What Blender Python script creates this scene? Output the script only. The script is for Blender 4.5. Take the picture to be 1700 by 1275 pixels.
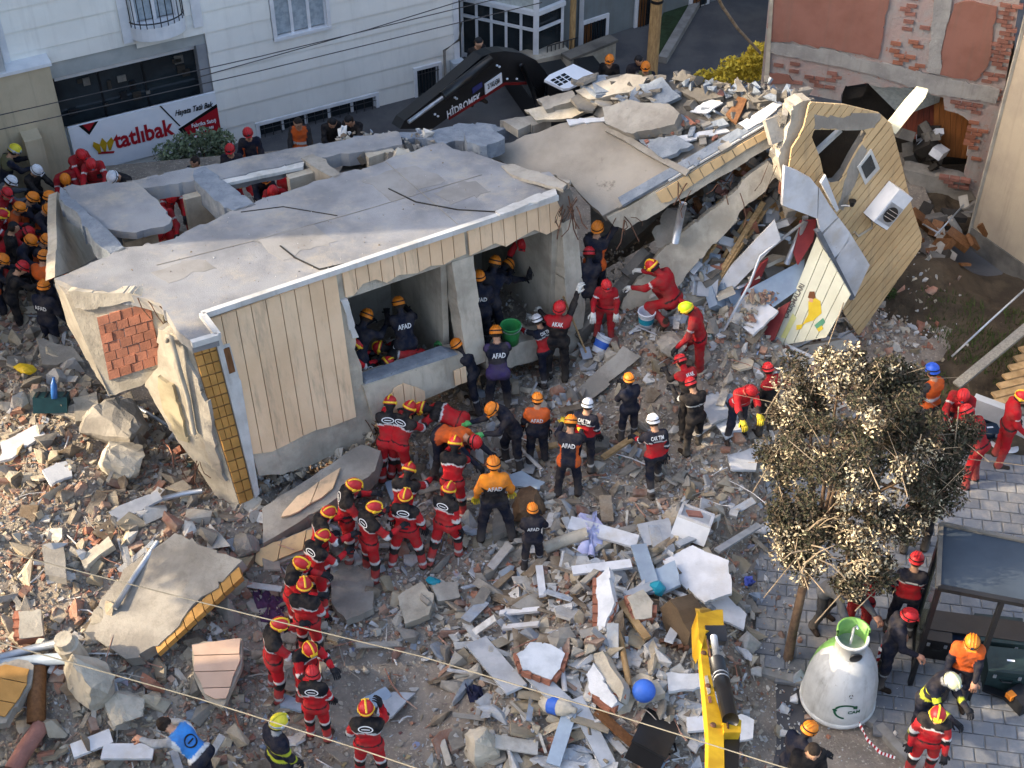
import bpy, bmesh, math, random
import numpy as np
from mathutils import Vector, Matrix

for _o in list(bpy.data.objects):
    bpy.data.objects.remove(_o)
SC = bpy.context.scene
COL = SC.collection
R = math.radians
rng = random.Random(11)
nrg = np.random.default_rng(11)

# ------------------------------------------------------------------ camera, sky, sun, exposure
CAM_H, CAM_PITCH, CAM_F = 16.0, R(42), 2400.0
cam_d = bpy.data.cameras.new('camera')
cam_d.sensor_width = 36.0
cam_d.lens = CAM_F / 1700 * 36.0
cam_d.clip_end = 2000
cam = bpy.data.objects.new('camera', cam_d)
cam.location = (0, 0, CAM_H)
cam.rotation_euler = (R(90) - CAM_PITCH, 0, 0)
COL.objects.link(cam)
SC.camera = cam

SUN_EL, SUN_AZ = R(27), R(-95)       # azimuth of the sun itself, clockwise from +Y
sun_to = Vector((math.sin(SUN_AZ) * math.cos(SUN_EL), math.cos(SUN_AZ) * math.cos(SUN_EL), math.sin(SUN_EL)))
world = bpy.data.worlds.new('World')
SC.world = world
world.use_nodes = True
wn = world.node_tree
sky = wn.nodes.new('ShaderNodeTexSky')
sky.sky_type = 'NISHITA'
sky.sun_disc = False
sky.sun_elevation = SUN_EL
sky.sun_rotation = SUN_AZ
sky.air_density = 1.0
sky.dust_density = 5.0
sky.ozone_density = 1.0
bg = wn.nodes['Background']
bg.inputs['Strength'].default_value = 0.15
wn.links.new(sky.outputs[0], bg.inputs[0])
sun_d = bpy.data.lights.new('sun', 'SUN')
sun_d.energy = 2.0
sun_d.angle = R(0.6)
sun_d.color = (1.0, 0.83, 0.60)
sun = bpy.data.objects.new('sun', sun_d)
sun.rotation_euler = (-sun_to).to_track_quat('-Z', 'Y').to_euler()
sun.location = (-20, -6, 30)
COL.objects.link(sun)
SC.view_settings.view_transform = 'Standard'
SC.view_settings.look = 'None'
SC.view_settings.gamma = 1.0
SC.view_settings.exposure = 1.85
SC.view_settings.use_curve_mapping = False
SC.cycles.max_bounces = 5
SC.cycles.diffuse_bounces = 3
SC.cycles.glossy_bounces = 2
SC.cycles.use_denoising = True

# ------------------------------------------------------------------ finding places: a picture point and a height (or a plane) give a point in space
_f = np.array([0, math.cos(CAM_PITCH), -math.sin(CAM_PITCH)])
_u = np.array([0, math.sin(CAM_PITCH), math.cos(CAM_PITCH)])
_c = np.array([0, 0, CAM_H])
def ray(px, py):
    return _f * CAM_F + np.array([px - 850.0, 0, 0]) - _u * (py - 637.5)
def G(px, py, z=0.0):
    d = ray(px, py)
    return _c + d * ((z - CAM_H) / d[2])
def at_y(px, py, y):
    d = ray(px, py)
    return _c + d * (y / d[1])
class Plane:
    def __init__(s, a, b, c):
        s.o = np.array(a, float)
        n = np.cross(np.array(b) - s.o, np.array(c) - s.o)
        s.n = n / np.linalg.norm(n)
        if s.n @ (_c - s.o) < 0: s.n = -s.n
    def on(s, px, py, off=0.0):
        d = ray(px, py)
        t = ((s.o + s.n * off - _c) @ s.n) / (d @ s.n)
        return _c + d * t
    def poly(s, pts, off=0.0):
        return [s.on(p[0], p[1], off) for p in pts]
def wall_plane(p, az):
    """vertical plane through p whose horizontal direction has azimuth az (degrees from +X)"""
    d = np.array([math.cos(R(az)), math.sin(R(az)), 0])
    return Plane(p, np.array(p) + d, np.array(p) + np.array([0, 0, 1.0]))

# ------------------------------------------------------------------ value noise
_perm = nrg.random((64, 64))
def vnoise(x, y):
    x = np.asarray(x, float); y = np.asarray(y, float)
    xi = np.floor(x).astype(int); yi = np.floor(y).astype(int)
    fx = x - xi; fy = y - yi
    fx = fx * fx * (3 - 2 * fx); fy = fy * fy * (3 - 2 * fy)
    g = lambda a, b: _perm[a % 64, b % 64]
    return (g(xi, yi) * (1 - fx) + g(xi + 1, yi) * fx) * (1 - fy) + (g(xi, yi + 1) * (1 - fx) + g(xi + 1, yi + 1) * fx) * fy - 0.5

# ------------------------------------------------------------------ objects
def lin(h):
    h = h.lstrip('#')
    c = [int(h[i:i + 2], 16) / 255 for i in (0, 2, 4)]
    return tuple(((v + 0.055) / 1.055) ** 2.4 if v > 0.04045 else v / 12.92 for v in c)
def tag(o, label=None, cat=None, group=None, kind=None):
    if label: o['label'] = label
    if cat: o['category'] = cat
    if group: o['group'] = group
    if kind: o['kind'] = kind
    return o
def empty(name, loc, label=None, cat=None, group=None):
    o = bpy.data.objects.new(name, None)
    o.location = Vector([float(v) for v in loc])
    o.empty_display_size = 0.2
    COL.objects.link(o)
    return tag(o, label, cat, group)
def wloc(o):
    v = Vector((0, 0, 0))
    while o is not None:
        v = v + o.location
        o = o.parent
    return v
def link(name, me, parent=None, loc=(0, 0, 0)):
    o = bpy.data.objects.new(name, me)
    o.location = Vector([float(v) for v in loc])
    if parent is not None:
        o.parent = parent
        o.location = o.location - wloc(parent)      # parents are never rotated, only placed
    COL.objects.link(o)
    return o
def mk(name, V, F, mat, parent=None, smooth=False, origin=None, cols=None, mats=None, mi=None):
    """one mesh object from world-space vertices; its origin is put at the centre of its base"""
    V = np.asarray(V, float)
    if origin is None:
        origin = np.array([V[:, 0].mean(), V[:, 1].mean(), V[:, 2].min()])
    me = bpy.data.meshes.new(name)
    me.from_pydata((V - origin).tolist(), [], [list(f) for f in F])
    if mats:
        for m_ in mats: me.materials.append(m_)
    else:
        me.materials.append(mat)
    if mi is not None:
        me.polygons.foreach_set('material_index', mi)
    if smooth:
        me.polygons.foreach_set('use_smooth', [True] * len(me.polygons))
    if cols is not None:
        a = me.color_attributes.new('Col', 'FLOAT_COLOR', 'POINT')
        a.data.foreach_set('color', np.concatenate([cols, np.ones((len(cols), 1))], 1).astype(np.float32).ravel())
    me.update()
    return link(name, me, parent, origin)
class MB:
    """collects shapes for ONE mesh"""
    def __init__(s): s.V = []; s.F = []; s.M = []; s.n = 0
    def add(s, V, F, m=0):
        s.V.extend([tuple(v) for v in V]); s.F.extend([[i + s.n for i in f] for f in F]); s.M.extend([m] * len(F)); s.n += len(V)
        return s
    def box(s, c, size, rot=None, m=0): return s.add(*box(c, size, rot), m=m)
    def tube(s, pts, r, n=6, m=0): return s.add(*tube(pts, r, n), m=m)
    def slab(s, pts, vec, m=0): return s.add(*slab(pts, vec), m=m)
    def build(s, name, mat, parent=None, smooth=False, mats=None, origin=None):
        return mk(name, s.V, s.F, mat, parent, smooth, origin, mats=mats, mi=s.M if mats else None)
BOXF = [(0, 3, 2, 1), (4, 5, 6, 7), (0, 1, 5, 4), (1, 2, 6, 5), (2, 3, 7, 6), (3, 0, 4, 7)]
def rotm(rx=0, ry=0, rz=0):
    return np.array((Matrix.Rotation(rz, 3, 'Z') @ Matrix.Rotation(ry, 3, 'Y') @ Matrix.Rotation(rx, 3, 'X')))
def box(c, size, rot=None):
    sx, sy, sz = [v / 2 for v in size]
    V = np.array([(-sx, -sy, -sz), (sx, -sy, -sz), (sx, sy, -sz), (-sx, sy, -sz), (-sx, -sy, sz), (sx, -sy, sz), (sx, sy, sz), (-sx, sy, sz)])
    if rot is not None: V = V @ np.asarray(rot).T
    return V + np.asarray(c), BOXF
def bar(a, b, w, h, up=(0, 0, 1)):
    """a box running from a to b"""
    a = np.asarray(a, float); b = np.asarray(b, float); d = b - a; d /= np.linalg.norm(d)
    s = np.cross(d, up); 
    if np.linalg.norm(s) < 1e-4: s = np.cross(d, (1, 0, 0))
    s /= np.linalg.norm(s); t = np.cross(s, d)
    V = [p + s * x * w / 2 + t * z * h / 2 for p in (a, b) for x, z in ((-1, -1), (1, -1), (1, 1), (-1, 1))]
    return np.array(V), [(0, 1, 2, 3), (7, 6, 5, 4), (0, 4, 5, 1), (1, 5, 6, 2), (2, 6, 7, 3), (3, 7, 4, 0)]
def tube(pts, r, n=6):
    P = [np.asarray(p, float) for p in pts]
    rr = r if hasattr(r, '__len__') else [r] * len(P)
    V = []; F = []
    for i, p in enumerate(P):
        d = (P[min(i + 1, len(P) - 1)] - P[max(i - 1, 0)]); d /= (np.linalg.norm(d) + 1e-9)
        a = np.cross(d, (0, 0, 1)) if abs(d[2]) < 0.9 else np.cross(d, (1, 0, 0))
        a /= np.linalg.norm(a); b = np.cross(d, a)
        for k in range(n):
            t = 2 * math.pi * k / n
            V.append(p + (a * math.cos(t) + b * math.sin(t)) * rr[i])
    for i in range(len(P) - 1):
        for k in range(n):
            F.append((i * n + k, i * n + (k + 1) % n, (i + 1) * n + (k + 1) % n, (i + 1) * n + k))
    F.append(tuple(range(n))); F.append(tuple(range(len(P) * n - 1, (len(P) - 1) * n - 1, -1)))
    return np.array(V), F
def slab(pts, vec):
    """a polygon in space given depth along vec"""
    n = len(pts); P = np.array(pts); Q = P + np.asarray(vec)
    return np.concatenate([P, Q]), [tuple(range(n)), tuple(range(2 * n - 1, n - 1, -1))] + [(i, i + n, (i + 1) % n + n, (i + 1) % n) for i in range(n)]
def lathe(prof, n=24, c=(0, 0, 0), rot=None, cap=True):
    V = []; F = []
    for r_, z_ in prof:
        for k in range(n):
            t = 2 * math.pi * k / n
            V.append((r_ * math.cos(t), r_ * math.sin(t), z_))
    for i in range(len(prof) - 1):
        for k in range(n):
            F.append((i * n + k, i * n + (k + 1) % n, (i + 1) * n + (k + 1) % n, (i + 1) * n + k))
    if cap:
        F.append(tuple(range(n - 1, -1, -1))); F.append(tuple(range((len(prof) - 1) * n, len(prof) * n)))
    V = np.array(V)
    if rot is not None: V = V @ np.asarray(rot).T
    return V + np.asarray(c), F
def jag(pts, amp=4, step=14, seed=0, edges=None):
    """break the edges of a picture polygon into a ragged line"""
    g = random.Random(seed); out = []
    n = len(pts)
    for i in range(n):
        a = pts[i]; b = pts[(i + 1) % n]
        out.append(tuple(a[:2]))
        if edges is not None and i not in edges: continue
        L = math.hypot(b[0] - a[0], b[1] - a[1]); k = max(1, int(L / step * 1.35))
        nx_, ny_ = -(b[1] - a[1]) / (L + 1e-6), (b[0] - a[0]) / (L + 1e-6); drift = 0.0
        for t in sorted(g.uniform(.04, .96) for _ in range(k - 1)):
            drift = .55 * drift + g.gauss(0, .55) * amp * math.sin(math.pi * t) ** .4; o_ = max(-2 * amp, min(2 * amp, drift))
            out.append((a[0] + (b[0] - a[0]) * t + nx_ * o_, a[1] + (b[1] - a[1]) * t + ny_ * o_))
    return out
def pslab(name, plane, pts, thick, mat, parent=None, off=0.0, seed=None, amp=4, step=14, edges=None):
    """a picture polygon lying on a plane in space, with real thickness behind it"""
    if seed is not None: pts = jag(pts, amp, step, seed, edges)
    V, F = slab(plane.poly(pts, off), -plane.n * thick)
    return mk(name, V, F, mat, parent)
def text_data(s, size, extrude=0.0, spacing=1.0, shear=0.0):
    cu = bpy.data.curves.new('lettering', 'FONT'); cu.body = s; cu.size = size; cu.align_x = 'CENTER'; cu.align_y = 'CENTER'
    cu.resolution_u = 2; cu.extrude = extrude; cu.space_character = spacing; cu.shear = shear; cu.offset = 0.028 * size
    ob = bpy.data.objects.new('lettering', cu); COL.objects.link(ob)
    me = bpy.data.meshes.new_from_object(ob.evaluated_get(bpy.context.evaluated_depsgraph_get()))
    V = np.array([tuple(v.co) for v in me.vertices]); F = [tuple(p.vertices) for p in me.polygons]
    bpy.data.objects.remove(ob); bpy.data.curves.remove(cu); bpy.data.meshes.remove(me)
    return V, F
_txt = {}
def lettering(s, c, right, up, size, mat, parent, depth=0.012, shear=0.0, name='lettering', fit=None):
    if (s, shear) not in _txt: _txt[(s, shear)] = text_data(s, 1.0, 0.0, 1.0, shear)
    V, F = _txt[(s, shear)]
    right = np.asarray(right, float); up = np.asarray(up, float)
    right /= np.linalg.norm(right); up /= np.linalg.norm(up)
    kx = size if fit is None else fit / (V[:, 0].max() - V[:, 0].min())
    n = np.cross(right, up); n /= np.linalg.norm(n)
    W = np.asarray(c) + V[:, :1] * kx * right + V[:, 1:2] * size * up
    return mk(name, W, F, mat, parent)

# ------------------------------------------------------------------ materials
_M = {}
def mat(name, c1, c2=None, scale=3.0, rough=0.85, bump=0.25, bscale=40, rnd=0.0, metal=0.0, speck=None, speck_at=0.62, speck_scale=None, spec=0.3, alpha=None, trans=0, emis=None, vcol=False, stretch=None, dust=0.0, streak=0.0):
    if name in _M: return _M[name]
    m = bpy.data.materials.new(name); m.use_nodes = True; _M[name] = m
    nt = m.node_tree; N = nt.nodes; L = nt.links
    b = N['Principled BSDF']
    b.inputs['Roughness'].default_value = rough; b.inputs['Metallic'].default_value = metal
    b.inputs['Specular IOR Level'].default_value = spec
    geo = N.new('ShaderNodeNewGeometry')
    pos = geo.outputs['Position']
    if stretch:
        mp = N.new('ShaderNodeMapping'); mp.inputs['Scale'].default_value = stretch; L.new(pos, mp.inputs['Vector']); pos = mp.outputs[0]
    def noise(s, d=5.0, r=0.6):
        n = N.new('ShaderNodeTexNoise'); n.inputs['Scale'].default_value = s; n.inputs['Detail'].default_value = d; n.inputs['Roughness'].default_value = r
        L.new(pos, n.inputs['Vector']); return n.outputs['Fac']
    def ramp(f, a, b_):
        r_ = N.new('ShaderNodeMapRange'); r_.inputs[1].default_value = a; r_.inputs[2].default_value = b_; r_.interpolation_type = 'SMOOTHSTEP'; L.new(f, r_.inputs[0]); return r_.outputs[0]
    def mix(f, a, b_, mode='MIX'):
        x = N.new('ShaderNodeMix'); x.data_type = 'RGBA'; x.blend_type = mode
        if isinstance(f, float): x.inputs[0].default_value = f
        else: L.new(f, x.inputs[0])
        for sk, v in ((x.inputs[6], a), (x.inputs[7], b_)):
            if isinstance(v, tuple): sk.default_value = (*v, 1)
            else: L.new(v, sk)
        return x.outputs[2]
    c1 = lin(c1) if isinstance(c1, str) else c1
    if c2 is None: c2 = tuple(v * 0.72 for v in c1)
    elif isinstance(c2, str): c2 = lin(c2)
    if vcol:
        at = N.new('ShaderNodeVertexColor'); at.layer_name = 'Col'
        col = at.outputs[0]
        col = mix(ramp(noise(scale), .35, .7), col, mix(0.4, col, c2), 'MIX')
    else:
        col = mix(ramp(noise(scale), .36, .66), c1, c2)
    if speck:
        col = mix(ramp(noise(speck_scale or scale * 5, 8, .72), speck_at, speck_at + .1), col, lin(speck) if isinstance(speck, str) else speck)
    if streak:
        mp2 = N.new('ShaderNodeMapping'); mp2.inputs['Scale'].default_value = (5, 5, .35); L.new(geo.outputs['Position'], mp2.inputs['Vector'])
        n2 = N.new('ShaderNodeTexNoise'); n2.inputs['Scale'].default_value = 1.3; n2.inputs['Detail'].default_value = 7; n2.inputs['Roughness'].default_value = .68; L.new(mp2.outputs[0], n2.inputs['Vector'])
        f2 = ramp(n2.outputs['Fac'], .48, .8); mm = N.new('ShaderNodeMath'); mm.operation = 'MULTIPLY'; mm.inputs[1].default_value = streak; L.new(f2, mm.inputs[0]); col = mix(mm.outputs[0], col, lin('#6b6459'))
    if dust:
        col = mix(ramp(noise(1.7, 6, .7), .5 - dust * .25, .85), col, lin('#b3a998'))
    if rnd:
        oi = N.new('ShaderNodeObjectInfo')
        mr = N.new('ShaderNodeMapRange'); mr.inputs[3].default_value = 1 - rnd; mr.inputs[4].default_value = 1 + rnd; L.new(oi.outputs['Random'], mr.inputs[0])
        h = N.new('ShaderNodeHueSaturation'); L.new(mr.outputs[0], h.inputs['Value']); L.new(col, h.inputs['Color']); col = h.outputs[0]
    L.new(col, b.inputs['Base Color'])
    if bump:
        bp = N.new('ShaderNodeBump'); bp.inputs['Strength'].default_value = bump; bp.inputs['Distance'].default_value = 0.03
        L.new(noise(bscale, 6, .65), bp.inputs['Height']); L.new(bp.outputs[0], b.inputs['Normal'])
    if trans: b.inputs['Transmission Weight'].default_value = trans
    if alpha is not None: b.inputs['Alpha'].default_value = alpha
    if emis: b.inputs['Emission Color'].default_value = (*emis[0], 1); b.inputs['Emission Strength'].default_value = emis[1]
    return m
m_conc = mat('concrete', '#a39d92', '#857f76', 1.6, .92, .45, 22, speck='#6f6962', speck_at=.66, rnd=.08, streak=.5)
m_conc_l = mat('pale_concrete', '#bcb3a2', '#9b9384', 1.8, .92, .45, 20, speck='#7c756a', speck_at=.66, rnd=.1, streak=.5)
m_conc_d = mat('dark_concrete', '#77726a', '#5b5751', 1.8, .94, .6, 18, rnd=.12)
m_roof = mat('roof_screed', '#949597', '#7a7b7e', .9, .93, .45, 60, speck='#696a6d', speck_at=.6, speck_scale=1.7, dust=.25)
m_roof2 = mat('tan_roof_screed', '#9c9488', '#837c72', .9, .93, .3, 55, speck='#736c62', speck_at=.62, speck_scale=2.4)
m_slate = mat('blue_grey_mortar', '#737b85', '#868d95', 5, .95, .9, 14, speck='#565f69', speck_at=.58, rnd=.06)
m_side = mat('beige_siding', '#e8c9a4', '#dcbb95', 1.2, .6, .06, 30, rnd=.035, speck='#c0986f', speck_at=.7, speck_scale=9, streak=.5)
m_side2 = mat('tan_siding', '#cdb084', '#bd9f74', 1.4, .62, .08, 30, rnd=.05, speck='#a98b60', speck_at=.68, speck_scale=8, streak=.5)
m_seam = mat('siding_seam', '#8f6f4b', '#7c6040', 2, .8, .1)
m_white = mat('white_paint', '#cbcac6', '#b6b4af', 2.5, .55, .05, 40, rnd=.04, speck='#a9a69f', speck_at=.72, speck_scale=9, streak=.5)
m_ocher = mat('ocher_tile', '#b98a4a', '#a67a3e', 3, .55, .12, 30, rnd=.12)
m_brick = mat('red_brick', '#a26b55', '#8c5e4c', 4, .88, .4, 40, rnd=.16, speck='#c98a6c', speck_at=.66)
m_brick_d = mat('dark_red_brick', '#96695c', '#835b50', 4, .9, .4, 40, rnd=.2, speck='#b09a90', speck_at=.64)
m_mortar = mat('mortar', '#a8a49c', '#8f8b84', 5, .95, .6, 30)
m_black = mat('black_metal', '#1b1c1f', '#121316', 4, .38, .05, 30, spec=.5)
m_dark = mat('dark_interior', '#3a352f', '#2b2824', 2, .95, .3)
m_glass = mat('dark_glass', '#20262a', '#2b3338', 1.5, .08, 0, spec=.6)
m_steel = mat('rusty_steel', '#6a4a38', '#4d3a30', 12, .7, .2, 60, metal=.4)
m_wood = mat('raw_wood', '#b1936a', '#927650', 6, .75, .2, 40, rnd=.15, stretch=(1, 1, 6))
m_wood_d = mat('brown_wood', '#7b5332', '#654326', 4, .6, .12, 30, rnd=.1, stretch=(6, 6, .8))
m_alu = mat('aluminium', '#b9bdc2', '#9fa4ab', 5, .4, .05, 30, metal=.6, rnd=.06)
# ------------------------------------------------------------------ the ground
_bumps = [  # picture place, height above the street, radius in metres
    (150, 800, .55, 2.2), (40, 620, .45, 1.8), (60, 960, .45, 1.6), (330, 960, .35, 1.3), (200, 1130, .35, 1.2), (430, 850, .45, 1.3),
    (700, 760, .35, 1.6), (860, 780, .35, 1.5), (960, 620, .55, 1.6), (1080, 600, .75, 1.5), (1200, 640, .65, 1.5), (1180, 780, .4, 1.4),
    (1330, 610, .35, 1.5), (1000, 900, .35, 1.3), (960, 1060, .45, 1.1), (1060, 1080, .4, 1.0), (1090, 1190, .35, .8), (880, 1150, .3, .8), (600, 1010, .15, 1.5), (900, 1230, .12, .8), (1150, 950, .2, 1.0)]
_B = [(*G(p[0], p[1], .4)[:2], p[2], p[3]) for p in _bumps]
_asph = G(650, 1190, 0)[:2]
def sstep(a, b, x):
    t = np.clip((np.asarray(x, float) - a) / (b - a), 0, 1); return t * t * (3 - 2 * t)
_ed = [G(1268, 700, 0), G(1262, 900, 0), G(1250, 1000, 0), G(1262, 1110, 0), G(1245, 1275, 0)]
_ey = [p[1] for p in _ed][::-1]; _ex = [p[0] for p in _ed][::-1]
def hz(x, y):
    """height of the rubble field"""
    x = np.asarray(x, float); y = np.asarray(y, float)
    h = np.full(np.broadcast(x, y).shape, .16)
    for bx, by, a, r_ in _B:
        h = h + a * np.exp(-((x - bx) ** 2 + (y - by) ** 2) / (r_ * r_))
    h = h * (1 - .9 * np.exp(-(((x - _asph[0]) / .8) ** 2 + ((y - _asph[1]) / .65) ** 2)))
    h = h + (.22 * vnoise(x * 1.3 + 7, y * 1.3) + .12 * vnoise(x * 3.1, y * 3.1 + 9) + .05 * vnoise(x * 8, y * 8)) * np.minimum(1, h / .35)
    edge = np.interp(y, _ey, _ex)
    edge = np.where(y > 15.3, edge + (y - 15.3) * 1.1, edge) + .5 * vnoise(x * .2 + 3, y * 1.1)
    f = 1 - sstep(-.5, .35, x - edge)
    f = f * (1 - sstep(21.5, 23.5, y - .35 * (x + 2)))
    return h * f - .03 * (1 - f)
def hz1(x, y): return float(hz(np.array([x]), np.array([y]))[0])
def GH(px, py, up=0.0):
    """picture point lying on the rubble surface (up metres above it)"""
    z = .4
    for _ in range(8):
        p = G(px, py, z + up); z = .5 * z + .5 * max(0, hz1(p[0], p[1]))
    return G(px, py, z + up)

m_asph = mat('asphalt', '#4d4d50', '#5d5c5c', 1.2, .92, .5, 90, speck='#8b8882', speck_at=.64, speck_scale=14)
m_dirt = mat('rubble_dust', '#7d746a', '#94897c', 3.0, .97, .9, 26, speck='#bdb4a6', speck_at=.56, speck_scale=24)
m_soil = mat('dark_soil', '#3e352a', '#54493a', 2.0, .97, 1.0, 14, speck='#7d6b52', speck_at=.62, speck_scale=9)
m_paver = mat('grey_paver', '#74787e', '#686c72', 3, .85, .3, 50, rnd=.14, speck='#8f9296', speck_at=.66, speck_scale=20, dust=.35)
m_kerb = mat('kerb_stone', '#8e8c88', '#7a7874', 4, .9, .35, 40, rnd=.05)

def sheet(name, pts, z, m, kind='structure', parent=None):
    P = [(p[0], p[1], z) for p in pts]
    o = mk(name, *slab(P, (0, 0, -.04)), m, parent)
    return tag(o, kind=kind)
g = mk('ground', *slab([(-400, -300, -.06), (400, -300, -.06), (400, 500, -.06), (-400, 500, -.06)], (0, 0, -.2)), m_asph)
tag(g, kind='structure')
sheet('road', [(-14, -2), (3.9, -2), (3.9, 16), (9, 24), (9, 60), (-14, 24)], -.02, m_asph)

# rubble field
xs = np.arange(-11.5, 8.0, .11); ys = np.arange(8.6, 24.5, .11)
X, Y = np.meshgrid(xs, ys); Z = hz(X, Y)
V = np.stack([X, Y, Z], -1).reshape(-1, 3); nx = len(xs)
F = [(j * nx + i, j * nx + i + 1, (j + 1) * nx + i + 1, (j + 1) * nx + i) for j in range(len(ys) - 1) for i in range(nx - 1)]
rub = mk('rubble_field', V, F, m_dirt, origin=np.array([0, 15, 0]))
tag(rub, 'dusty grey brown ground of the rubble field round the collapsed building', kind='structure')

# paved footway on the right: kerb, bed and single paving blocks in running bond
PAVE = [G(1250, 780), G(1262, 1118), G(1350, 1140), G(1455, 1205), G(1540, 1300), np.array([13, 9.6, 0]), np.array([13, 15.9, 0]), np.array([6.6, 16.2, 0])]
pave = sheet('pavement', PAVE, .045, m_mortar)
def inside(p, poly):
    c = False; n = len(poly)
    for i in range(n):
        a, b = poly[i], poly[(i + 1) % n]
        if (a[1] > p[1]) != (b[1] > p[1]) and p[0] < (b[0] - a[0]) * (p[1] - a[1]) / (b[1] - a[1]) + a[0]: c = not c
    return c
pa = R(-9); pw, pd = .285, .215
ca, sa = math.cos(pa), math.sin(pa)
pav = []
for j in range(-4, 48):
    for i in range(-8, 46):
        u_ = (i + .5 * (j % 2)) * pw; v_ = j * pd
        x = 2.6 + u_ * ca - v_ * sa; y = 9.6 + u_ * sa + v_ * ca
        if inside((x, y), PAVE): pav.append((x, y))
def pix(p):
    q = np.asarray(p, float) - _c; w = q @ _f
    return 850 + CAM_F * q[0] / w, 637.5 - CAM_F * (q @ _u) / w
pav = [p for p in pav if -30 < pix((*p, 0))[0] < 1760 and pix((*p, 0))[1] < 1310]
pav.sort(key=lambda p: -pix((*p, 0))[1])
bv = []
for k, (dx, z_) in enumerate(((0, -.05), (0, .0), (.012, .008))):
    for sx, sy in ((-1, -1), (1, -1), (1, 1), (-1, 1)):
        bv.append((sx * (pw / 2 - .007 - dx), sy * (pd / 2 - .007 - dx), z_))
bf = [(0, 1, 5, 4), (1, 2, 6, 5), (2, 3, 7, 6), (3, 0, 4, 7), (4, 5, 9, 8), (5, 6, 10, 9), (6, 7, 11, 10), (7, 4, 8, 11), (8, 9, 10, 11)]
pme = bpy.data.meshes.new('paving_block'); pme.from_pydata(bv, [], bf); pme.materials.append(m_paver)
rest = MB()
for k, (x, y) in enumerate(pav):
    rz = pa + rng.uniform(-.012, .012); zz = .062 + rng.uniform(-.004, .005)
    if k < 300:
        o = link('paving_block', pme, pave, (x, y, zz)); o.rotation_euler = (rng.uniform(-.012, .012), rng.uniform(-.012, .012), rz)
    else:
        rest.add(np.array(bv) @ rotm(0, 0, rz).T + np.array([x, y, zz]), bf)
if rest.n: tag(rest.build('paving_blocks', m_paver, pave), kind='stuff')
kb = [G(1262, 1118), G(1350, 1140), G(1455, 1205), G(1540, 1300)]
for a, b in zip(kb[:-1], kb[1:]):
    n_ = max(1, int(np.linalg.norm(b - a) / .5))
    for i in range(n_):
        p = a + (b - a) * (i + .03) / n_; q = a + (b - a) * (i + .97) / n_
        mk('kerb_stone', *bar(p + [0, 0, .015], q + [0, 0, .015], .12, .13), m_kerb, pave)

# soil pit on the right, behind the low wall
xs = np.arange(4.4, 13.5, .14); ys = np.arange(15.2, 25.5, .14)
X, Y = np.meshgrid(xs, ys)
pc = G(1530, 455, .5); pd_ = G(1600, 420, 0)
Z = .12 + .75 * np.exp(-(((X - pc[0]) / .9) ** 2 + ((Y - pc[1]) / .8) ** 2)) - .35 * np.exp(-(((X - pd_[0]) / .8) ** 2 + ((Y - pd_[1]) / .7) ** 2)) + .25 * vnoise(X * 1.4, Y * 1.4) + .12 * vnoise(X * 4, Y * 4)
Z = Z * sstep(15.4, 16.4, Y) * sstep(4.5, 6, X) - .06 + .03 * sstep(15.4, 16.4, Y)
nx = len(xs)
V = np.stack([X, Y, Z], -1).reshape(-1, 3)
F = [(j * nx + i, j * nx + i + 1, (j + 1) * nx + i + 1, (j + 1) * nx + i) for j in range(len(ys) - 1) for i in range(nx - 1)]
tag(mk('soil_bank', V, F, m_soil, origin=np.array([8, 18, 0])), kind='structure')
SOIL = (xs, ys, Z)
def soilz(x, y):
    i = int(np.clip((x - xs_s[0]) / .14, 0, len(xs_s) - 1)); j = int(np.clip((y - ys_s[0]) / .14, 0, len(ys_s) - 1)); return float(SOIL[2][j, i])
xs_s, ys_s = xs, ys

# street behind, with kerb and verge
m_grass_d = mat('dark_verge', '#31422a', '#27351f', 5, .95, .8, 30)
sheet('back_street', [(1.5, 25.5), (7, 25.5), (13, 44), (4.5, 44)], .0, m_asph)
for k, (a, b) in enumerate((((3.3, 28.3), (9.5, 45)),)):
    tag(mk('kerb', *bar((*a, .07), (*b, .07), .2, .16), m_kerb), kind='structure')
sheet('verge', [(3.0, 28.6), (3.2, 28.3), (9.3, 45), (7.4, 45)], .12, m_grass_d)
# ------------------------------------------------------------------ the collapsed building
A3, B3, BL3 = G(335, 522, 4.0), G(925, 325, 3.75), G(425, 768, 1.5)
FAC = Plane(A3, B3, BL3)
K3 = G(100, 308, 3.6)
ROOF = Plane(A3, B3, K3)
C3, D3 = G(1000, 358, 3.2), G(1325, 172, 4.7)
ROOF2 = Plane(C3, D3, G(860, 235, 3.45))
cb = empty('collapsed_building', G(600, 760, .3), 'collapsed beige apartment building with a tilted flat roof and torn open front', 'building')

# roof
roof_px = [(335, 522), (925, 325), (947, 300), (850, 276), (735, 236), (705, 243), (590, 281), (560, 291), (395, 346), (290, 396), (205, 411), (150, 436), (90, 462), (130, 478), (215, 489), (268, 505), (292, 545), (318, 568), (362, 556)]
roof1 = pslab('roof_slab', ROOF, roof_px, .17, m_roof, cb, seed=3, amp=3.5, step=16, edges=(2, 3, 4, 5, 6, 7, 8, 9, 10, 11, 12, 13, 14, 15, 16))
def strip(name, plane, pl, w, thick, m, parent, off=0.0):
    """a band that follows a picture polyline on a plane"""
    P = [plane.on(*p, off) for p in pl]; mb = MB()
    for a, b in zip(P[:-1], P[1:]): mb.add(*bar(a, b, w, thick, plane.n))
    return mb.build(name, m, parent)
strip('coping', ROOF, [(318, 571), (362, 558), (336, 523), (925, 327)], .085, .08, m_white, roof1, .03)
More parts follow.
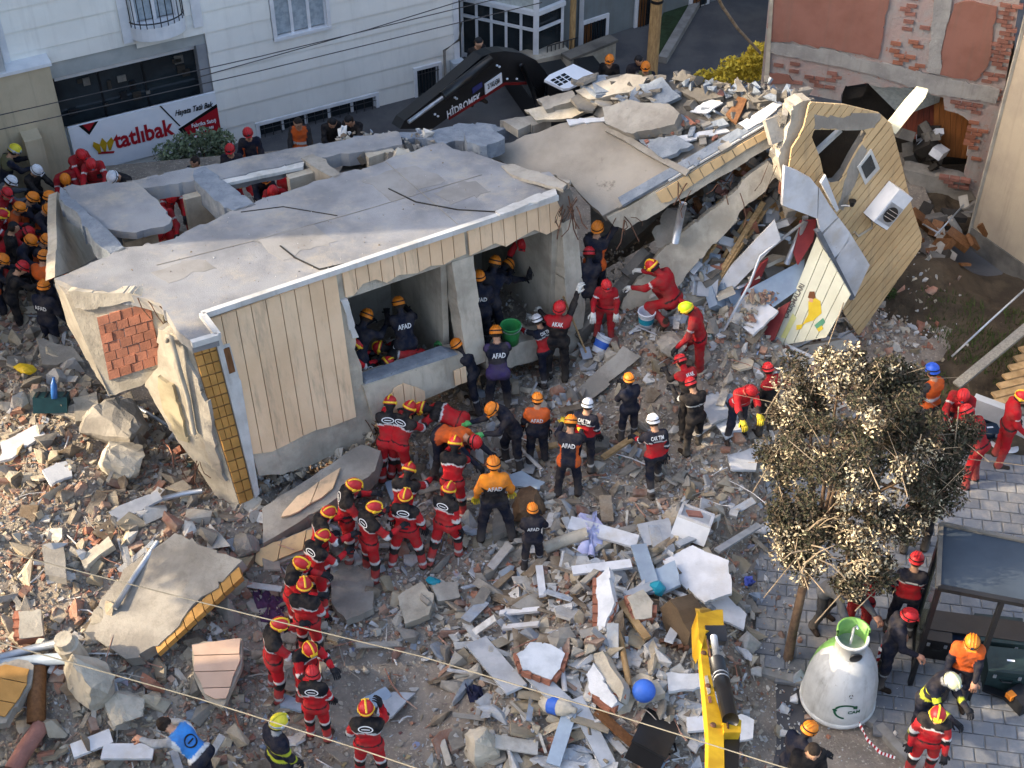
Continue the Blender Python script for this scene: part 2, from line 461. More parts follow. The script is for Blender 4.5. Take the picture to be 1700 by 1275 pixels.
# crack lines and membrane seams on the roof
m_crack = mat('crack', '#3b3936', '#2c2a28', 5, .95, 0)
strip('crack', ROOF, [(465, 408), (490, 428), (530, 447), (632, 425)], .022, .012, m_crack, roof1, .008)
strip('crack', ROOF, [(645, 313), (690, 335), (760, 348), (830, 352)], .02, .012, m_crack, roof1, .008)
strip('crack', ROOF, [(400, 352), (470, 343), (560, 358)], .010, .012, m_crack, roof1, .006)
for pl in ([(260, 440), (420, 400), (600, 350), (800, 290)], [(640, 268), (700, 320), (760, 372)]):
    strip('screed_joint', ROOF, pl, .008, .006, m_conc, roof1, .005)
m_patch = mat('roof_patch', '#94928f', '#827f7b', 1.5, .95, .3, 40)
for k_, pts_ in enumerate(([(420, 400), (520, 372), (560, 400), (470, 432)], [(600, 300), (690, 275), (740, 300), (650, 335)], [(250, 452), (330, 430), (360, 445), (280, 470)], [(720, 320), (790, 300), (815, 318), (748, 342)])):
    pslab('screed_patch', ROOF, pts_, .006, m_patch, roof1, off=.004, seed=200 + k_, amp=6, step=14)
# broken strips and torn membrane along the split between the two roofs
pslab('roof_flap', Plane(ROOF.on(830, 275, .02), ROOF.on(945, 303, .12), ROOF.on(800, 330, .02)), [(832, 275), (850, 272), (948, 300), (935, 315), (880, 300), (850, 290)], .05, m_conc, roof1, seed=5, amp=2, step=9)
pslab('roof_flap', Plane(ROOF.on(800, 345, .04), ROOF.on(925, 320, .09), ROOF.on(920, 300, .02)), [(822, 350), (922, 312), (925, 322), (830, 356)], .03, m_white, roof1, seed=6, amp=2, step=12)

roof2 = pslab('roof_slab', ROOF2, [(1000, 358), (948, 302), (850, 277), (738, 237), (812, 246), (930, 205), (985, 192), (1012, 212), (1075, 250), (1140, 285), (1090, 312)], .17, m_roof2, cb, seed=8, amp=3, step=14)
roof3 = pslab('roof_slab', ROOF2, [(1012, 214), (985, 190), (1000, 150), (1060, 140), (1130, 132), (1230, 150), (1330, 160), (1325, 174), (1150, 284), (1140, 284), (1080, 250)], .17, m_conc_d, cb, off=-.05, seed=9, amp=4, step=14)
strip('roof_rim', ROOF2, [(1008, 214), (1040, 230), (1075, 252), (1142, 288)], .1, .05, m_conc, roof3, .05)
strip('roof_rim', ROOF2, [(1030, 336), (1150, 267), (1320, 167)], .16, .06, m_slate, roof3, .03)
mk('coping', *bar(ROOF2.on(1110, 300, .03), ROOF2.on(1322, 177, .03), .035, .03), m_white, roof3)

# front wall of the upper storey: columns, beams, infill walls
def wall(name, pts, m, parent=cb, thick=.22, off=0.0, **k): return pslab(name, FAC, pts, thick, m, parent, off, **k)
w1 = wall('front_wall', [(338, 530), (566, 449), (572, 497), (590, 560), (603, 640), (625, 700), (605, 742), (470, 788), (430, 790), (362, 560)], m_conc_l, seed=21, amp=3, step=14, edges=(2, 3, 4, 5, 6, 7))
w2 = wall('lintel', [(566, 449), (925, 329), (935, 372), (785, 424), (745, 438), (572, 497)], m_conc_l, thick=.26)
c1 = wall('column', [(750, 436), (786, 424), (806, 600), (776, 612)], m_conc_l, thick=.3, off=.025, seed=23, amp=2, step=16, edges=(1, 3))
c2 = wall('column', [(932, 372), (955, 360), (972, 505), (968, 545), (944, 552), (938, 450)], m_conc_l, thick=.34, off=.06, seed=24, amp=2, step=16, edges=(1, 2, 4, 5))
c3 = wall('column_head', [(925, 330), (946, 306), (955, 362), (934, 374)], m_conc_d, thick=.4, off=.05, seed=25, amp=4, step=8)
sb = wall('sill_beam', [(603, 641), (768, 588), (778, 622), (760, 640), (640, 690), (622, 702)], m_conc_l, thick=.4, off=.06, seed=26, amp=2.5, step=14, edges=(1, 2, 3, 4))
wall('sill_top', [(610, 632), (745, 585), (770, 590), (603, 643)], m_slate, thick=.25, off=.03)
sb2 = wall('sill_beam', [(806, 590), (845, 575), (948, 548), (968, 556), (950, 585), (812, 618)], m_conc_l, thick=.4, off=.02, seed=27, amp=3, step=14)
def fac_uv(px, py):
    p = FAC.on(px, py); return (p - FAC.o) @ FU, (p - FAC.o) @ FV
FU = (B3 - A3) / np.linalg.norm(B3 - A3); FV = np.cross(FAC.n, FU)
def interp_poly(poly, u):
    us = [q[0] for q in poly]; return float(np.interp(u, us, [q[1] for q in poly]))
def siding(plane, O, U, Vv, top, bot, width, m, parent, thick=.028, off=.012, name='siding_board', gap=.012, ragged=.0, seed=1):
    """upright boards between two lines given as picture points on the plane"""
    g = random.Random(seed)
    cv = lambda pl: sorted([(((plane.on(*p) - O) @ U), ((plane.on(*p) - O) @ Vv)) for p in pl])
    T, Bt = cv(top), cv(bot)
    u0 = max(T[0][0], Bt[0][0]); u1 = min(T[-1][0], Bt[-1][0]); n = max(1, round((u1 - u0) / width)); w = (u1 - u0) / n
    for i in range(n):
        a, b = u0 + i * w + gap / 2, u0 + (i + 1) * w - gap / 2
        mid = sorted(x for x, _ in T + Bt if a + .01 < x < b - .01)
        ks = [a] + mid + [b]
        tp = [(x, interp_poly(T, x)) for x in ks]; bt = [(x, interp_poly(Bt, x) + (g.uniform(-ragged, ragged))) for x in ks]
        if all(t[1] - q[1] < .01 for t, q in zip(tp, bt)): continue
        bt = [(x, min(y, t[1] - .005)) for (x, y), t in zip(bt, tp)]
        P = [O + U * x + Vv * y + plane.n * (off + thick) for x, y in tp + bt[::-1]]
        mk(name, *slab(P, -plane.n * thick), m, parent)
siding(FAC, A3, FU, FV, [(340, 531), (566, 451), (566.5, 451), (572, 449)], [(338, 531), (363, 560), (418, 752), (450, 748), (476, 735), (500, 722), (523, 712), (548, 706), (590, 690)], .205, m_side, w1, seed=2)
siding(FAC, A3, FU, FV, [(566, 451), (772, 382)], [(570, 492), (585, 489), (600, 470), (622, 462), (640, 468), (660, 455), (690, 452), (712, 440), (735, 438), (752, 428), (772, 420)], .2, m_side, w2, seed=3)
siding(FAC, A3, FU, FV, [(774, 381), (928, 330)], [(776, 424), (800, 412), (820, 402), (838, 408), (860, 394), (885, 380), (905, 388), (936, 372)], .2, m_side, w2, seed=4)
siding(FAC, A3, FU, FV, [(632, 672), (650, 640), (665, 632), (690, 640), (700, 645)], [(632, 676), (640, 682), (668, 678), (690, 668), (704, 655)], .16, m_side, sb, off=.075, seed=5)
siding(FAC, A3, FU, FV, [(748, 612), (768, 604)], [(750, 636), (774, 628)], .1, m_side, sb, off=.075, seed=6)
# broken plaster edge left of the first opening, window reveal
wall('reveal', [(566, 500), (577, 496), (596, 560), (586, 562)], m_white, parent=w1, thick=.1, off=.05, seed=31, amp=2, step=9)

# rooms behind the openings
dd = -FAC.n * 1.0; dd[2] = 0; dd /= np.linalg.norm(dd)
def room(name, a, b, zf, zc, depth):
    """floor, back wall and side walls of one torn open room"""
    e = empty(name, (a + b) / 2); e.parent = cb; e.location = Vector((a + b) / 2) - wloc(cb)
    P = lambda p, d, z: np.array([*(p + dd * d)[:2], z])
    mk('room_floor', *slab([P(a, .1, zf), P(b, .1, zf), P(b, depth, zf), P(a, depth, zf)], (0, 0, -.1)), m_dirt, e)
    mk('room_wall', *slab([P(a, depth, zf), P(b, depth, zf), P(b, depth, zc), P(a, depth, zc)], dd * .1), m_conc, e)
    mk('room_wall', *slab([P(b, .3, zf), P(b, depth, zf), P(b, depth, zc), P(b, .3, zc)], FU * .1), m_conc_l, e)
    mk('room_wall', *slab([P(a, .3, zf), P(a, depth, zf), P(a, depth, zc), P(a, .3, zc)], -FU * .1), m_conc, e)
    return e
room('room', FAC.on(560, 600), FAC.on(752, 540), 1.25, 3.55, 1.9)
room('room', FAC.on(790, 560), FAC.on(932, 520), 1.2, 3.45, 2.3)

# left end: trim, ocher tile strip, lower concrete end wall, overhanging box with hollow bricks
P1 = FAC.on(363, 560); P2 = FAC.on(430, 826)
TIL = Plane(P1, G(318, 573, 3.72), P2)
ew = pslab('tile_strip', TIL, [(318, 573), (362, 560), (424, 828), (399, 840)], .15, m_seam, cb, off=-.02)
lt, rt_ = ((319, 574), (399, 838)), ((356, 563), (422, 829))
rows = 15
for i in range(rows):
    for j in range(3 if i < 9 else 2):
        nc = 3 if i < 9 else 2
        def pt(a, b):
            l = [lt[0][k] + (lt[1][k] - lt[0][k]) * a for k in (0, 1)]; r_ = [rt_[0][k] + (rt_[1][k] - rt_[0][k]) * a for k in (0, 1)]
            return l[0] + (r_[0] - l[0]) * b, l[1] + (r_[1] - l[1]) * b
        a0, a1 = (i + .06) / rows, (i + .94) / rows; b0, b1 = (j + .06) / nc, (j + .94) / nc
        pslab('tile', TIL, [pt(a0, b0), pt(a0, b1), pt(a1, b1), pt(a1, b0)], .02, m_ocher, ew, off=.004)
tr = pslab('corner_trim', FAC, [(357, 562), (366, 559), (381, 603), (400, 632), (431, 820), (424, 828), (385, 670)], .1, m_white, cb, off=.06)
sw = pslab('small_window', FAC, [(366, 574), (381, 570), (397, 626), (383, 632)], .06, m_white, w1, off=.045)
pslab('pane', FAC, [(371, 580), (381, 577), (391, 617), (381, 621)], .02, m_wood_d, sw, off=.065)
LOW = Plane(TIL.on(319, 574), TIL.on(399, 838), G(248, 640, 2.55))
lw = pslab('end_wall', LOW, [(262, 545), (300, 560), (317, 575), (342, 660), (369, 750), (397, 838), (425, 858), (408, 884), (385, 872), (350, 810), (322, 765), (296, 735), (270, 690), (240, 640), (262, 610)], .3, m_conc_l, cb, seed=41, amp=3.0, step=13, edges=(0, 1, 5, 6, 7, 8, 9, 10, 11, 12, 13, 14))
pslab('end_wall_layer', LOW, [(280, 560), (300, 566), (330, 640), (352, 720), (375, 800), (360, 790), (330, 720), (300, 650)], .06, m_conc, lw, off=.05, seed=42, amp=4, step=11)
pslab('end_wall_layer', LOW, [(262, 625), (285, 640), (300, 690), (312, 735), (295, 730), (270, 680)], .05, mat('yellow_plaster', '#b5a98c', '#988d74', 2, .9, .3), lw, off=.05, seed=43, amp=3, step=11)
mk('drain_pipe', *tube([LOW.on(277, 566, .12), LOW.on(279, 558, .16), LOW.on(284, 560, .16), LOW.on(300, 620, .12), LOW.on(312, 660, .1), LOW.on(322, 720, .1)], .035, 8), m_conc_l, cb, smooth=True)
# box
bTL, bTR, bBR, bBL = G(112, 492, 3.78), G(272, 506, 3.8), G(284, 612, 2.55), G(180, 656, 2.25)
BOXP = Plane(bTL, bTR, bBL)
bx_ = empty('bay', G(200, 600, 2.4)); bx_.parent = cb; bx_.location = Vector(G(200, 600, 2.4)) - wloc(cb)
pslab('bay_front', BOXP, [(108, 488), (150, 492), (215, 492), (268, 508), (284, 612), (236, 640), (180, 657), (130, 540)], .3, m_conc_l, bx_, seed=44, amp=2.5, step=14, edges=(0, 1, 2, 4, 5))
pl_ = Plane(G(90, 464, 3.82), bTL, bBL)
pslab('bay_side', pl_, [(90, 464), (110, 490), (131, 541), (181, 656), (160, 625), (112, 540)], .2, m_conc, bx_, seed=45, amp=2, step=14, edges=(3, 4, 5))
pslab('bay_beam', BOXP, [(112, 484), (160, 486), (215, 486), (262, 500), (270, 516), (215, 500), (170, 510), (125, 512)], .2, m_conc_l, bx_, off=.05, seed=46, amp=3.5, step=10)
q = ((160, 527), (248, 502), (268, 604), (181, 632))
bk = pslab('brick_panel', BOXP, q, .05, m_mortar, bx_, off=.012)
nr = 7
for i in range(nr):
    for j in range(5):
        j0 = j - .5 * (i % 2); j1 = j0 + 1
        c0, c1_ = max(0, j0) / 4.5, min(4.5, j1) / 4.5
        if c1_ - c0 < .06 or c0 >= 1: continue
        def qp(a, b):
            l = [q[0][k] + (q[3][k] - q[0][k]) * a for k in (0, 1)]; r_ = [q[1][k] + (q[2][k] - q[1][k]) * a for k in (0, 1)]
            return l[0] + (r_[0] - l[0]) * b, l[1] + (r_[1] - l[1]) * b
        e = .035
        dz = rng.uniform(.018, .045)
        pslab('brick', BOXP, [qp((i + e) / nr, c0 + .008), qp((i + e) / nr, c1_ - .008), qp((i + 1 - e) / nr, c1_ - .008), qp((i + 1 - e) / nr, c0 + .008)], .04, m_brick, bk, off=dz)
for k in range(5):   # bent bars out of the broken slab edge
    a = ROOF.on(225 + k * 20, 490 + k * 9, -.04); b = a + np.array([.12 + .03 * k, -.22, -.05 - .03 * k]); c_ = b + np.array([.1, -.05, -.14])
    mk('rebar', *tube([a, (a + b) / 2 + [0, 0, .05], b, c_], .008, 5), m_steel, cb, smooth=True)

# back left: edge beams, torn slab pieces and posts round the holes
def rs(name, pts, m, off=0.0, thick=.2, seed=None, amp=3, step=12, parent=cb, dip=None, **k):
    pln = ROOF if dip is None else Plane(ROOF.on(*dip[0]), ROOF.on(*dip[1]), ROOF.on(*dip[2]) + np.array([0, 0, dip[3]]))
    return pslab(name, pln, pts, thick, m, parent, off, seed=seed, amp=amp, step=step, **k)
rs('slab_piece', [(104, 312), (160, 304), (222, 300), (252, 325), (285, 362), (282, 371), (226, 386), (165, 378), (140, 348), (118, 328)], m_roof, .03, .12, 51, dip=((104, 312), (222, 300), (226, 386), -.12))
rs('edge_beam', [(100, 310), (118, 322), (150, 358), (210, 412), (182, 420), (156, 400), (128, 352), (98, 330)], m_slate, .0, .3, 52, 3, 9)
SWL = Plane(G(95, 318, 3.55), G(91, 460, 3.8), G(150, 440, 2.6))
pslab('side_wall', SWL, [(95, 318), (112, 332), (128, 352), (156, 400), (164, 425), (128, 446), (91, 460)], .14, m_conc_l, cb, off=-.06, seed=53, amp=2, step=16)
rs('edge_beam', [(210, 300), (320, 279), (420, 258), (500, 244), (600, 226), (662, 219), (668, 240), (610, 250), (505, 266), (370, 296), (330, 300), (240, 312)], m_roof, -.02, .22, 54, 3, 14)
rs('cross_beam', [(322, 282), (340, 276), (372, 300), (424, 340), (395, 350), (372, 345), (340, 315), (322, 298)], m_slate, .0, .35, 55, 3, 10)
rs('cross_beam', [(500, 262), (520, 256), (570, 288), (556, 296), (520, 276)], m_conc, .0, .3, 56, 2.5, 10)
rs('beam_face', [(362, 297), (505, 268), (503, 277), (372, 305)], m_white, -.04, .05)
def post(px, py, z0, z1, w, d, m=m_conc_l, name='post', az=27):
    p = G(px, py, z1); V, F = box((p[0], p[1], (z0 + z1) / 2), (w, d, z1 - z0), rotm(0, 0, R(az)))
    return mk(name, V, F, m, cb)
post(327, 322, .6, 3.45, .42, .14)
post(498, 288, .6, 3.5, .40, .14)
post(232, 392, .6, 3.4, .5, .12)
rs('slab_piece', [(575, 232), (660, 222), (735, 236), (700, 246), (640, 268), (600, 278), (560, 290), (572, 262)], m_conc_d, -.35, .15, 57, 4, 10)
rs('slab_piece', [(655, 222), (770, 205), (845, 212), (800, 232), (735, 238)], m_slate, -.12, .2, 58, 4, 10)
rs('slab_piece', [(770, 214), (812, 206), (838, 228), (800, 243), (775, 236)], m_slate, .12, .25, 59, 3, 8)
rs('slab_piece', [(830, 200), (905, 188), (915, 200), (860, 216)], m_conc, .0, .14, 60, 3, 10)
rs('slab_piece', [(600, 240), (640, 232), (655, 250), (612, 262)], m_conc_l, -.05, .2, 61, 3, 8)
for k in range(26):
    p = ROOF.on(rng.uniform(560, 700), rng.uniform(236, 268), rng.uniform(-.3, -.1))
    mk('slab_crumb', *box(p, (rng.uniform(.08, .3), rng.uniform(.08, .25), rng.uniform(.05, .2)), rotm(rng.random() * 3, rng.random() * 3, rng.random() * 3)), rng.choice((m_conc, m_conc_d, m_slate, m_conc_l)), cb)
# floor of the torn open back rooms
mk('back_floor', *slab([(*G(110, 330, .7)[:2], .72), (*G(420, 420, .7)[:2], .72), (*G(760, 330, .7)[:2], .72), (*G(700, 230, .7)[:2], .72), (*G(140, 280, .7)[:2], .72)], (0, 0, -.1)), m_dirt, cb)

# debris field on the right roof
m_plaster = mat('white_plaster', '#c9cbce', '#b1b4b8', 4, .85, .25, 30, rnd=.06, speck='#9a9894', speck_at=.66)
deb = [([(940, 198), (1010, 192), (1018, 200), (945, 208)], .1, m_plaster, .05), ([(1145, 185), (1175, 165), (1200, 170), (1172, 188)], .15, m_plaster, .04), ([(1122, 226), (1205, 212), (1212, 218), (1135, 235)], .12, m_plaster, .05),
       ([(1000, 178), (1040, 165), (1110, 172), (1128, 188), (1120, 206), (1050, 222), (1005, 205)], .4, m_conc, .32), ([(1060, 140), (1100, 128), (1130, 160), (1090, 178)], .3, m_slate, .12), ([(1130, 150), (1170, 145), (1200, 160), (1160, 168)], .25, m_conc_d, .2),
       ([(1205, 190), (1225, 160), (1240, 165), (1222, 205)], .25, m_wood_d, .06), ([(1225, 205), (1290, 165), (1300, 172), (1240, 215)], .2, m_plaster, .04), ([(1060, 232), (1120, 224), (1150, 240), (1100, 262)], .08, m_slate, .12),
       ([(955, 150), (1040, 122), (1075, 128), (1060, 150), (980, 165)], .25, m_conc, .18), ([(950, 160), (1000, 152), (1005, 172), (960, 180)], .1, m_conc_d, .15), ([(1235, 150), (1290, 150), (1300, 165), (1250, 170)], .3, m_conc_d, .22), ([(890, 165), (950, 150), (958, 165), (905, 182)], .1, m_conc, .2),
       ([(1100, 200), (1140, 192), (1155, 205), (1115, 214)], .1, m_brick, .08), ([(1160, 205), (1200, 196), (1210, 206), (1170, 214)], .08, m_slate, .08), ([(870, 182), (940, 170), (990, 178), (950, 196), (890, 200)], .02, m_conc_l, .12)]
for k, (pts, off, m, th) in enumerate(deb):
    off *= .45; th *= .7
    g = random.Random(k); a = ROOF2.on(*pts[0], off); n_ = ROOF2.n + np.array([g.uniform(-.12, .12), g.uniform(-.12, .12), 0]); e1 = np.cross(n_, (0, 1, 0)); e2 = np.cross(n_, e1)
    pslab('roof_debris', Plane(a, a + e1, a + e2), pts, th, m, roof3, seed=60 + k, amp=2, step=10)
for k in range(170):
    px, py = rng.uniform(960, 1310), rng.uniform(128, 275)
    if py > 285 - (px - 1150) * .63 and px > 1120: continue
    if px < 1130 and py > 192 + (px - 985) * .62: continue
    p = ROOF2.on(px, py, rng.uniform(0, .06)); s_ = rng.uniform(.03, .13)
    mk('roof_crumb', *box(p, (s_ * rng.uniform(.8, 2), s_, s_ * rng.uniform(.2, .8)), rotm(rng.gauss(0, .4), rng.gauss(0, .4), rng.random() * 3)), rng.choice((m_conc, m_conc_d, m_slate, m_conc_d, m_conc_d, m_conc, m_slate, m_brick_d)), roof3)

# parapet strip with short boards along the right roof edge
PAR = Plane(ROOF2.on(1030, 350), ROOF2.on(1325, 178), ROOF2.on(1180, 268) + np.array([.12, -.25, -1.0]))
pw_ = pslab('parapet', PAR, [(1008, 362), (1032, 350), (1325, 180), (1328, 214), (1240, 268), (1150, 322), (1105, 345), (1060, 368), (1040, 382), (1020, 376)], .16, m_conc_l, cb, seed=71, amp=2.5, step=12, edges=(3, 4, 5, 6, 7, 8))
PU = ROOF2.on(1325, 178) - ROOF2.on(1030, 350); PU /= np.linalg.norm(PU); PVv = np.cross(PAR.n, PU)
if PVv[2] < 0: PVv = -PVv
siding(PAR, ROOF2.on(1030, 350), PU, PVv, [(1088, 320), (1324, 184)], [(1090, 336), (1110, 334), (1150, 305), (1200, 272), (1240, 246), (1290, 218), (1330, 196)], .185, m_side2, pw_, seed=9)
# void behind the collapsed front
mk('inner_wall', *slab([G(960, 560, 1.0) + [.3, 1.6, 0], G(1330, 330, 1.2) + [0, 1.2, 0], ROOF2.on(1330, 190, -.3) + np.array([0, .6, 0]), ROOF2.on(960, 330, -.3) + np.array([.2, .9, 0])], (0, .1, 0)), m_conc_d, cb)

# right end wall: slanting boards, window hole, small window
EW = Plane(G(1350, 172, 5.0), G(1528, 395, 2.1), G(1422, 555, .45))
ew_px = [(1340, 168), (1400, 172), (1458, 186), (1478, 204), (1495, 270), (1512, 340), (1529, 392), (1527, 410), (1500, 448), (1470, 490), (1424, 556), (1400, 520), (1380, 470), (1366, 400), (1350, 330), (1308, 280), (1312, 250), (1330, 215)]
bu = EW.on(1480, 250) - EW.on(1418, 328); bu /= np.linalg.norm(bu); bw = np.cross(EW.n, bu)
if bw[0] < 0: bw = -bw
e_w = empty('end_facade', EW.on(1424, 556)); e_w.parent = cb; e_w.location = Vector(EW.on(1424, 556)) - wloc(cb)
def in2(poly, o, a, b): return [((p - o) @ a, (p - o) @ b) for p in poly]
O_ = EW.on(1424, 556)
hole = [(1346, 226), (1350, 214), (1432, 214), (1438, 222), (1420, 250), (1404, 280), (1394, 300), (1378, 303), (1366, 290), (1360, 262)]
H2 = in2(EW.poly(hole), O_, bw, bu); E2 = in2(EW.poly(jag(ew_px, 2.5, 14, 77, (11, 12, 13, 14, 15, 16, 17))), O_, bw, bu)
def scan(poly, x):
    ys_ = []
    for i in range(len(poly)):
        a, b = poly[i], poly[(i + 1) % len(poly)]
        if (a[0] > x) != (b[0] > x): ys_.append(a[1] + (b[1] - a[1]) * (x - a[0]) / (b[0] - a[0]))
    return sorted(ys_)
def boards(O, a, b, n_, outer, inner, width, m, parent, thick, off, gap, sub=3, name='siding_board'):
    x0 = min(p[0] for p in outer); x1 = max(p[0] for p in outer); n = round((x1 - x0) / width); w = (x1 - x0) / n
    for i in range(n):
        xa, xb = x0 + i * w + gap / 2, x0 + (i + 1) * w - gap / 2
        xs_ = [xa + (xb - xa) * t / sub for t in range(sub + 1)]; xs_[0] += 1e-4; xs_[-1] -= 1e-4
        cols_ = []
        for x in xs_:
            o_ = scan(outer, x); h_ = scan(inner, x) if inner else []
            if len(o_) < 2: cols_.append([]); continue
            lo, hi = o_[0], o_[-1]
            if len(h_) >= 2: cols_.append([(lo, max(lo, min(h_[0], hi))), (min(hi, max(h_[-1], lo)), hi)])
            else: cols_.append([(lo, hi)])
        for part in (0, 1):
            run = []
            for x, c_ in zip(xs_, cols_):
                ok = [s_ for s_ in (c_[part:part + 1] if part < len(c_) else (c_[:1] if part == 0 else [])) if s_[1] - s_[0] > .03]
                if ok: run.append((x, *ok[0]))
            if len(run) >= 2:
                P = [O + a * x + b * hi + n_ * (off + thick) for x, lo, hi in run] + [O + a * x + b * lo + n_ * (off + thick) for x, lo, hi in run[::-1]]
                mk(name, *slab(P, -n_ * thick), m, parent)
boards(O_, bw, bu, EW.n, E2, H2, .135, m_side2, e_w, .03, 0, .014, 6)
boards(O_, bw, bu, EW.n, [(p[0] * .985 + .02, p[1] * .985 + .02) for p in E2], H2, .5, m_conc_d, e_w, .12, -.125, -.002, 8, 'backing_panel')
pslab('torn_plaster', EW, [(1352, 190), (1400, 196), (1440, 188), (1462, 190), (1452, 212), (1432, 216), (1352, 214)], .04, m_conc, e_w, off=.035, seed=81, amp=4, step=10)
pslab('torn_plaster', EW, [(1402, 300), (1418, 262), (1432, 240), (1440, 250), (1412, 320), (1400, 350), (1390, 345)], .04, m_conc, e_w, off=.035, seed=82, amp=3, step=10)
pslab('torn_plaster', EW, [(1400, 330), (1412, 318), (1408, 336), (1398, 345)], .02, m_conc_l, e_w, off=.035, seed=83, amp=2, step=7)
sw = pslab('small_window', EW, [(1447, 248), (1461, 280), (1437, 307), (1424, 278)], .07, m_white, e_w, off=.06)
pslab('pane', EW, [(1446, 257), (1454, 279), (1438, 297), (1430, 277)], .03, m_glass, sw, off=.07)
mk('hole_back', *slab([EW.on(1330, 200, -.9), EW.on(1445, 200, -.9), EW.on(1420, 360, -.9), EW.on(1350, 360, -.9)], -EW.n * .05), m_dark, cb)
mk('ceiling_bar', *bar(EW.on(1352, 255, -.3), EW.on(1395, 215, -.3), .07, .07), m_white, cb)
pslab('corner_pier', EW, [(1316, 176), (1346, 166), (1350, 200), (1334, 226), (1316, 268), (1298, 304), (1292, 262), (1308, 214)], .25, m_conc_l, cb, off=-.06, seed=85, amp=3, step=10)
# corner mess between parapet and end wall
for k in range(46):
    px = rng.uniform(1285, 1330); py = rng.uniform(180, 340)
    p = EW.on(px, py, rng.uniform(-.5, -.12)); s_ = rng.uniform(.07, .26)
    mk('corner_rubble', *box(p, (s_ * rng.uniform(.8, 1.8), s_, s_ * rng.uniform(.3, .9)), rotm(rng.random() * 3, rng.random() * 3, rng.random() * 3)), rng.choice((m_conc, m_conc_d, m_conc_l, m_conc_d, m_brick)), cb)
# ------------------------------------------------------------------ cream apartment building with the shop
m_cream = mat('cream_siding', '#f0efe8', '#e6e5de', .8, .6, .06, 30, rnd=.02, speck='#bdbcb2', speck_at=.7, speck_scale=3, streak=.14)
m_frame = mat('white_frame', '#e2e3e5', '#d3d5d8', 3, .45, .03)
m_curtain = mat('pale_curtain', '#a9b4bb', '#8f9aa2', 9, .8, .2, 20)
m_tan = mat('tan_render', '#c3b59a', '#b5a78c', 1.2, .85, .2, 60, streak=.45)
m_red = mat('sign_red', '#a91f2b', '#a01c27', 2, .5, .02)
m_blackp = mat('sign_black', '#141416', '#0f0f11', 2, .5, .02)
m_sign = mat('sign_white', '#eef0f4', '#e6e9ee', 2, .45, .02)
m_gold = mat('sign_gold', '#c9a227', '#b08b18', 4, .5, .02)
CO = np.array([-1.14, 27.39, 0]); AZ = R(27)
SU = np.array([math.cos(AZ), math.sin(AZ), 0]); SN = np.array([math.sin(AZ), -math.cos(AZ), 0])   # SN faces the street
def WP(s, z, off=0.0): return CO + SU * s + np.array([0, 0, z]) + SN * off
def rect(s0, s1, z0, z1, off=0.0): return [WP(s0, z0, off), WP(s1, z0, off), WP(s1, z1, off), WP(s0, z1, off)]
ab = empty('apartment_building', WP(-6, 0), 'cream sided apartment building with a sweet shop front and barred windows', 'building')
def part(name, pts, depth, m, parent=None, d=None): return mk(name, *slab(pts, (SN if d is None else d) * -depth), m, parent or ab)
ZTOP = 11.0
body = part('wall', rect(-22, -.02, -.6, ZTOP, -.5), 9.5, m_cream)
opens = [(-8.28, -5.30, -.3, 2.62), (-6.62, -5.72, 2.86, 4.6), (-3.98, -2.76, 2.02, 3.0), (-1.02, -.44, -.2, .62), (-4.55, -1.9, -.25, .28)]
z = -.5; k = 0
while z < ZTOP:
    z1 = min(ZTOP, z + .43)
    cuts = [(-22.0, -22.0)] + sorted([(o[0], o[1]) for o in opens if o[2] < z1 - .02 and o[3] > z + .02]) + [(0, 0)]
    for a, b in zip(cuts[:-1], cuts[1:]):
        if b[0] - a[1] > .02:
            # trim above and below a window inside the course
            mk('siding_board', *slab([WP(a[1], z + .012, .02), WP(b[0], z + .012, .02), WP(b[0], z1, -.004), WP(a[1], z1, -.004)], -SN * .03), m_cream, body)
    for o in opens:
        if o[2] < z1 - .02 and o[3] > z + .02:
            if o[2] > z + .05: mk('siding_board', *slab(rect(o[0], o[1], z + .012, o[2], .01), -SN * .03), m_cream, body)
            if o[3] < z1 - .05: mk('siding_board', *slab(rect(o[0], o[1], o[3], z1, .0), -SN * .03), m_cream, body)
    z = z1
part('backing', rect(-22, -8.3, -.6, ZTOP, -.04), .4, m_cream, body)
part('backing', rect(-5.28, 0, .63, 2.0, -.04), .4, m_cream, body)
part('backing', rect(-8.28, -.44, 4.6, ZTOP, -.04), .4, m_cream, body)
part('backing', rect(-.43, 0, -.6, ZTOP, -.045), .4, m_cream, body)
part('corner_trim', rect(-.1, .02, -.3, ZTOP, .045), .1, m_frame)
# shop
shop = empty('shop_front', WP(-6.8, 0)); shop.parent = ab; shop.location = Vector(WP(-6.8, 0)) - wloc(ab)
part('lintel', rect(-8.28, -5.30, 2.28, 2.62, -.05), .3, mat('grey_lintel', '#aeb2b0', '#9ea3a2', 2, .7, .1), shop)
part('shutter_box', rect(-8.2, -5.42, 2.12, 2.30, -.22), .15, m_frame, shop)
gl = part('shop_window', rect(-8.28, -5.5, 1.1, 2.28, -.30), .05, m_glass, shop)
part('reveal', rect(-5.5, -5.3, .4, 2.28, -.04), .3, mat('grey_reveal', '#9a9c9f', '#8a8c90', 2, .7, .1), shop)
for s_ in (-7.4, -6.55): part('mullion', rect(s_, s_ + .035, 1.1, 2.14, -.28), .03, m_black, gl)
for i in range(14):
    s_ = rng.uniform(-8.1, -5.7); z_ = rng.uniform(1.35, 2.0)
    mk('goods', *box(WP(s_, z_, -.27), (rng.uniform(.06, .2), .03, rng.uniform(.05, .2)), rotm(0, 0, AZ)), rng.choice((m_dark, m_dark, m_conc_d, m_dark, m_black)), gl)
sign = empty('shop_sign', WP(-6.77, .2, .05), 'white shop sign with red lettering, golden tulip and script slogan', 'sign')
part('panel', rect(-8.2, -5.3, .22, 1.26, .06), .06, m_sign, sign)
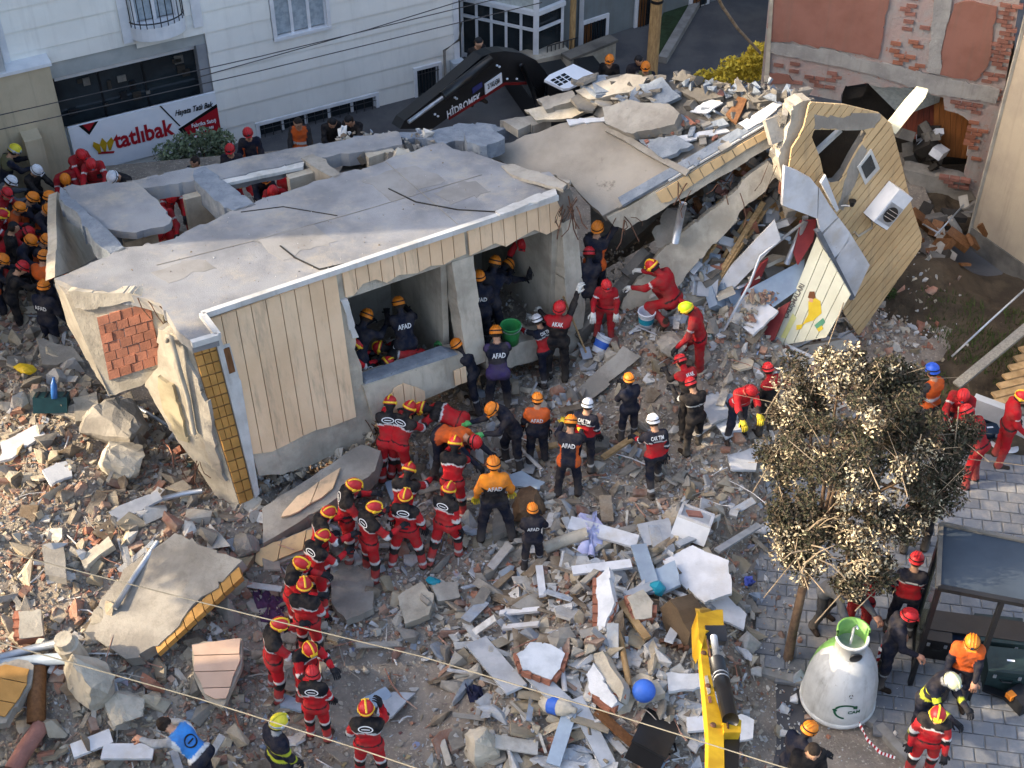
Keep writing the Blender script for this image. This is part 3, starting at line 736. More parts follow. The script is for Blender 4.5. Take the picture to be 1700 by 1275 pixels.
def spoly(name, pts, m, off=.068): return mk(name, *slab([WP(s_, z_, off) for s_, z_ in pts], -SN * .006), m, sign)
spoly('print', [(-8.0, 1.26), (-7.62, 1.26), (-7.84, 1.02)], m_blackp); spoly('print', [(-7.93, 1.26), (-7.69, 1.26), (-7.83, 1.10)], m_red, .072)
spoly('print', [(-6.42, 1.26), (-6.39, 1.26), (-6.08, .72), (-6.11, .72)], m_blackp)
spoly('print', [(-6.14, .66), (-5.3, 1.0), (-5.3, .34), (-5.95, .34)], m_blackp); spoly('print', [(-6.02, .645), (-5.3, .93), (-5.3, .37), (-5.92, .38)], m_red, .072)
UPZ = np.array([0, 0, 1.0])
lettering('tatlıbak', WP(-6.83, .74, .074), SU, UPZ, .5, m_red, sign, fit=1.2)
lettering('Hayata Tatlı Bak', WP(-5.78, 1.02, .074), SU, UPZ, .17, m_blackp, sign, fit=.78, shear=.4)
lettering('Fabrika Satış', WP(-5.62, .66, .078), SU, UPZ, .12, m_sign, sign, fit=.5)
lettering('Mağazası', WP(-5.62, .53, .078), SU, UPZ, .12, m_sign, sign, fit=.36)
for t in (-.6, 0, .6):   # tulip
    cx, cz = -7.62 + t * .13, .74
    spoly('print', [(cx - .02 + t * .03, cz - .16), (cx + .02 + t * .03, cz - .16), (cx + .07 + t * .1, cz + .02), (cx + t * .16, cz + .15 - abs(t) * .06), (cx - .07 + t * .1, cz + .02)], m_gold, .074 + .004 * abs(t))
spoly('print', [(-7.76, .56), (-7.46, .50), (-7.44, .54), (-7.75, .61)], m_red, .074)
part('plinth', rect(-8.28, -5.26, -.5, .2, .02), .3, m_cream, shop)
# side pilaster and the block left of it
pil = part('pilaster', rect(-9.55, -8.3, -.5, 2.78, .35), .7, m_tan)
part('pilaster', rect(-9.1, -8.78, -.5, 1.6, .75), .5, m_tan)
part('pilaster_cap', rect(-9.6, -8.26, 2.78, 2.84, .4), .75, m_frame)
part('pilaster', rect(-22, -9.6, -.5, 2.2, .3), .6, m_tan)
part('corner_trim', rect(-9.02, -8.9, 2.84, ZTOP, .06), .1, m_frame)
part('side_block', rect(-22, -9.06, 2.84, ZTOP, .35), .5, mat('grey_render', '#b9bcbd', '#a9acae', 1, .8, .15))
# windows
def window(s0, s1, z0, z1, panes, name='window', bars=0, frame=.06, glass=None):
    w = part(name, rect(s0 - .07, s1 + .07, z0 - .06, z0, .06), .2, m_frame)
    for q in (rect(s0 - .07, s0, z0, z1 + .07, .05), rect(s1, s1 + .07, z0, z1 + .07, .05), rect(s0, s1, z1, z1 + .07, .05)): part('casing', q, .15, m_frame, w)
    step = (s1 - s0) / panes
    for i in range(panes):
        part('pane', rect(s0 + i * step + .03, s0 + (i + 1) * step - .03, z0 + .03, z1 - .03, -.06), .02, glass or (m_glass if i % 2 else m_curtain), w)
    for i in range(panes + 1): part('sash', rect(s0 + i * step - .03, s0 + i * step + .03, z0, z1, -.03), .05, m_frame, w)
    for i in range(bars):
        x = s0 + (i + .5) * (s1 - s0) / bars
        mk('bar', *tube([WP(x, z0, .06), WP(x, z1, .06)], .008, 5), m_black, w)
    if bars:
        for zz in (z0 + .08, z1 - .08): mk('bar', *tube([WP(s0, zz, .07), WP(s1, zz, .07)], .008, 5), m_black, w)
    return w
window(-3.9, -2.84, 2.08, 2.95, 3, glass=m_curtain)
window(-.98, -.48, -.14, .6, 1, 'barred_window', 7, glass=m_glass)
window(-4.5, -1.94, -.22, .26, 5, 'basement_window', 14, glass=m_glass)
bw_ = window(-6.55, -5.8, 3.0, 4.5, 2, 'balcony_window', 0, glass=m_curtain)
ar = [WP(-6.17 + .52 * math.cos(t), 2.86, .02 + .34 * math.sin(t)) for t in np.linspace(math.pi, 0, 13)]
bal = mk('balcony', *slab([p + [0, 0, .16] for p in ar], (0, 0, -.26)), m_frame, ab)
for i, p in enumerate(ar): mk('baluster', *tube([p + [0, 0, .16], p + [0, 0, .95]], .01, 5), m_black, bal)
for zz in (.25, .95): mk('rail', *tube([p + [0, 0, zz] for p in ar], .014, 5), m_black, bal)
for s_ in (-6.85, -5.5): part('pier', rect(s_, s_ + .18, 2.7, ZTOP, .07), .1, m_frame)
mk('drain_pipe', *tube([WP(-.36, .0, .1), WP(-.36, .95, .1), WP(.0, 1.12, .1), WP(.04, 1.5, .1)], .03, 8), m_conc_d, ab, smooth=True)
part('ledge', rect(-5.2, -.0, -.5, -.42, .12), .2, m_conc_l)
mb_ = empty('meter_box', WP(-.14, .3, .1), 'grey electricity meter box on the corner of the cream building', 'box')
mk('case', *slab(rect(-.22, .06, .22, .66, .24), -SN * .2), mat('pale_grey_paint', '#aab3bb', '#98a2ab', 3, .5, .03), mb_)
mk('lid', *slab(rect(-.2, .04, .26, .62, .252), -SN * .014), m_alu, mb_)

# ------------------------------------------------------------------ grey house with glazed porch
m_greyh = mat('grey_house_render', '#7f8789', '#71797b', .8, .85, .2, 50, streak=.45)
m_tilew = mat('white_porch_tile', '#b9bfba', '#a4aaa6', 14, .6, .1, 30)
gh = empty('grey_house', (2.5, 30, 0), 'grey rendered house with a white framed glazed porch', 'house')
HU = np.array([math.cos(R(33)), math.sin(R(33)), 0]); HN = np.array([HU[1], -HU[0], 0]); HO = np.array([1.2, 28.9, 0])
def HP(s, z, off=0.0): return HO + HU * s + np.array([0, 0, z]) + HN * off
def hrect(s0, s1, z0, z1, off=0.0): return [HP(s0, z0, off), HP(s1, z0, off), HP(s1, z1, off), HP(s0, z1, off)]
hw = mk('wall', *slab(hrect(-.25, 14, -.3, 9, 0), -HN * 7), m_greyh, gh)
def hwin(px0, px1, nbar):
    """window given by two picture corners on the house front"""
    HPl = Plane(HP(0, 0), HP(1, 0), HP(0, 1))
    a = HPl.on(*px0) - HO; b = HPl.on(*px1) - HO
    s0, s1, z0, z1 = a @ HU, b @ HU, b[2], a[2]
    w = mk('window', *slab(hrect(s0, s1, z0, z1, .05), -HN * .045), m_frame, gh)
    mk('pane', *slab(hrect(s0 + .09, s1 - .09, z0 + .09, z1 - .09, .058), -HN * .02), m_glass, w)
    mk('curtain', *slab(hrect(s0 + .1, s0 + .3, z0 + .1, z1 - .1, .064), -HN * .005), m_wood_d, w)
    for i in range(nbar):
        x = s0 + .1 + (s1 - s0 - .2) * (i + .5) / nbar
        mk('bar', *tube([HP(x, z0 + .06, .09), HP(x, z1 - .06, .09)], .012, 5), m_black, w)
    mk('sill', *slab(hrect(s0 - .05, s1 + .05, z0 - .07, z0 - .005, .12), -HN * .1), m_frame, w)
hwin((962, 36), (1007, 78), 6); hwin((1056, -40), (1082, 42), 4); hwin((1146, -30), (1175, 8), 3)
PO = G(889, 118, .0); 
pl_u = np.array([-math.cos(R(-24)), -math.sin(R(-24)), 0]); pr_u = np.array([math.cos(R(40)), math.sin(R(40)), 0])
def porch(u, L, nv, name):
    n_ = np.cross(u, UPZ); n_ = n_ if n_[1] < 0 else -n_
    q = lambda s, z, o=0.0: PO + u * s + np.array([0, 0, z]) + n_ * o
    sd = mk(name, *slab([q(0, 0, -.05), q(L, 0, -.05), q(L, 1.35, -.05), q(0, 1.35, -.05)], -n_ * .04), m_glass, gh)
    mk('upper_panel', *slab([q(0, 1.45), q(L, 1.45), q(L, 5), q(0, 5)], -n_ * .1), m_tilew if nv > 3 else m_greyh, gh)
    mk('beam', *bar(q(-.03, 1.40, .04), q(L, 1.40, .04), .12, .1), m_frame, sd)
    mk('beam', *bar(q(0, .98, .02), q(L, .98, .02), .06, .05), m_frame, sd)
    mk('beam', *bar(q(0, .03, .02), q(L, .03, .02), .06, .07), m_frame, sd)
    for i in range(nv + 1): mk('post', *bar(q(L * i / nv, -.2, .0), q(L * i / nv, 1.4, .0), .06 if 0 < i < nv else .12, .06), m_frame, sd)
porch(pl_u, 1.75, 5, 'porch_glazing'); porch(pr_u, .75, 1, 'porch_glazing')
mk('porch_room', *slab([PO + pl_u * .05 + [.05, .35, 0], PO + pl_u * 1.8 + [0, .35, 0], PO + pl_u * 1.8 + [.4, 2.5, 0], PO + pr_u * .8 + [0, 1.6, 0]], (0, 0, 5)), m_conc_d, gh)
mk('porch_post', *bar(PO + [0, -.03, -.2], PO + [0, -.03, 5], .14, .12), m_frame, gh)
mk('pier', *bar(HP(.35, -.3, .06), HP(.35, 8, .06), .1, .1), m_frame, gh)
st = empty('porch_steps', G(905, 128), 'concrete porch steps beside the black railing', 'steps')
for i in range(3): mk('step', *box(G(905, 128) + [.1 - i * .05, .15 * i, .08 + i * .15], (1.0, .5, .15), rotm(0, 0, R(25))), m_conc_l, st)
rl = empty('railing', G(910, 128), 'black iron railing on the porch steps', 'railing')
for i in range(8):
    p = G(908, 118) + np.array([math.cos(R(30)), math.sin(R(30)), 0]) * .1 * i
    mk('baluster', *tube([p, p + [0, 0, .6]], .012, 5), m_black, rl)
for zz in (.12, .6): mk('rail', *tube([G(908, 118) + [0, 0, zz], G(908, 118) + np.array([math.cos(R(30)), math.sin(R(30)), 0]) * .75 + [0, 0, zz]], .016, 5), m_black, rl)
def pole(px, py, r_, h, m, label, lean=0.0):
    p = G(px, py); e = empty('utility_pole', p, label, 'pole')
    mk('shaft', *tube([p, p + [lean * .5, 0, h / 2], p + [lean, 0, h]], [r_, r_ * .93, r_ * .85], 10), m, e, smooth=True)
    mk('cable_clamp', *lathe([(r_ * 1.1, 0), (r_ * 1.1, .06)], 10, p + [lean * .2, 0, h * .2]), m_black, e)
    return e
m_pole = mat('weathered_pole_wood', '#a8875a', '#8b6e48', 9, .85, .3, 40, stretch=(3, 3, .6))
pole(1081, 130, .13, 9, m_pole, 'thick wooden utility pole in the street behind the roof')
pole(949, 97, .07, 9, m_pole, 'thin pale wooden pole in front of the grey house')
lw_ = empty('garden_wall', G(980, 118), 'low grey garden wall with black top railing beside the digger', 'wall')
mk('wall_body', *bar(G(940, 128) + [0, 0, .2], G(1015, 96) + [0, 0, .2], .25, .5), m_conc_l, lw_)
mk('wall_top', *bar(G(938, 128) + [0, 0, .48], G(1017, 96) + [0, 0, .48], .32, .06), m_conc_d, lw_)

# ------------------------------------------------------------------ broken brick building on the right
m_redp = mat('red_brown_plaster', '#93675a', '#875d50', 1.6, .88, .25, 40, speck='#b07a66', speck_at=.68, speck_scale=10, streak=.45)
m_pink = mat('mortar_smeared_brick', '#a8938c', '#9f9a95', 3.2, .92, .7, 16, speck='#a06a58', speck_at=.57, speck_scale=6, streak=.45)
m_mort2 = mat('grey_render_coat', '#a3a09b', '#908d89', 3, .92, .7, 18, speck='#b6b4b0', speck_at=.6, streak=.45)
BRK = wall_plane(G(1618, 335, 0), -17)
bb = empty('brick_building', BRK.on(1500, 300), 'damaged brick building with red brown plaster and a torn hole', 'building')
bwall = pslab('wall', BRK, [(1262, 150), (1280, -40), (1700, -40), (1664, 168), (1566, 162), (1508, 146), (1440, 138), (1404, 142), (1396, 168), (1330, 155)], .3, m_pink, bb, seed=91, amp=3, step=10, edges=(3, 4, 5, 6, 7))
rwall = pslab('wall', BRK, [(1566, 163), (1664, 168), (1622, 345), (1604, 335), (1612, 305), (1600, 290), (1610, 240), (1613, 205), (1590, 188), (1568, 182)], .3, m_pink, bb, seed=92, amp=3, step=9, edges=(2, 3, 4, 5, 6, 7, 8))
pslab('wall_foot', BRK, [(1500, 282), (1560, 292), (1604, 310), (1624, 340), (1612, 430), (1560, 400), (1520, 330)], .35, m_conc, bb, off=.03, seed=93, amp=4, step=12)
pslab('plaster', BRK, [(1281, -40), (1478, -40), (1472, 20), (1466, 62), (1458, 98), (1395, 84), (1340, 74), (1276, 66)], .05, m_redp, bwall, off=.04, seed=94, amp=3, step=9, edges=(1, 2, 3, 4, 5, 6))
pslab('plaster', BRK, [(1584, 8), (1620, 4), (1655, 12), (1648, 60), (1640, 110), (1618, 135), (1560, 124), (1566, 70)], .05, m_redp, bwall, off=.04, seed=95, amp=3, step=10)
pslab('plaster', BRK, [(1277, 122), (1310, 126), (1318, 140), (1290, 140), (1275, 138)], .05, m_redp, bwall, off=.04, seed=96, amp=2, step=8)
pslab('ring_beam', BRK, [(1275, 70), (1340, 78), (1395, 88), (1455, 104), (1545, 124), (1660, 150), (1654, 172), (1560, 158), (1500, 140), (1400, 112), (1273, 88)], .08, m_mort2, bwall, off=.05, seed=97, amp=2.5, step=9)
pslab('column', BRK, [(1553, -40), (1585, -40), (1572, 40), (1560, 124), (1538, 120), (1545, 50)], .08, m_mort2, bwall, off=.052, seed=98, amp=2.5, step=9)
pslab('column', BRK, [(1268, 140), (1281, -40), (1286, -40), (1276, 138)], .08, m_conc_l, bwall, off=.06)
BU = np.array([math.cos(R(-17)), math.sin(R(-17)), 0]); 
def brk_rows(px_poly, parent, m, bw=.2, bh=.075, keep=1.0, off=-.02, seed=0):
    g = random.Random(seed); P2 = [((p - BRK.o) @ BU, p[2]) for p in BRK.poly(px_poly)]
    x0, x1 = min(p[0] for p in P2), max(p[0] for p in P2); z0, z1 = min(p[1] for p in P2), max(p[1] for p in P2)
    j = 0; z_ = z0
    while z_ < z1:
        x = x0 - (bw / 2 if j % 2 else 0)
        while x < x1:
            if inside((x + bw / 2, z_ + bh / 2), P2) and g.random() < keep:
                c_ = BRK.o + BU * (x + bw / 2); c_[2] = z_ + bh / 2
                mk('brick', *box(c_ + BRK.n * (off + g.uniform(-.015, .012)), (bw - .018, .12, bh - .014), rotm(0, 0, R(-17))), m, parent)
            x += bw
        z_ += bh; j += 1
brk_rows([(1660, 5), (1692, 5), (1655, 165), (1632, 150), (1645, 100)], bwall, m_brick_d, keep=.75, seed=1)
brk_rows([(1568, 165), (1632, 168), (1626, 196), (1590, 186)], rwall, m_brick_d, keep=.9, seed=2)
brk_rows([(1480, 60), (1530, 70), (1528, 118), (1478, 100)], bwall, m_brick, keep=.5, seed=3, off=-.015)
brk_rows([(1560, 285), (1612, 296), (1606, 312), (1566, 304)], rwall, m_brick_d, keep=.9, seed=4, off=.05)
brk_rows([(1608, 200), (1640, 200), (1628, 290), (1606, 285)], rwall, m_brick, keep=.35, seed=5)
brk_rows([(1500, -20), (1545, -20), (1540, 60), (1490, 55)], bwall, m_brick_d, keep=.4, seed=6, off=-.02)
brk_rows([(1285, 98), (1390, 116), (1395, 150), (1285, 132)], bwall, m_brick_d, keep=.3, seed=7, off=-.025)
# room behind the hole
ip = lambda px, py, d: BRK.on(px, py) - BRK.n * d
hr = empty('torn_room', BRK.on(1500, 280)); hr.parent = bb; hr.location = Vector(BRK.on(1500, 280)) - wloc(bb)
m_panel = mat('varnished_panel', '#8f5a2f', '#7c4c26', 2.5, .5, .1, 20, stretch=(8, 8, .5))
m_redpanel = mat('red_brown_panel', '#8c4a38', '#7a4032', 2.5, .6, .1, 20, stretch=(8, 8, .5))
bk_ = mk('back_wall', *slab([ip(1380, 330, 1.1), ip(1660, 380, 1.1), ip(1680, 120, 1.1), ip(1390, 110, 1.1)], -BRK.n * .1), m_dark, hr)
for i in range(7):
    x = 1545 + i * 9.4
    mk('door_plank', *slab([ip(x, 282 + i * 1.2, .55), ip(x + 9, 283 + i * 1.2, .55), ip(x + 11, 178 + i * 2.2, .55), ip(x + 2, 176 + i * 2.2, .55)], -BRK.n * .05), m_panel, hr)
for i in range(6):
    x = 1488 + i * 9.6
    mk('wall_plank', *slab([ip(x, 262 + i * 2, .8), ip(x + 9, 263 + i * 2, .8), ip(x + 11, 196 - i * 3, .8), ip(x + 2, 198 - i * 3, .8)], -BRK.n * .05), m_redpanel, hr)
for i in range(9):
    t0, t1 = i / 9, (i + .93) / 9
    L_ = lambda a, b, t: (a[0] + (b[0] - a[0]) * t, a[1] + (b[1] - a[1]) * t)
    q0, q1, q2, q3 = L_((1442, 146), (1562, 162), t0), L_((1442, 146), (1562, 162), t1), L_((1492, 216), (1556, 192), t1), L_((1492, 216), (1556, 192), t0)
    mk('ceiling_board', *slab([ip(*q0, .12), ip(*q1, .12), ip(*q2, .5), ip(*q3, .5)], (0, 0, .04)), m_tilew, hr)
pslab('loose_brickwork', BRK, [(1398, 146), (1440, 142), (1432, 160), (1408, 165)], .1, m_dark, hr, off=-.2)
for k in range(14):
    p = ip(rng.uniform(1482, 1560), rng.uniform(232, 300), rng.uniform(.1, .5)); s_ = rng.uniform(.1, .3)
    mk('fallen_piece', *box(p, (s_ * 1.5, s_, s_ * .7), rotm(rng.random(), rng.random(), rng.random() * 3)), rng.choice((m_conc_d, m_dark, m_conc_d, m_plaster)), hr)

# beige neighbour at the right edge
bc = G(1606, 402, 0); b2 = G(1712, 478, 0)
nb = empty('beige_building', bc, 'plain beige rendered building at the right edge of the scene', 'building')
m_beige = mat('beige_render', '#b3a48d', '#a09280', .7, .9, .3, 45, speck='#948775', speck_at=.66, speck_scale=3, streak=.45)
dirb = (b2 - bc) / np.linalg.norm(b2 - bc)
mk('wall', *slab([bc + [0, 0, -.4], bc + dirb * 5 + [0, 0, -.4], bc + dirb * 5 + [0, 0, 10], bc + [0, 0, 10]], (6.0, 4.5, 0)), m_beige, nb)
mk('corner_bead', *bar(bc + [-.012, -.012, -.3], bc + [-.012, -.012, 10], .05, .05), m_conc_l, nb)
mk('wall_base', *slab([bc + [-.02, -.03, -.4], bc + dirb * 5 + [-.02, -.03, -.4], bc + dirb * 5 + [-.02, -.03, .35], bc + [-.02, -.03, .35]], (.5, .4, 0)), m_conc_d, nb)

# ------------------------------------------------------------------ black excavator behind the roof
exv = empty('excavator', G(930, 170), 'black excavator with long boom reaching over the back of the building', 'excavator')
EXP = Plane(at_y(680, 212, 23.6), at_y(850, 95, 25.3), at_y(680, 212, 23.6) + np.array([0, 0, 1.0]))
m_redm = mat('red_machine_paint', '#7d1f1f', '#6c1a1a', 3, .5, .05)
boom = pslab('boom', EXP, [(664, 214), (672, 200), (690, 186), (735, 150), (800, 94), (818, 87), (838, 85), (865, 88), (890, 100), (905, 118), (922, 150), (930, 185), (905, 180), (893, 150), (880, 138), (858, 132), (838, 138), (820, 148), (780, 174), (742, 197), (718, 214)], .26, m_black, exv)
mk('boom_rod', *tube([EXP.on(678, 203, .08), EXP.on(740, 158, .08)], .04, 8), m_alu, exv, smooth=True)
mk('hydraulic_cylinder', *tube([EXP.on(735, 160, .1), EXP.on(815, 98, .1)], .1, 10), m_black, exv, smooth=True)
mk('stripe', *bar(EXP.on(745, 197, .02), EXP.on(838, 139, .02), .03, .05), m_redm, exv)
mk('stripe', *bar(EXP.on(838, 139, .02), EXP.on(880, 138, .02), .03, .05), m_redm, exv)
eu = EXP.on(803, 156) - EXP.on(742, 190); ev = np.cross(EXP.n, eu)
lettering('HİDROMEK', EXP.on(770, 176, .012), eu, ev, .24, m_sign, exv, fit=.86)
plt_ = pslab('plate', EXP, [(805, 140), (833, 121), (834, 138), (806, 157)], .02, m_sign, exv, off=.02)
lettering('25 YAKLAŞMA', EXP.on(820, 139, .026), eu, ev, .16, m_blackp, plt_, fit=.32)
bp_ = pslab('plate', EXP, [(784, 147), (800, 136), (801, 144), (785, 156)], .01, mat('sign_blue', '#3b3f7a', '#343868', 2, .5, .02), exv, off=.015)
for a in ((755, 162), (758, 164), (722, 190), (727, 193), (825, 109), (829, 111), (842, 131), (858, 131)):
    mk('bolt', *lathe([(.025, -.01), (.025, .012), (.012, .02)], 8, EXP.on(*a, .012), None), m_sign, exv)
mk('stick_cylinder', *tube([EXP.on(866, 108, .1), EXP.on(884, 150, .1), EXP.on(892, 175, .1)], .05, 8), m_black, exv, smooth=True)
bc_ = at_y(950, 150, 25.6)
mk('machine_body', *box(bc_ + [0, .7, -.6], (1.2, 1.1, .8), rotm(0, 0, R(20))), m_black, exv)
cab = mk('cab', *box(bc_ + [-.35, .6, -.25], (.6, .8, .7), rotm(0, 0, R(20))), m_black, exv)
mk('cab_window', *box(bc_ + [-.35, .6, -.2], (.63, .6, .4), rotm(0, 0, R(20))), m_glass, cab)
rp = pslab('roof_panel', Plane(at_y(906, 132, 25.2), at_y(955, 106, 25.9), at_y(940, 148, 25.0)), [(904, 132), (912, 124), (952, 106), (990, 124), (945, 146), (935, 147)], .06, m_sign, exv)
RPP = Plane(at_y(906, 132, 25.2), at_y(955, 106, 25.9), at_y(940, 148, 25.0))
for i in range(3):
    for j in range(3):
        o_ = np.array([914 + i * 8.5 + j * 5.5, 132.5 - i * 4.2 + j * 3.6])
        pslab('vent', RPP, [tuple(o_), tuple(o_ + [6, -3]), tuple(o_ + [10, -.4]), tuple(o_ + [4, 2.6])], .02, m_glass, rp, off=.012)
mk('engine_cover', *box(at_y(985, 135, 26.2), (.7, .6, .2), rotm(.1, 0, R(20))), m_black, exv)
for s_ in (-.75, .75): mk('track', *box((bc_[0] + s_, bc_[1] + .7, .28), (.45, 2.6, .6), rotm(0, 0, R(20))), m_black, exv)
# ------------------------------------------------------------------ unseen houses and a tree, added left of the view to shape the shade
m_shade = mat('ochre_render', '#c2b59c', '#b0a389', .8, .9, .2, 40)
def shade_house(y0, y1, h, label):  # added caster, its height and span set by the shade wanted
    e = empty('house', (-15, (y0 + y1) / 2, 0), label, 'house')
    mk('wall', *box((-17, (y0 + y1) / 2, h / 2 - .3), (8, y1 - y0, h), None), m_shade, e)
    mk('roof', *slab([(-21.3, y0 - .3, h - .3), (-12.7, y0 - .3, h - .3), (-12.7, y1 + .3, h - .3), (-21.3, y1 + .3, h - .3)], (0, 0, .25)), m_conc, e)
    for z_ in np.arange(1.2, h - 1.5, 2.9):
        for y_ in np.arange(y0 + 1, y1 - 1, 2.2):
            w = mk('window', *box((-12.98, y_, z_ + .6), (.06, 1.0, 1.3), None), m_frame, e); mk('pane', *box((-12.94, y_, z_ + .6), (.03, .84, 1.14), None), m_glass, w)
shade_house(-14, 9.6, 9.6, 'tall ochre house added as unseen shade caster on the left near the camera')
shade_house(15.8, 18.1, 12.4, 'ochre house added as unseen shade caster on the left beyond the tree')
shade_house(18.8, 24.4, 18.0, 'very tall ochre house added as unseen shade caster on the left, farthest away')
m_bark = mat('bark', '#5a4a3a', '#453829', 8, .95, .8, 20)
m_leaf_g = mat('green_leaf', '#4c5d2f', '#3c4c25', 3, .7, .1, rnd=.0)
def leaf_cloud(centers, n, size, seed, flat=.6):
    """n single leaves (bent quads) spread through ellipsoids; returns vertices and faces"""
    g = np.random.default_rng(seed); C = []; 
    w = np.array([c[1][0] * c[1][1] * c[1][2] for c in centers]) ** .75; w /= w.sum()
    pick = g.choice(len(centers), n, p=w)
    d = g.normal(size=(n, 3)); d /= np.linalg.norm(d, axis=1)[:, None]
    rad = g.random(n) ** .45
    P = np.array([centers[i][0] for i in pick]) + d * rad[:, None] * np.array([centers[i][1] for i in pick])
    a = g.normal(size=(n, 3)); a /= np.linalg.norm(a, axis=1)[:, None]
    b = np.cross(a, g.normal(size=(n, 3))); b /= np.linalg.norm(b, axis=1)[:, None]
    s = size * g.uniform(.6, 1.4, n)[:, None]
    c = np.cross(a, b)
    V = np.stack([P - a * s, P - b * s * flat * .6 + c * s * .15, P + a * s, P + b * s * flat * .6 + c * s * .15], 1).reshape(-1, 3)
    F = np.arange(4 * n).reshape(n, 4).tolist()
    return V, F
st_ = empty('added_shade_tree', (-13.2, 10.3, 0), 'broad leafy tree added as unseen shade caster on the left between two houses', 'tree')  # unseen tree, added to block the sun
mk('trunk', *tube([(-13.2, 10.3, 0), (-13.1, 10.3, 3), (-13, 10.6, 6), (-13, 10.8, 9)], [.28, .22, .16, .06], 8), m_bark, st_, smooth=True)
V, F = leaf_cloud([((-13.2, 11.2, 8.2), (1.7, 1.5, 2.5)), ((-13, 12.5, 9.2), (1.6, 1.1, 2.5)), ((-13, 14.6, 11.3), (1.4, 1.1, 1.5)), ((-13.1, 12.4, 6.4), (1.3, 1.3, 1.0)), ((-13.2, 13.6, 5.6), (1.2, .8, .8))], 9500, .17, 5)
tag(mk('crown', V, F, m_leaf_g, st_), kind='stuff')

# ------------------------------------------------------------------ pieces of the collapse, placed one by one
def thing(o, label, cat, group=None): return tag(o, label, cat, group)
def piece(name, pts, zs, thick, m, label, cat, seed=None, amp=3, step=12, parent=None, edges=None):
    a = [G(*pts[i], zs[i]) for i in range(3)]
    o = pslab(name, Plane(*a), pts, thick, m, parent, seed=seed, amp=amp, step=step, edges=edges)
    if parent is None: thing(o, label, cat)
    return o
def flatp(pts, lift=.06, tilt=(0, 0)):
    cx = sum(p[0] for p in pts) / len(pts); cy = sum(p[1] for p in pts) / len(pts)
    c_ = GH(cx, cy, lift); n = np.array([tilt[0], tilt[1], 1.0]); t1 = np.cross(n, (0, 1, 0)); t2 = np.cross(n, t1)
    return Plane(c_, c_ + t1, c_ + t2)
def flat(name, pts, m, label, cat, lift=.06, tilt=(0, 0), thick=.06, seed=None, amp=2.5, step=11, parent=None, edges=None, group=None):
    o = pslab(name, flatp(pts, lift, tilt), pts, thick, m, parent, seed=seed, amp=amp, step=step, edges=edges)
    if parent is None: thing(o, label, cat, group)
    return o
m_sheet = mat('white_sheet', '#cfd0d3', '#bcbdc0', 3, .6, .1, 30, rnd=.07, speck='#96928b', speck_at=.62, speck_scale=11, dust=.3)
m_blue_s = mat('blue_grey_sheet', '#96a5b4', '#8794a3', 3, .5, .05, 30, rnd=.05)
m_redboard = mat('dull_red_board', '#8d3434', '#7c2d2e', 3, .6, .08)
m_dryw = mat('grey_board', '#b1b3b6', '#9c9fa3', 4, .8, .2, 30, rnd=.08, speck='#84827f', speck_at=.66)
piece('concrete_slab', [(1030, 512), (1062, 545), (1292, 290), (1275, 268), (1180, 350), (1090, 425)], (1.55, 1.25, 3.7), .2, m_conc_l, 'long pale concrete slab leaning from the right roof edge down to the rescuers', 'slab', 1, 4)
piece('concrete_slab', [(960, 560), (1020, 500), (1080, 420), (1100, 430), (1040, 530), (985, 590)], (1.35, 1.7, 2.3), .18, m_conc_d, 'dark concrete slab sloping beside the second column', 'slab', 2, 4)
piece('column_piece', [(1082, 385), (1108, 345), (1132, 356), (1110, 412), (1090, 410)], (2.6, 3.0, 3.0), .3, m_conc, 'broken grey column stump hanging below the parapet', 'column', 3, 3, 8)
mk_pipe = lambda name, pts, r_, m, label, cat, n=8: thing(mk(name, *tube(pts, r_, n), m, smooth=True), label, cat)
mk_pipe('plastic_pipe', [G(1121, 402, 2.7), G(1134, 338, 3.4)], .06, m_alu, 'thick pale plastic pipe hanging below the parapet', 'pipe', 10)
mk_pipe('plastic_pipe', [G(1198, 555, 1.5), G(1245, 470, 2.1), G(1262, 425, 2.5), G(1330, 372, 2.9)], .025, m_alu, 'thin bent pale pipe crossing the broken wall panels', 'pipe')
mk_pipe('plastic_pipe', [G(1306, 438, 2.2), G(1337, 366, 2.9)], .05, m_alu, 'short pale pipe standing against the red panel under the white panels', 'pipe', 10)
piece('white_panel', [(1168, 508), (1184, 514), (1296, 398), (1286, 366), (1214, 442)], (1.45, 1.4, 2.75), .05, m_sheet, 'long white wall panel leaning in the torn right front', 'panel')
piece('white_panel', [(1180, 492), (1236, 478), (1292, 516), (1250, 556), (1200, 522)], (1.6, 1.75, 1.7), .06, m_sheet, 'square white panel carrying brick crumbs under the blue sheet', 'panel', 4, 1.5, 14)
piece('blue_sheet', [(1238, 482), (1336, 430), (1332, 476), (1284, 510)], (1.85, 2.2, 1.9), .04, m_blue_s, 'pale blue grey wall sheet beside the painted boards', 'panel')
piece('red_board', [(1226, 500), (1264, 440), (1276, 430), (1262, 466), (1240, 490)], (1.6, 2.3, 2.4), .05, m_redboard, 'dull red board wedged behind the long white panel', 'board')
piece('red_board', [(1292, 512), (1312, 500), (1284, 564), (1266, 574), (1252, 556)], (1.6, 1.75, 1.2), .05, m_redboard, 'dull red board beside the square white panel', 'board')
piece('red_board', [(1330, 366), (1356, 364), (1350, 400), (1325, 440), (1318, 420)], (2.9, 2.9, 2.6), .05, m_redboard, 'dull red board below the white sandwich panels', 'board')
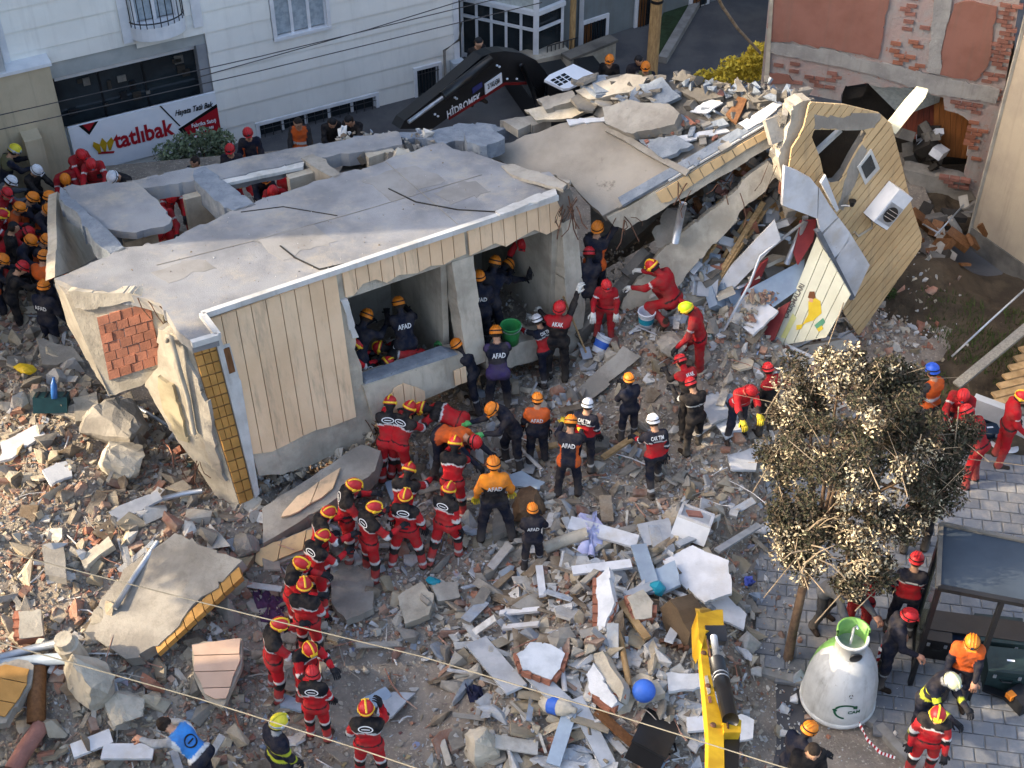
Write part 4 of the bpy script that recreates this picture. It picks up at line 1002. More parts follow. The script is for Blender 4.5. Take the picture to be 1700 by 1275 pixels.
for k, (a, b, z0, z1, w) in enumerate((((1160, 512), (1268, 335), 1.5, 3.1, .07), ((1168, 505), (1282, 330), 1.5, 3.1, .05), ((1150, 530), (1240, 390), 1.35, 2.6, .09), ((1176, 470), (1248, 352), 1.8, 2.9, .06), ((1145, 470), (1230, 340), 1.8, 3.0, .05), ((1190, 340), (1300, 262), 3.0, 3.9, .08))):
    thing(mk('wooden_batten', *bar(G(*a, z0), G(*b, z1), w, .05), m_wood), ('pale wooden batten leaning in the torn right front, lowest end by the yellow green helmet', 'thin batten beside the long white wall panel', 'wide batten leaning over the pale leaning slab', 'short batten leaning above the crumb heap', 'thin batten behind the crumb heap below the parapet', 'batten just under the parapet boards near the corner')[k], 'batten')
# inner mess of the right front: slabs, boards and tin
MESS = Plane(G(1060, 545, 1.2), G(1300, 290, 3.3), G(1330, 560, 1.1))
for k in range(150):
    t = rng.random(); s = rng.random()
    px = 1070 + 230 * t + rng.uniform(-20, 110) * s; py = 520 - 225 * t + 90 * s + rng.uniform(-8, 8)
    if px > 1345 or py > 575 or (px > 1295 and py < 350): continue
    p = MESS.on(px, py, rng.uniform(-.25, .06))
    if not (.3 < p[2] < 4.5 and p[1] > 14): continue
    s_ = rng.uniform(.06, .34)
    mk('front_rubble', *box(p, (s_ * rng.uniform(1, 2.4), s_, s_ * rng.uniform(.1, .5)), rotm(rng.gauss(0, .6), rng.gauss(.3, .6), rng.gauss(.9, .6))), rng.choice((m_conc, m_conc_d, m_conc_l, m_plaster, m_wood, m_conc_d, m_brick, m_dryw, m_blue_s)), cb)
for k in range(150):
    t = rng.random(); o_ = rng.gauss(0, 13); px = 1105 + 215 * t + o_ * .6; py = 405 - 160 * t + o_ * .8; p = G(px, py, 2.35 + 1.45 * t + rng.uniform(-.15, .1)); s_ = rng.uniform(.05, .22)
    mk('front_rubble', *box(p + np.array([0, .25, 0]), (s_ * rng.uniform(1, 2.6), s_, s_ * rng.uniform(.15, .6)), rotm(rng.gauss(0, .6), rng.gauss(.4, .5), rng.gauss(.6, .6))), rng.choice((m_conc, m_conc_d, m_conc_l, m_conc_d, m_wood_d, m_conc_d, m_brick_d, m_dryw)), cb)
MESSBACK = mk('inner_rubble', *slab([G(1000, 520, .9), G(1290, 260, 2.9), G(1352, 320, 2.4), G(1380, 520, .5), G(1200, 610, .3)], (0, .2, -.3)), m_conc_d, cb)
# white sandwich panels hanging in front of the end wall
WPN = lambda off: EW
wl = (([(1303, 276), (1324, 284), (1346, 296), (1358, 311), (1357, 363), (1299, 341)], 'left squarish white sandwich panel hanging on the end wall'), ([(1360, 312), (1378, 342), (1391, 360), (1363, 388), (1358, 364)], 'small white sandwich panel, second from the left on the end wall'),
      ([(1393, 362), (1411, 386), (1409, 402), (1386, 428), (1365, 391)], 'white sandwich panel in the middle of the slanting end wall row'), ([(1412, 388), (1444, 440), (1417, 498), (1388, 431)], 'lowest white sandwich panel pointing down across the end wall'))
for pts, lb in wl:
    o = pslab('sandwich_panel', EW, pts, .06, m_sheet, off=.24); thing(o, lb, 'panel')
o = pslab('sandwich_panel', EW, [(1363, 304), (1371, 291), (1393, 348), (1389, 352)], .05, m_sheet, off=.2); thing(o, 'narrow white panel strip above the sandwich panels', 'panel')
o = pslab('metal_trim', EW, [(1356, 386), (1363, 383), (1420, 494), (1412, 499)], .1, mat('grey_trim', '#6f747a', '#5f646a', 4, .5, .05), off=.3); thing(o, 'long dark grey metal trim below the white sandwich panels', 'trim')
# painted boards under the panels
MU = Plane(G(1360, 392, 2.7), G(1408, 492, 2.0), G(1290, 572, 1.0))
mur = empty('painted_boards', G(1340, 572, 1.0), 'cream wall boards with a painted yellow figure and slanting lettering', 'wall boards')
m_mural = mat('cream_painted_board', '#dcd9c0', '#cfcbb0', 2, .6, .05, 30, rnd=.05, speck='#b9b294', speck_at=.7)
m_yel = mat('yellow_print', '#e2c437', '#d8b62c', 5, .6, .02); m_brn = mat('brown_print', '#7a4a2a', '#693d20', 5, .6, .02); m_grn = mat('green_print', '#5f9a78', '#4e8a66', 5, .6, .02)
tl, tr2, bl_, br_ = (1356, 392), (1412, 490), (1282, 576), (1372, 560)
for i in range(5):
    L2 = lambda a, b, t: (a[0] + (b[0] - a[0]) * t, a[1] + (b[1] - a[1]) * t)
    pslab('board', MU, [L2(tl, tr2, (i + .02) / 5), L2(tl, tr2, (i + .96) / 5), L2(bl_, br_, (i + .96) / 5), L2(bl_, br_, (i + .02) / 5)], .05, m_mural, mur)
mp = lambda name, pts, m, off=.008: pslab(name, MU, pts, .006, m, mur, off=off)
mp('print', [(1342, 500), (1352, 494), (1362, 500), (1364, 520), (1350, 532), (1338, 536), (1330, 542), (1342, 522)], m_yel)
mp('print', [(1344, 484), (1352, 484), (1354, 494), (1348, 498), (1341, 494)], m_brn, .010)
mp('print', [(1344, 495), (1350, 496), (1349, 502), (1343, 501)], mat('skin_print', '#d9a37f', '#cf9a76', 5, .6, .02), .012)
mp('print', [(1352, 540), (1366, 528), (1370, 535), (1357, 548)], m_grn); mp('print', [(1356, 546), (1364, 540), (1367, 546), (1359, 551)], m_yel, .01)
mp('print', [(1322, 540), (1334, 538), (1330, 546), (1322, 548)], m_yel); mp('print', [(1296, 560), (1316, 520), (1322, 528), (1304, 562)], mat('pale_yellow_print', '#dbd68e', '#cfc97e', 5, .6, .02))
mu_u = MU.on(1340, 470) - MU.on(1300, 545)
lettering('ÇALIŞMALARI', MU.on(1318, 500, .012), mu_u, np.cross(MU.n, mu_u), .11, m_conc_d, mur, fit=.62)
# lit pale beam sticking out behind the end wall
wb = empty('white_beam', G(1478, 214, 4.3), 'long cream painted beam sticking up behind the end wall', 'beam')
Pw = Plane(G(1471, 208, 4.2), G(1525, 146, 4.75), G(1486, 222, 4.1))
pslab('beam_body', Pw, [(1470, 208), (1503, 168), (1512, 158), (1524, 145), (1541, 149), (1536, 162), (1487, 223)], .22, mat('cream_paint', '#e9e2c4', '#dcd4b2', 3, .6, .08), wb, seed=7, amp=1.5, step=16)
# air conditioner on the end wall
ac = empty('air_conditioner', EW.on(1470, 350), 'white air conditioner unit hanging on the slanting end wall', 'air conditioner')
ah, av = bu, bw      # along the boards, across them
c0 = EW.on(1474, 341, .17)
def acbox(name, c_, s, m, parent): 
    Rm = np.stack([av, bu, EW.n], 1)
    return mk(name, *box(c_, s, Rm), m, parent)
case = acbox('case', c0, (.36, .62, .3), m_frame, ac)
acbox('grille_ring', c0 + EW.n * .155 - bu * .08, (.31, .34, .02), m_alu, ac)
mk('fan_grille', *lathe([(.13, 0), (.13, .012), (.02, .018)], 20, c0 + EW.n * .166 - bu * .08, np.stack([av, bu, EW.n], 1)), m_black, ac)
for k in range(3): mk('grille_wire', *tube([c0 + EW.n * .19 - bu * (.14 - .06 * k) - av * .12, c0 + EW.n * .19 - bu * (.14 - .06 * k) + av * .12], .005, 4), m_alu, ac)
acbox('side_vent', c0 - bu * .316, (.3, .01, .24), m_black, case)
for s_ in (-1, 1): acbox('bracket', c0 - EW.n * .16 + bu * .22 * s_, (.42, .03, .03), m_black, ac)
mk('hose', *tube([c0 - bu * .3 - EW.n * .1, EW.on(1448, 378, .05), EW.on(1425, 392, .04), EW.on(1418, 385, .04)], .022, 7), m_conc_l, ac, smooth=True)
wl_ = empty('wall_lamp', EW.on(1402, 340), 'small dark wall lamp on the slanting end wall', 'lamp')
mk('arm', *tube([EW.on(1396, 342, .02), EW.on(1404, 341, .12), EW.on(1410, 342, .14)], .018, 6), m_alu, wl_, smooth=True)
mk('shade', *lathe([(.03, 0), (.06, .1)], 10, EW.on(1414, 342, .12)), m_black, wl_)

# ------------------------------------------------------------------ fallen beams in front
def beamp(name, pts, zs, thick, m, label, seed): return piece(name, pts, zs, thick, m, label, 'beam', seed, 2.5, 14)
F1 = beamp('fallen_beam', [(436, 842), (600, 738), (632, 748), (622, 782), (520, 852), (436, 902)], (1.05, 1.3, 1.3), .3, m_conc, 'fallen concrete beam with beige cladding lying below the front wall', 11)
Pf = Plane(*[G(*p, z_) for p, z_ in zip([(436, 842), (600, 738), (632, 748)], (1.05, 1.3, 1.3))])
def clad(parent, plane, pts, dirpx, width, m, off=.03, seed=0, thick=.03):
    d0 = plane.on(*pts[0]); dd_ = plane.on(pts[0][0] + dirpx[0], pts[0][1] + dirpx[1]) - d0; dd_ /= np.linalg.norm(dd_); ax = np.cross(plane.n, dd_)
    boards(d0, ax, dd_, plane.n, in2(plane.poly(jag(pts, 2.5, 10, seed)), d0, ax, dd_), None, width, m, parent, thick, off, .012)
clad(F1, Pf, [(468, 862), (480, 838), (566, 780), (576, 790), (545, 822), (490, 858)], (10, -25), .3, m_side, seed=3)
F2 = flat('cladding_strip', [(420, 950), (424, 908), (540, 866), (552, 878), (548, 905), (470, 932)], m_conc, 'strip of wall with tan boards lying behind the line of rescuers', 'wall piece', .25, (.0, -.35), .15, 12)
clad(F2, flatp([(420, 950), (424, 908), (540, 866), (552, 878), (548, 905), (470, 932)], .25, (0, -.35)), [(424, 946), (428, 914), (535, 874), (545, 898), (470, 928)], (6, -30), .3, m_side2, seed=4)
beamp('fallen_beam', [(950, 655), (1034, 574), (1064, 592), (1040, 612), (975, 668)], (1.0, 1.5, 1.4), .35, m_conc, 'grey fallen beam with square end by the man in dark blue', 13)
beamp('fallen_beam', [(1020, 615), (1106, 566), (1116, 592), (1036, 642)], (1.1, 1.4, 1.3), .3, m_slate, 'blue grey fallen beam beside the grey one in front of the torn rooms', 14)
beamp('fallen_beam', [(1036, 562), (1078, 534), (1182, 490), (1188, 506), (1122, 542), (1062, 586)], (1.4, 1.6, 1.75), .25, m_conc_l, 'pale fallen beam under the white bucket and the kneeling rescuer', 15)
beamp('concrete_slab', [(1165, 612), (1280, 585), (1400, 563), (1424, 578), (1310, 604), (1180, 634)], (.95, .95, .9), .2, m_conc, 'long flat grey slab lying in front of the painted boards', 16)
beamp('concrete_slab', [(1120, 640), (1170, 618), (1215, 640), (1205, 668), (1140, 680)], (.85, .9, .85), .16, m_conc_l, 'grey slab behind the red helmets right of centre', 17)
piece('cloth_sack', [(1162, 572), (1184, 538), (1210, 552), (1214, 590), (1180, 592)], (1.2, 1.5, 1.5), .2, mat('sack_cloth', '#a38f6f', '#8c7a5c', 6, .95, .6, 20), 'tan crumpled sack below the square white panel', 'sack', 18, 4, 8)
piece('door_panel', [(1156, 712), (1190, 714), (1204, 766), (1174, 766)], (.75, .75, .7), .05, m_sheet, 'white door panel lying right of the men with white helmets', 'panel')
for k, (pts, m, lb) in enumerate([([(1188, 640), (1200, 634), (1240, 690), (1226, 700)], m_blue_s, 'pale blue plank behind the two red helmets'), ([(1160, 655), (1192, 650), (1215, 690), (1180, 705)], m_dryw, 'grey wall board under the pale blue plank'), ([(1205, 745), (1262, 740), (1255, 780), (1214, 778)], m_plaster, 'white plaster sheet near the left side of the dry tree'),
        ([(1184, 700), (1218, 690), (1232, 716), (1205, 728)], m_plaster, 'folded white board just left of the crouching red rescuer'), ([(1286, 560), (1340, 540), (1352, 560), (1296, 585)], m_dryw, 'grey crumpled sheet at the foot of the painted boards'), ([(1362, 560), (1410, 548), (1425, 565), (1380, 590)], m_dryw, 'grey bent sheet under the tip of the end wall')]):
    flat('board', pts, m, lb, 'board', .15, (rng.uniform(-.2, .2), rng.uniform(-.3, .1)), .04, 20 + k, 1.5, 14)

# ------------------------------------------------------------------ large things in the foreground rubble
S11 = flat('concrete_slab', [(140, 1050), (165, 1000), (205, 945), (290, 885), (402, 930), (335, 990), (262, 1072), (210, 1094)], m_conc, 'large concrete slab with an ocher tiled edge lying in the lower left', 'slab', .4, (-.2, -.22), .22, 31, 4, 14)
PS = flatp([(140, 1050), (165, 1000), (205, 945), (290, 885), (402, 930), (335, 990), (262, 1072), (210, 1094)], .4, (-.2, -.22))
for i in range(9):
    a, b = (256, 1068), (397, 940); L2 = lambda t, o_=0: (a[0] + (b[0] - a[0]) * t + o_ * .3, a[1] + (b[1] - a[1]) * t + o_)
    pslab('edge_tile', PS, [L2((i + .04) / 9), L2((i + .96) / 9), L2((i + .96) / 9, 17), L2((i + .04) / 9, 17)], .1, m_ocher, S11, off=-.02)
S16 = flat('cladding_piece', [(318, 1070), (402, 1060), (402, 1100), (386, 1140), (370, 1176), (340, 1160), (322, 1120)], m_conc_l, 'broken piece of pale board cladding lying flat near the bottom left', 'wall piece', .35, (0, -.25), .1, 32, 2, 14)
clad(S16, flatp([(318, 1070), (402, 1060), (402, 1100), (386, 1140), (370, 1176), (340, 1160), (322, 1120)], .35, (0, -.25)), [(320, 1072), (401, 1062), (400, 1100), (385, 1138), (370, 1172), (342, 1156), (324, 1118)], (60, -2), .24, mat('pinkish_siding', '#c3a58f', '#b39781', 2, .65, .06, rnd=.06), seed=6)
S18 = flat('tiled_slab', [(-15, 1110), (30, 1094), (56, 1104), (50, 1140), (10, 1200), (-20, 1205)], m_conc, 'ocher tiled wall slab at the left edge of the picture', 'slab', .45, (.1, -.3), .2, 33)
clad(S18, flatp([(-15, 1110), (30, 1094), (56, 1104), (50, 1140), (10, 1200), (-20, 1205)], .45, (.1, -.3)), [(-10, 1112), (30, 1097), (52, 1106), (46, 1138), (8, 1194), (-15, 1200)], (50, 10), .25, m_ocher, seed=7)
def lump(name, px, py, size, m, label, cat, seed, up=0.0, squash=(1, 1, .7), parent=None, n=2):
    """a broken boulder: a hull of random points, planed and roughened"""
    bm = bmesh.new(); g = random.Random(seed)
    for _ in range(26):
        v = Vector((g.gauss(0, 1), g.gauss(0, 1), g.gauss(0, 1))).normalized() * g.uniform(.8, 1.0); bm.verts.new((v.x * squash[0], v.y * squash[1], v.z * squash[2]))
    r_ = bmesh.ops.convex_hull(bm, input=bm.verts); bmesh.ops.delete(bm, geom=[e for e in r_['geom_interior'] if isinstance(e, bmesh.types.BMVert)], context='VERTS')
    for _ in range(n):
        bmesh.ops.subdivide_edges(bm, edges=bm.edges[:], cuts=1)
    bmesh.ops.triangulate(bm, faces=bm.faces[:])
    c_ = GH(px, py, up)
    for v in bm.verts: v.co += Vector((g.uniform(-1, 1), g.uniform(-1, 1), g.uniform(-1, 1))) * .035
    bm.verts.ensure_lookup_table(); bm.verts.index_update()
    V = np.array([tuple(v.co) for v in bm.verts]) * size @ rotm(0, 0, g.random() * 6).T + c_; F = [tuple(v.index for v in f.verts) for f in bm.faces]; bm.free()
    o = mk(name, V, F, m, parent)
    return thing(o, label, cat) if parent is None else o
lump('concrete_boulder', 190, 705, .55, m_conc, 'big rounded grey concrete lump below the brick bay', 'boulder', 1, .2)
lump('concrete_boulder', 205, 765, .42, m_conc_l, 'pale sunlit concrete lump under the big grey one', 'boulder', 2, .15)
lump('concrete_boulder', 150, 1130, .45, m_conc_l, 'tan concrete lump beside the leaning post at lower left', 'boulder', 3, .25, (.7, 1, 1))
lump('concrete_boulder', 873, 838, .34, mat('brown_clod', '#6a543f', '#584433', 5, .95, .8, 20), 'round brown clod beside the man with the dark backpack print', 'boulder', 4, .15)
lump('concrete_boulder', 408, 905, .22, m_conc, 'squarish grey block at the foot of the tile strip corner', 'boulder', 5, .1, (1, 1, .9))
lump('concrete_boulder', 205, 1175, .3, m_conc_l, 'pale lump beside the kneeling volunteer with the blue vest', 'boulder', 6, .1)
lump('concrete_boulder', 800, 1245, .38, m_conc_l, 'tall pale concrete lump at the bottom edge', 'boulder', 7, .15, (.6, .8, 1.1))
lump('concrete_boulder', 515, 1172, .16, m_conc_l, 'small rounded stone by the feet of the lowest red line rescuer', 'boulder', 8, .05)
lump('concrete_boulder', 1118, 575, .3, m_conc, 'grey block under the rescuer with the yellow green helmet', 'boulder', 9, .25)
lump('concrete_boulder', 990, 735, .22, m_conc_d, 'dark grey block between the rescuers in the middle', 'boulder', 10, .1)
conc_list = [([(545, 950), (585, 925), (615, 940), (620, 1010), (575, 1030), (550, 1000)], m_conc, 'grey floor slab under the feet of the red line rescuers'), ([(660, 990), (700, 965), (720, 985), (712, 1020), (672, 1036)], m_conc_l, 'pale broken slab below the rescuer carrying nothing'),
    ([(716, 972), (760, 966), (764, 990), (728, 998)], m_conc, 'small grey slab right of the pale broken one'), ([(838, 790), (868, 782), (905, 800), (895, 812), (850, 806)], m_blue_s, 'light blue broken plate behind the man in the orange jacket'), ([(820, 830), (842, 822), (846, 880), (818, 890)], m_conc_d, 'dark slab edge left of the man in the orange jacket'),
    ([(640, 870), (690, 840), (705, 865), (660, 900)], m_dryw, 'grey board under the group of red suits'), ([(1058, 870), (1110, 860), (1120, 900), (1070, 905)], m_dryw, 'grey board left of the white appliance'), ([(850, 1005), (885, 985), (925, 990), (890, 1022)], m_conc, 'lozenge shaped grey slab in the middle of the lower rubble'),
    ([(640, 800), (680, 790), (690, 815), (650, 830)], m_blue_s, 'blue grey board beside the tipped white bucket'), ([(120, 660), (160, 650), (165, 690), (125, 700)], m_conc_l, 'cream slab beside the dark teal crate'), ([(60, 560), (120, 575), (140, 600), (70, 605)], m_conc, 'flat grey slab above the dark teal crate'),
    ([(0, 735), (60, 705), (75, 720), (20, 760), (0, 765)], m_sheet, 'white board at the left edge among the rubble'), ([(70, 780), (110, 765), (120, 790), (85, 805)], m_plaster, 'small white sheet left of the pale sunlit lump'), ([(70, 905), (105, 905), (110, 960), (75, 955)], m_conc, 'rounded grey slab at the left near the upper cable'),
    ([(130, 925), (180, 890), (188, 905), (140, 945)], m_conc_l, 'narrow pale block near the upper cable on the left'), ([(180, 850), (260, 815), (270, 828), (195, 866)], m_dryw, 'long grey strip lying across the left rubble'), ([(280, 940), (310, 938), (330, 958), (300, 978)], m_conc_l, 'pale flat fragment lying on the large ocher edged slab'),
    ([(640, 1150), (690, 1150), (650, 1190), (625, 1185)], m_dryw, 'grey bent sheet above the bottom red rescuer'), ([(600, 1160), (640, 1140), (650, 1155), (610, 1185)], m_blue_s, 'bluish strip beside the grey bent sheet'), ([(460, 1150), (500, 1165), (500, 1180), (465, 1172)], m_blue_s, 'small blue grey board by the row of red suits'),
    ([(1100, 930), (1150, 905), (1210, 930), (1215, 985), (1170, 1000), (1120, 960)], m_sheet, 'large crumpled white sheet right of the boards pile'), ([(1145, 958), (1165, 950), (1240, 1020), (1235, 1045), (1200, 1030)], m_sheet, 'long white strip running under the digger bucket'), ([(1085, 945), (1120, 930), (1130, 970), (1095, 985)], m_blue_s, 'blue grey sheet above the digger bucket'),
    ([(1105, 1115), (1160, 1117), (1165, 1140), (1110, 1148)], m_plaster, 'white block left of the yellow digger arm'), ([(1045, 1135), (1090, 1128), (1105, 1150), (1060, 1165)], m_conc_l, 'pale slab beside the blue ball'), ([(1140, 1190), (1175, 1188), (1176, 1212), (1142, 1214)], m_sheet, 'small white board against the digger arm'), ([(1165, 1215), (1230, 1185), (1252, 1195), (1250, 1225), (1200, 1235)], m_plaster, 'white torn sheet at the foot of the digger arm')]
for k, (pts, m, lb) in enumerate(conc_list):
    flat('slab' if m in (m_conc, m_conc_l, m_conc_d) else 'board', pts, m, lb, 'slab' if m in (m_conc, m_conc_l, m_conc_d) else 'board', .16, (rng.uniform(-.18, .18), rng.uniform(-.25, .12)), .12 if m in (m_conc, m_conc_l, m_conc_d) else .045, 100 + k, 2.5, 12)
planks = [((945, 868), (1058, 900), 24, m_sheet, 'long white plank lying near the lilac cloth'), ((950, 948), (1048, 936), 15, m_sheet, 'white plank below the long one near the lilac cloth'), ((895, 940), (901, 990), 10, m_sheet, 'short upright white strip below the man with folded arms'), ((830, 1018), (895, 1012), 8, m_sheet, 'top bar of a white window frame in the lower rubble'),
    ((835, 1042), (895, 1036), 8, m_sheet, 'bottom bar of a white window frame in the lower rubble'), ((925, 1048), (938, 1148), 7, m_sheet, 'thin white upright rod in the lower rubble'), ((880, 1115), (955, 1185), 22, m_dryw, 'broad grey plank slanting towards the blue bottle'), ((790, 1065), (858, 1145), 30, m_dryw, 'very broad grey plank slanting in the lower rubble'),
    ((918, 1270), (946, 1182), 18, m_blue_s, 'blue grey plank running to the bottom edge'), ((955, 1160), (1010, 1270), 20, m_dryw, 'grey plank right of the plank at the bottom edge'), ((990, 1180), (1090, 1270), 12, m_wood_d, 'brown wooden plank by the black case'), ((1060, 1250), (1100, 1275), 14, m_blue_s, 'short bluish plank under the black case'),
    ((1020, 1010), (1045, 1140), 8, m_wood, 'thin wooden pole standing in the lower rubble'), ((1030, 1000), (1075, 1060), 10, m_wood, 'pale wooden slat beside the teal box'), ((905, 910), (975, 885), 18, m_conc_l, 'round pale post left of the lilac cloth'), ((1060, 905), (1085, 985), 22, m_blue_s, 'bluish panel right of the lilac cloth'), ((1040, 990), (1090, 970), 14, m_dryw, 'grey slat below the teal box'),
    ((1125, 905), (1180, 880), 10, m_alu, 'pale rail lying below the white appliance'), ((1190, 915), (1260, 872), 10, m_alu, 'bent pale gutter right of the white appliance'), ((1000, 760), (1060, 720), 9, m_wood, 'thin batten below the man with white helmet'), ((845, 728), (900, 780), 6, m_sheet, 'thin white rod between the men in the middle'), ((890, 745), (925, 738), 9, m_wood, 'short pale batten by the man in the orange vest'),
    ((255, 1248), (170, 1248), 22, m_sheet, 'white beam held by the volunteer in the blue vest'), ((120, 1248), (185, 1222), 22, m_sheet, 'white wedge of board left of the held beam'), ((190, 1010), (262, 900), 8, m_alu, 'thin pale conduit beside the large slab'), ((0, 1092), (125, 1062), 12, m_alu, 'grey pipe lying at the left edge'), ((0, 1104), (120, 1092), 16, m_blue_s, 'wide bluish pipe below the grey one'),
    ((62, 1108), (60, 1200), 24, m_wood_d, 'thick peeled log standing at lower left'), ((68, 1205), (20, 1280), 22, m_brick_d, 'reddish log lying at the lower left corner'), ((200, 660), (300, 720), 6, m_alu, 'thin pale rod under the bay'), ((270, 828), (335, 815), 8, m_alu, 'pale tube left of the tile strip'), ((1110, 1065), (1135, 1015), 12, m_dryw, 'grey dusty slat beside the digger bucket')]
for k, (a, b, w, m, lb) in enumerate(planks):
    P_, Q_ = GH(*a, .16 + .05 * rng.random()), GH(*b, .16 + .05 * rng.random())
    rd = 'post' in lb or 'log' in lb or 'pipe' in lb or 'rod' in lb or 'tube' in lb or 'conduit' in lb or 'pole' in lb
    if rd: o = mk('round_post' if 'post' in lb else 'log' if 'log' in lb else 'rod', *tube([P_, (P_ + Q_) / 2 + [0, 0, .02], Q_], w / 200, 9), m, smooth=True)
    else: o = mk('plank', *bar(P_, Q_, w / 100, .04), m)
    thing(o, lb, 'log' if 'log' in lb else 'plank' if not rd else 'pipe')
# leaning post and bent column at lower left
thing(mk('post', *lathe([(.16, 0), (.15, .45), (.16, .46), (.12, .47), (.12, .6)], 12, GH(130, 1098), rotm(.15, -.1, 0)), m_conc_l, smooth=False), 'short round tan post standing near the large slab', 'post')
# hollow brick wall pieces
def brick_piece(pts, label, seed, tilt, core=True):
    o = flat('wall_piece', pts, m_plaster if seed % 2 else m_conc_l, label, 'wall piece', .3, tilt, .16, seed, 2.5, 10)
    pl = flatp(pts, .3, tilt); g = random.Random(seed); n = len(pts)
    for i in range(n):
        a, b = pts[i], pts[(i + 1) % n]; L_ = math.hypot(b[0] - a[0], b[1] - a[1])
        if (a[1] + b[1]) / 2 < sum(p[1] for p in pts) / n: continue
        for j in range(int(L_ / 13)):
            t = (j + .5) / max(1, int(L_ / 13)); p = pl.on(a[0] + (b[0] - a[0]) * t, a[1] + (b[1] - a[1]) * t, -.09)
            mk('brick', *box(p + np.array([0, -.02, 0]), (.13, .1, .1), rotm(0, 0, math.atan2(-(b[1] - a[1]) / .75, b[0] - a[0]))), m_brick, o)
    return o
brick_piece([(858, 1085), (880, 1066), (915, 1070), (938, 1085), (930, 1110), (915, 1128), (868, 1112)], 'plastered wall piece showing orange hollow bricks in the lower rubble', 41, (.1, -.35))
brick_piece([(985, 1085), (1000, 1080), (1035, 1140), (1030, 1165), (1008, 1135)], 'upright wedge of brick wall beside the thin wooden pole', 42, (-.8, -.3))
brick_piece([(972, 1120), (985, 1100), (1025, 1165), (1015, 1175), (980, 1150)], 'lower wedge of brick wall with white plaster edge', 43, (-.7, -.3))
brick_piece([(1042, 990), (1068, 978), (1085, 1000), (1082, 1025), (1055, 1028)], 'rounded wall piece with brick edge left of the digger bucket', 44, (.2, -.3))
brick_piece([(990, 960), (1010, 940), (1020, 1000), (1005, 1040), (990, 1050)], 'tall brick and plaster piece below the white planks', 45, (-.5, -.2))
brick_piece([(30, 1015), (68, 1012), (72, 1055), (32, 1060)], 'pinkish brick block lying at the left edge', 46, (.1, -.3))
# white appliance
apc = GH(1150, 872, .2); ap = empty('appliance', apc, 'white square appliance tipped on its back right of centre', 'appliance')
Rm = rotm(-.35, .15, -.35)
mk('case', *box(apc, (.5, .42, .3), Rm), m_frame, ap)
for sx, sy, w, d in ((0, .185, .48, .04), (0, -.185, .48, .04), (.225, 0, .04, .34), (-.225, 0, .04, .34)): mk('rim', *box(apc + Rm @ np.array([sx, sy, .165]), (w, d, .04), Rm), m_sheet, ap)
mk('inside', *box(apc + Rm @ np.array([0, 0, .153]), (.41, .33, .01), Rm), m_dryw, ap); mk('debris', *box(apc + Rm @ np.array([-.03, .02, .17]), (.22, .14, .03), Rm @ rotm(0, 0, .5)), m_brick_d, ap)
# dark teal crate with a bottle
m_teal = mat('dark_teal_plastic', '#1d4448', '#17383c', 4, .5, .05); m_tealb = mat('bright_teal', '#1f8aa0', '#1b7a8e', 4, .5, .05)
cp = GH(87, 672, .1); ct = empty('crate', cp, 'dark teal plastic crate with a blue bottle on it at the left', 'crate')
Rm = rotm(-.5, .1, .15)
mk('crate_body', *box(cp + [0, 0, .05], (.5, .42, .24), Rm), m_teal, ct)
for k in range(4): mk('crate_rib', *box(cp + [0, 0, .05] + Rm @ np.array([-.2 + .133 * k, 0, .125]), (.03, .38, .02), Rm), m_black, ct)
bt = mk('bottle', *lathe([(.05, 0), (.052, .2), (.03, .27), (.02, .3), (.02, .33)], 10, cp + [.1, -.1, .22], rotm(-.6, 0, 0)), mat('blue_plastic', '#3b6fb3', '#2f5f9f', 4, .3, .02), smooth=True); thing(bt, 'clear blue water bottle lying on the dark teal crate', 'bottle')
thing(lump('hose_roll', 42, 612, .16, mat('yellow_plastic', '#d2b21f', '#b9991a', 4, .5, .05), None, None, 3, .15, (1.4, .7, .5), n=1), 'crumpled yellow plastic helmet bag left of the teal crate', 'bag')
thing(lump('teal_box', 1092, 976, .14, m_tealb, None, None, 5, .2, (1, .9, .8), n=0), 'bright teal box above the digger bucket', 'box')
thing(lump('teal_box', 720, 965, .1, m_tealb, None, None, 6, .1, (1.3, .8, .5), n=0), 'small teal box between the two slabs in the middle', 'box')
blue = mat('bright_blue', '#3f6ecb', '#355fb4', 4, .5, .05)
thing(mk('ball', *lathe([(.15 * math.cos(t), .15 * math.sin(t)) for t in np.linspace(-1.5, 1.5, 11)], 16, GH(1069, 1147, .25)), blue, smooth=True), 'bright blue ball left of the yellow digger arm', 'ball')
bt = empty('bottle', GH(922, 1172, .2), 'large clear bottle with blue label lying in the lower rubble', 'bottle'); c_ = GH(922, 1172, .2); Rm = rotm(0, 1.25, -.5)
mk('bottle_body', *lathe([(.10, -.2), (.11, -.1), (.11, .12), (.08, .2), (.04, .24), (.04, .3)], 14, c_, Rm), m_conc_l, bt, smooth=True); mk('label_band', *lathe([(.113, -.08), (.113, .06)], 14, c_, Rm, cap=False), blue, bt, smooth=True)
cs = empty('black_case', GH(1085, 1235, .1), 'black hard case lying open end up at the bottom edge', 'case'); c_ = GH(1083, 1232, .22); Rm = rotm(-.35, .2, -.45)
mk('case_body', *box(c_, (.45, .72, .28), Rm), mat('black_fabric', '#17171a', '#101013', 4, .8, .2), cs); mk('case_rim', *box(c_ + Rm @ np.array([0, 0, .15]), (.47, .74, .03), Rm), m_black, cs); mk('handle', *tube([c_ + Rm @ np.array([.25, -.12, .05]), c_ + Rm @ np.array([.31, 0, .05]), c_ + Rm @ np.array([.25, .12, .05])], .016, 6), m_black, cs)
thing(lump('boot', 1238, 1085, .11, m_sheet, None, None, 8, .08, (1.6, .6, .5), n=1), 'white shoe lying at the kerb beside the tree trunk', 'shoe')
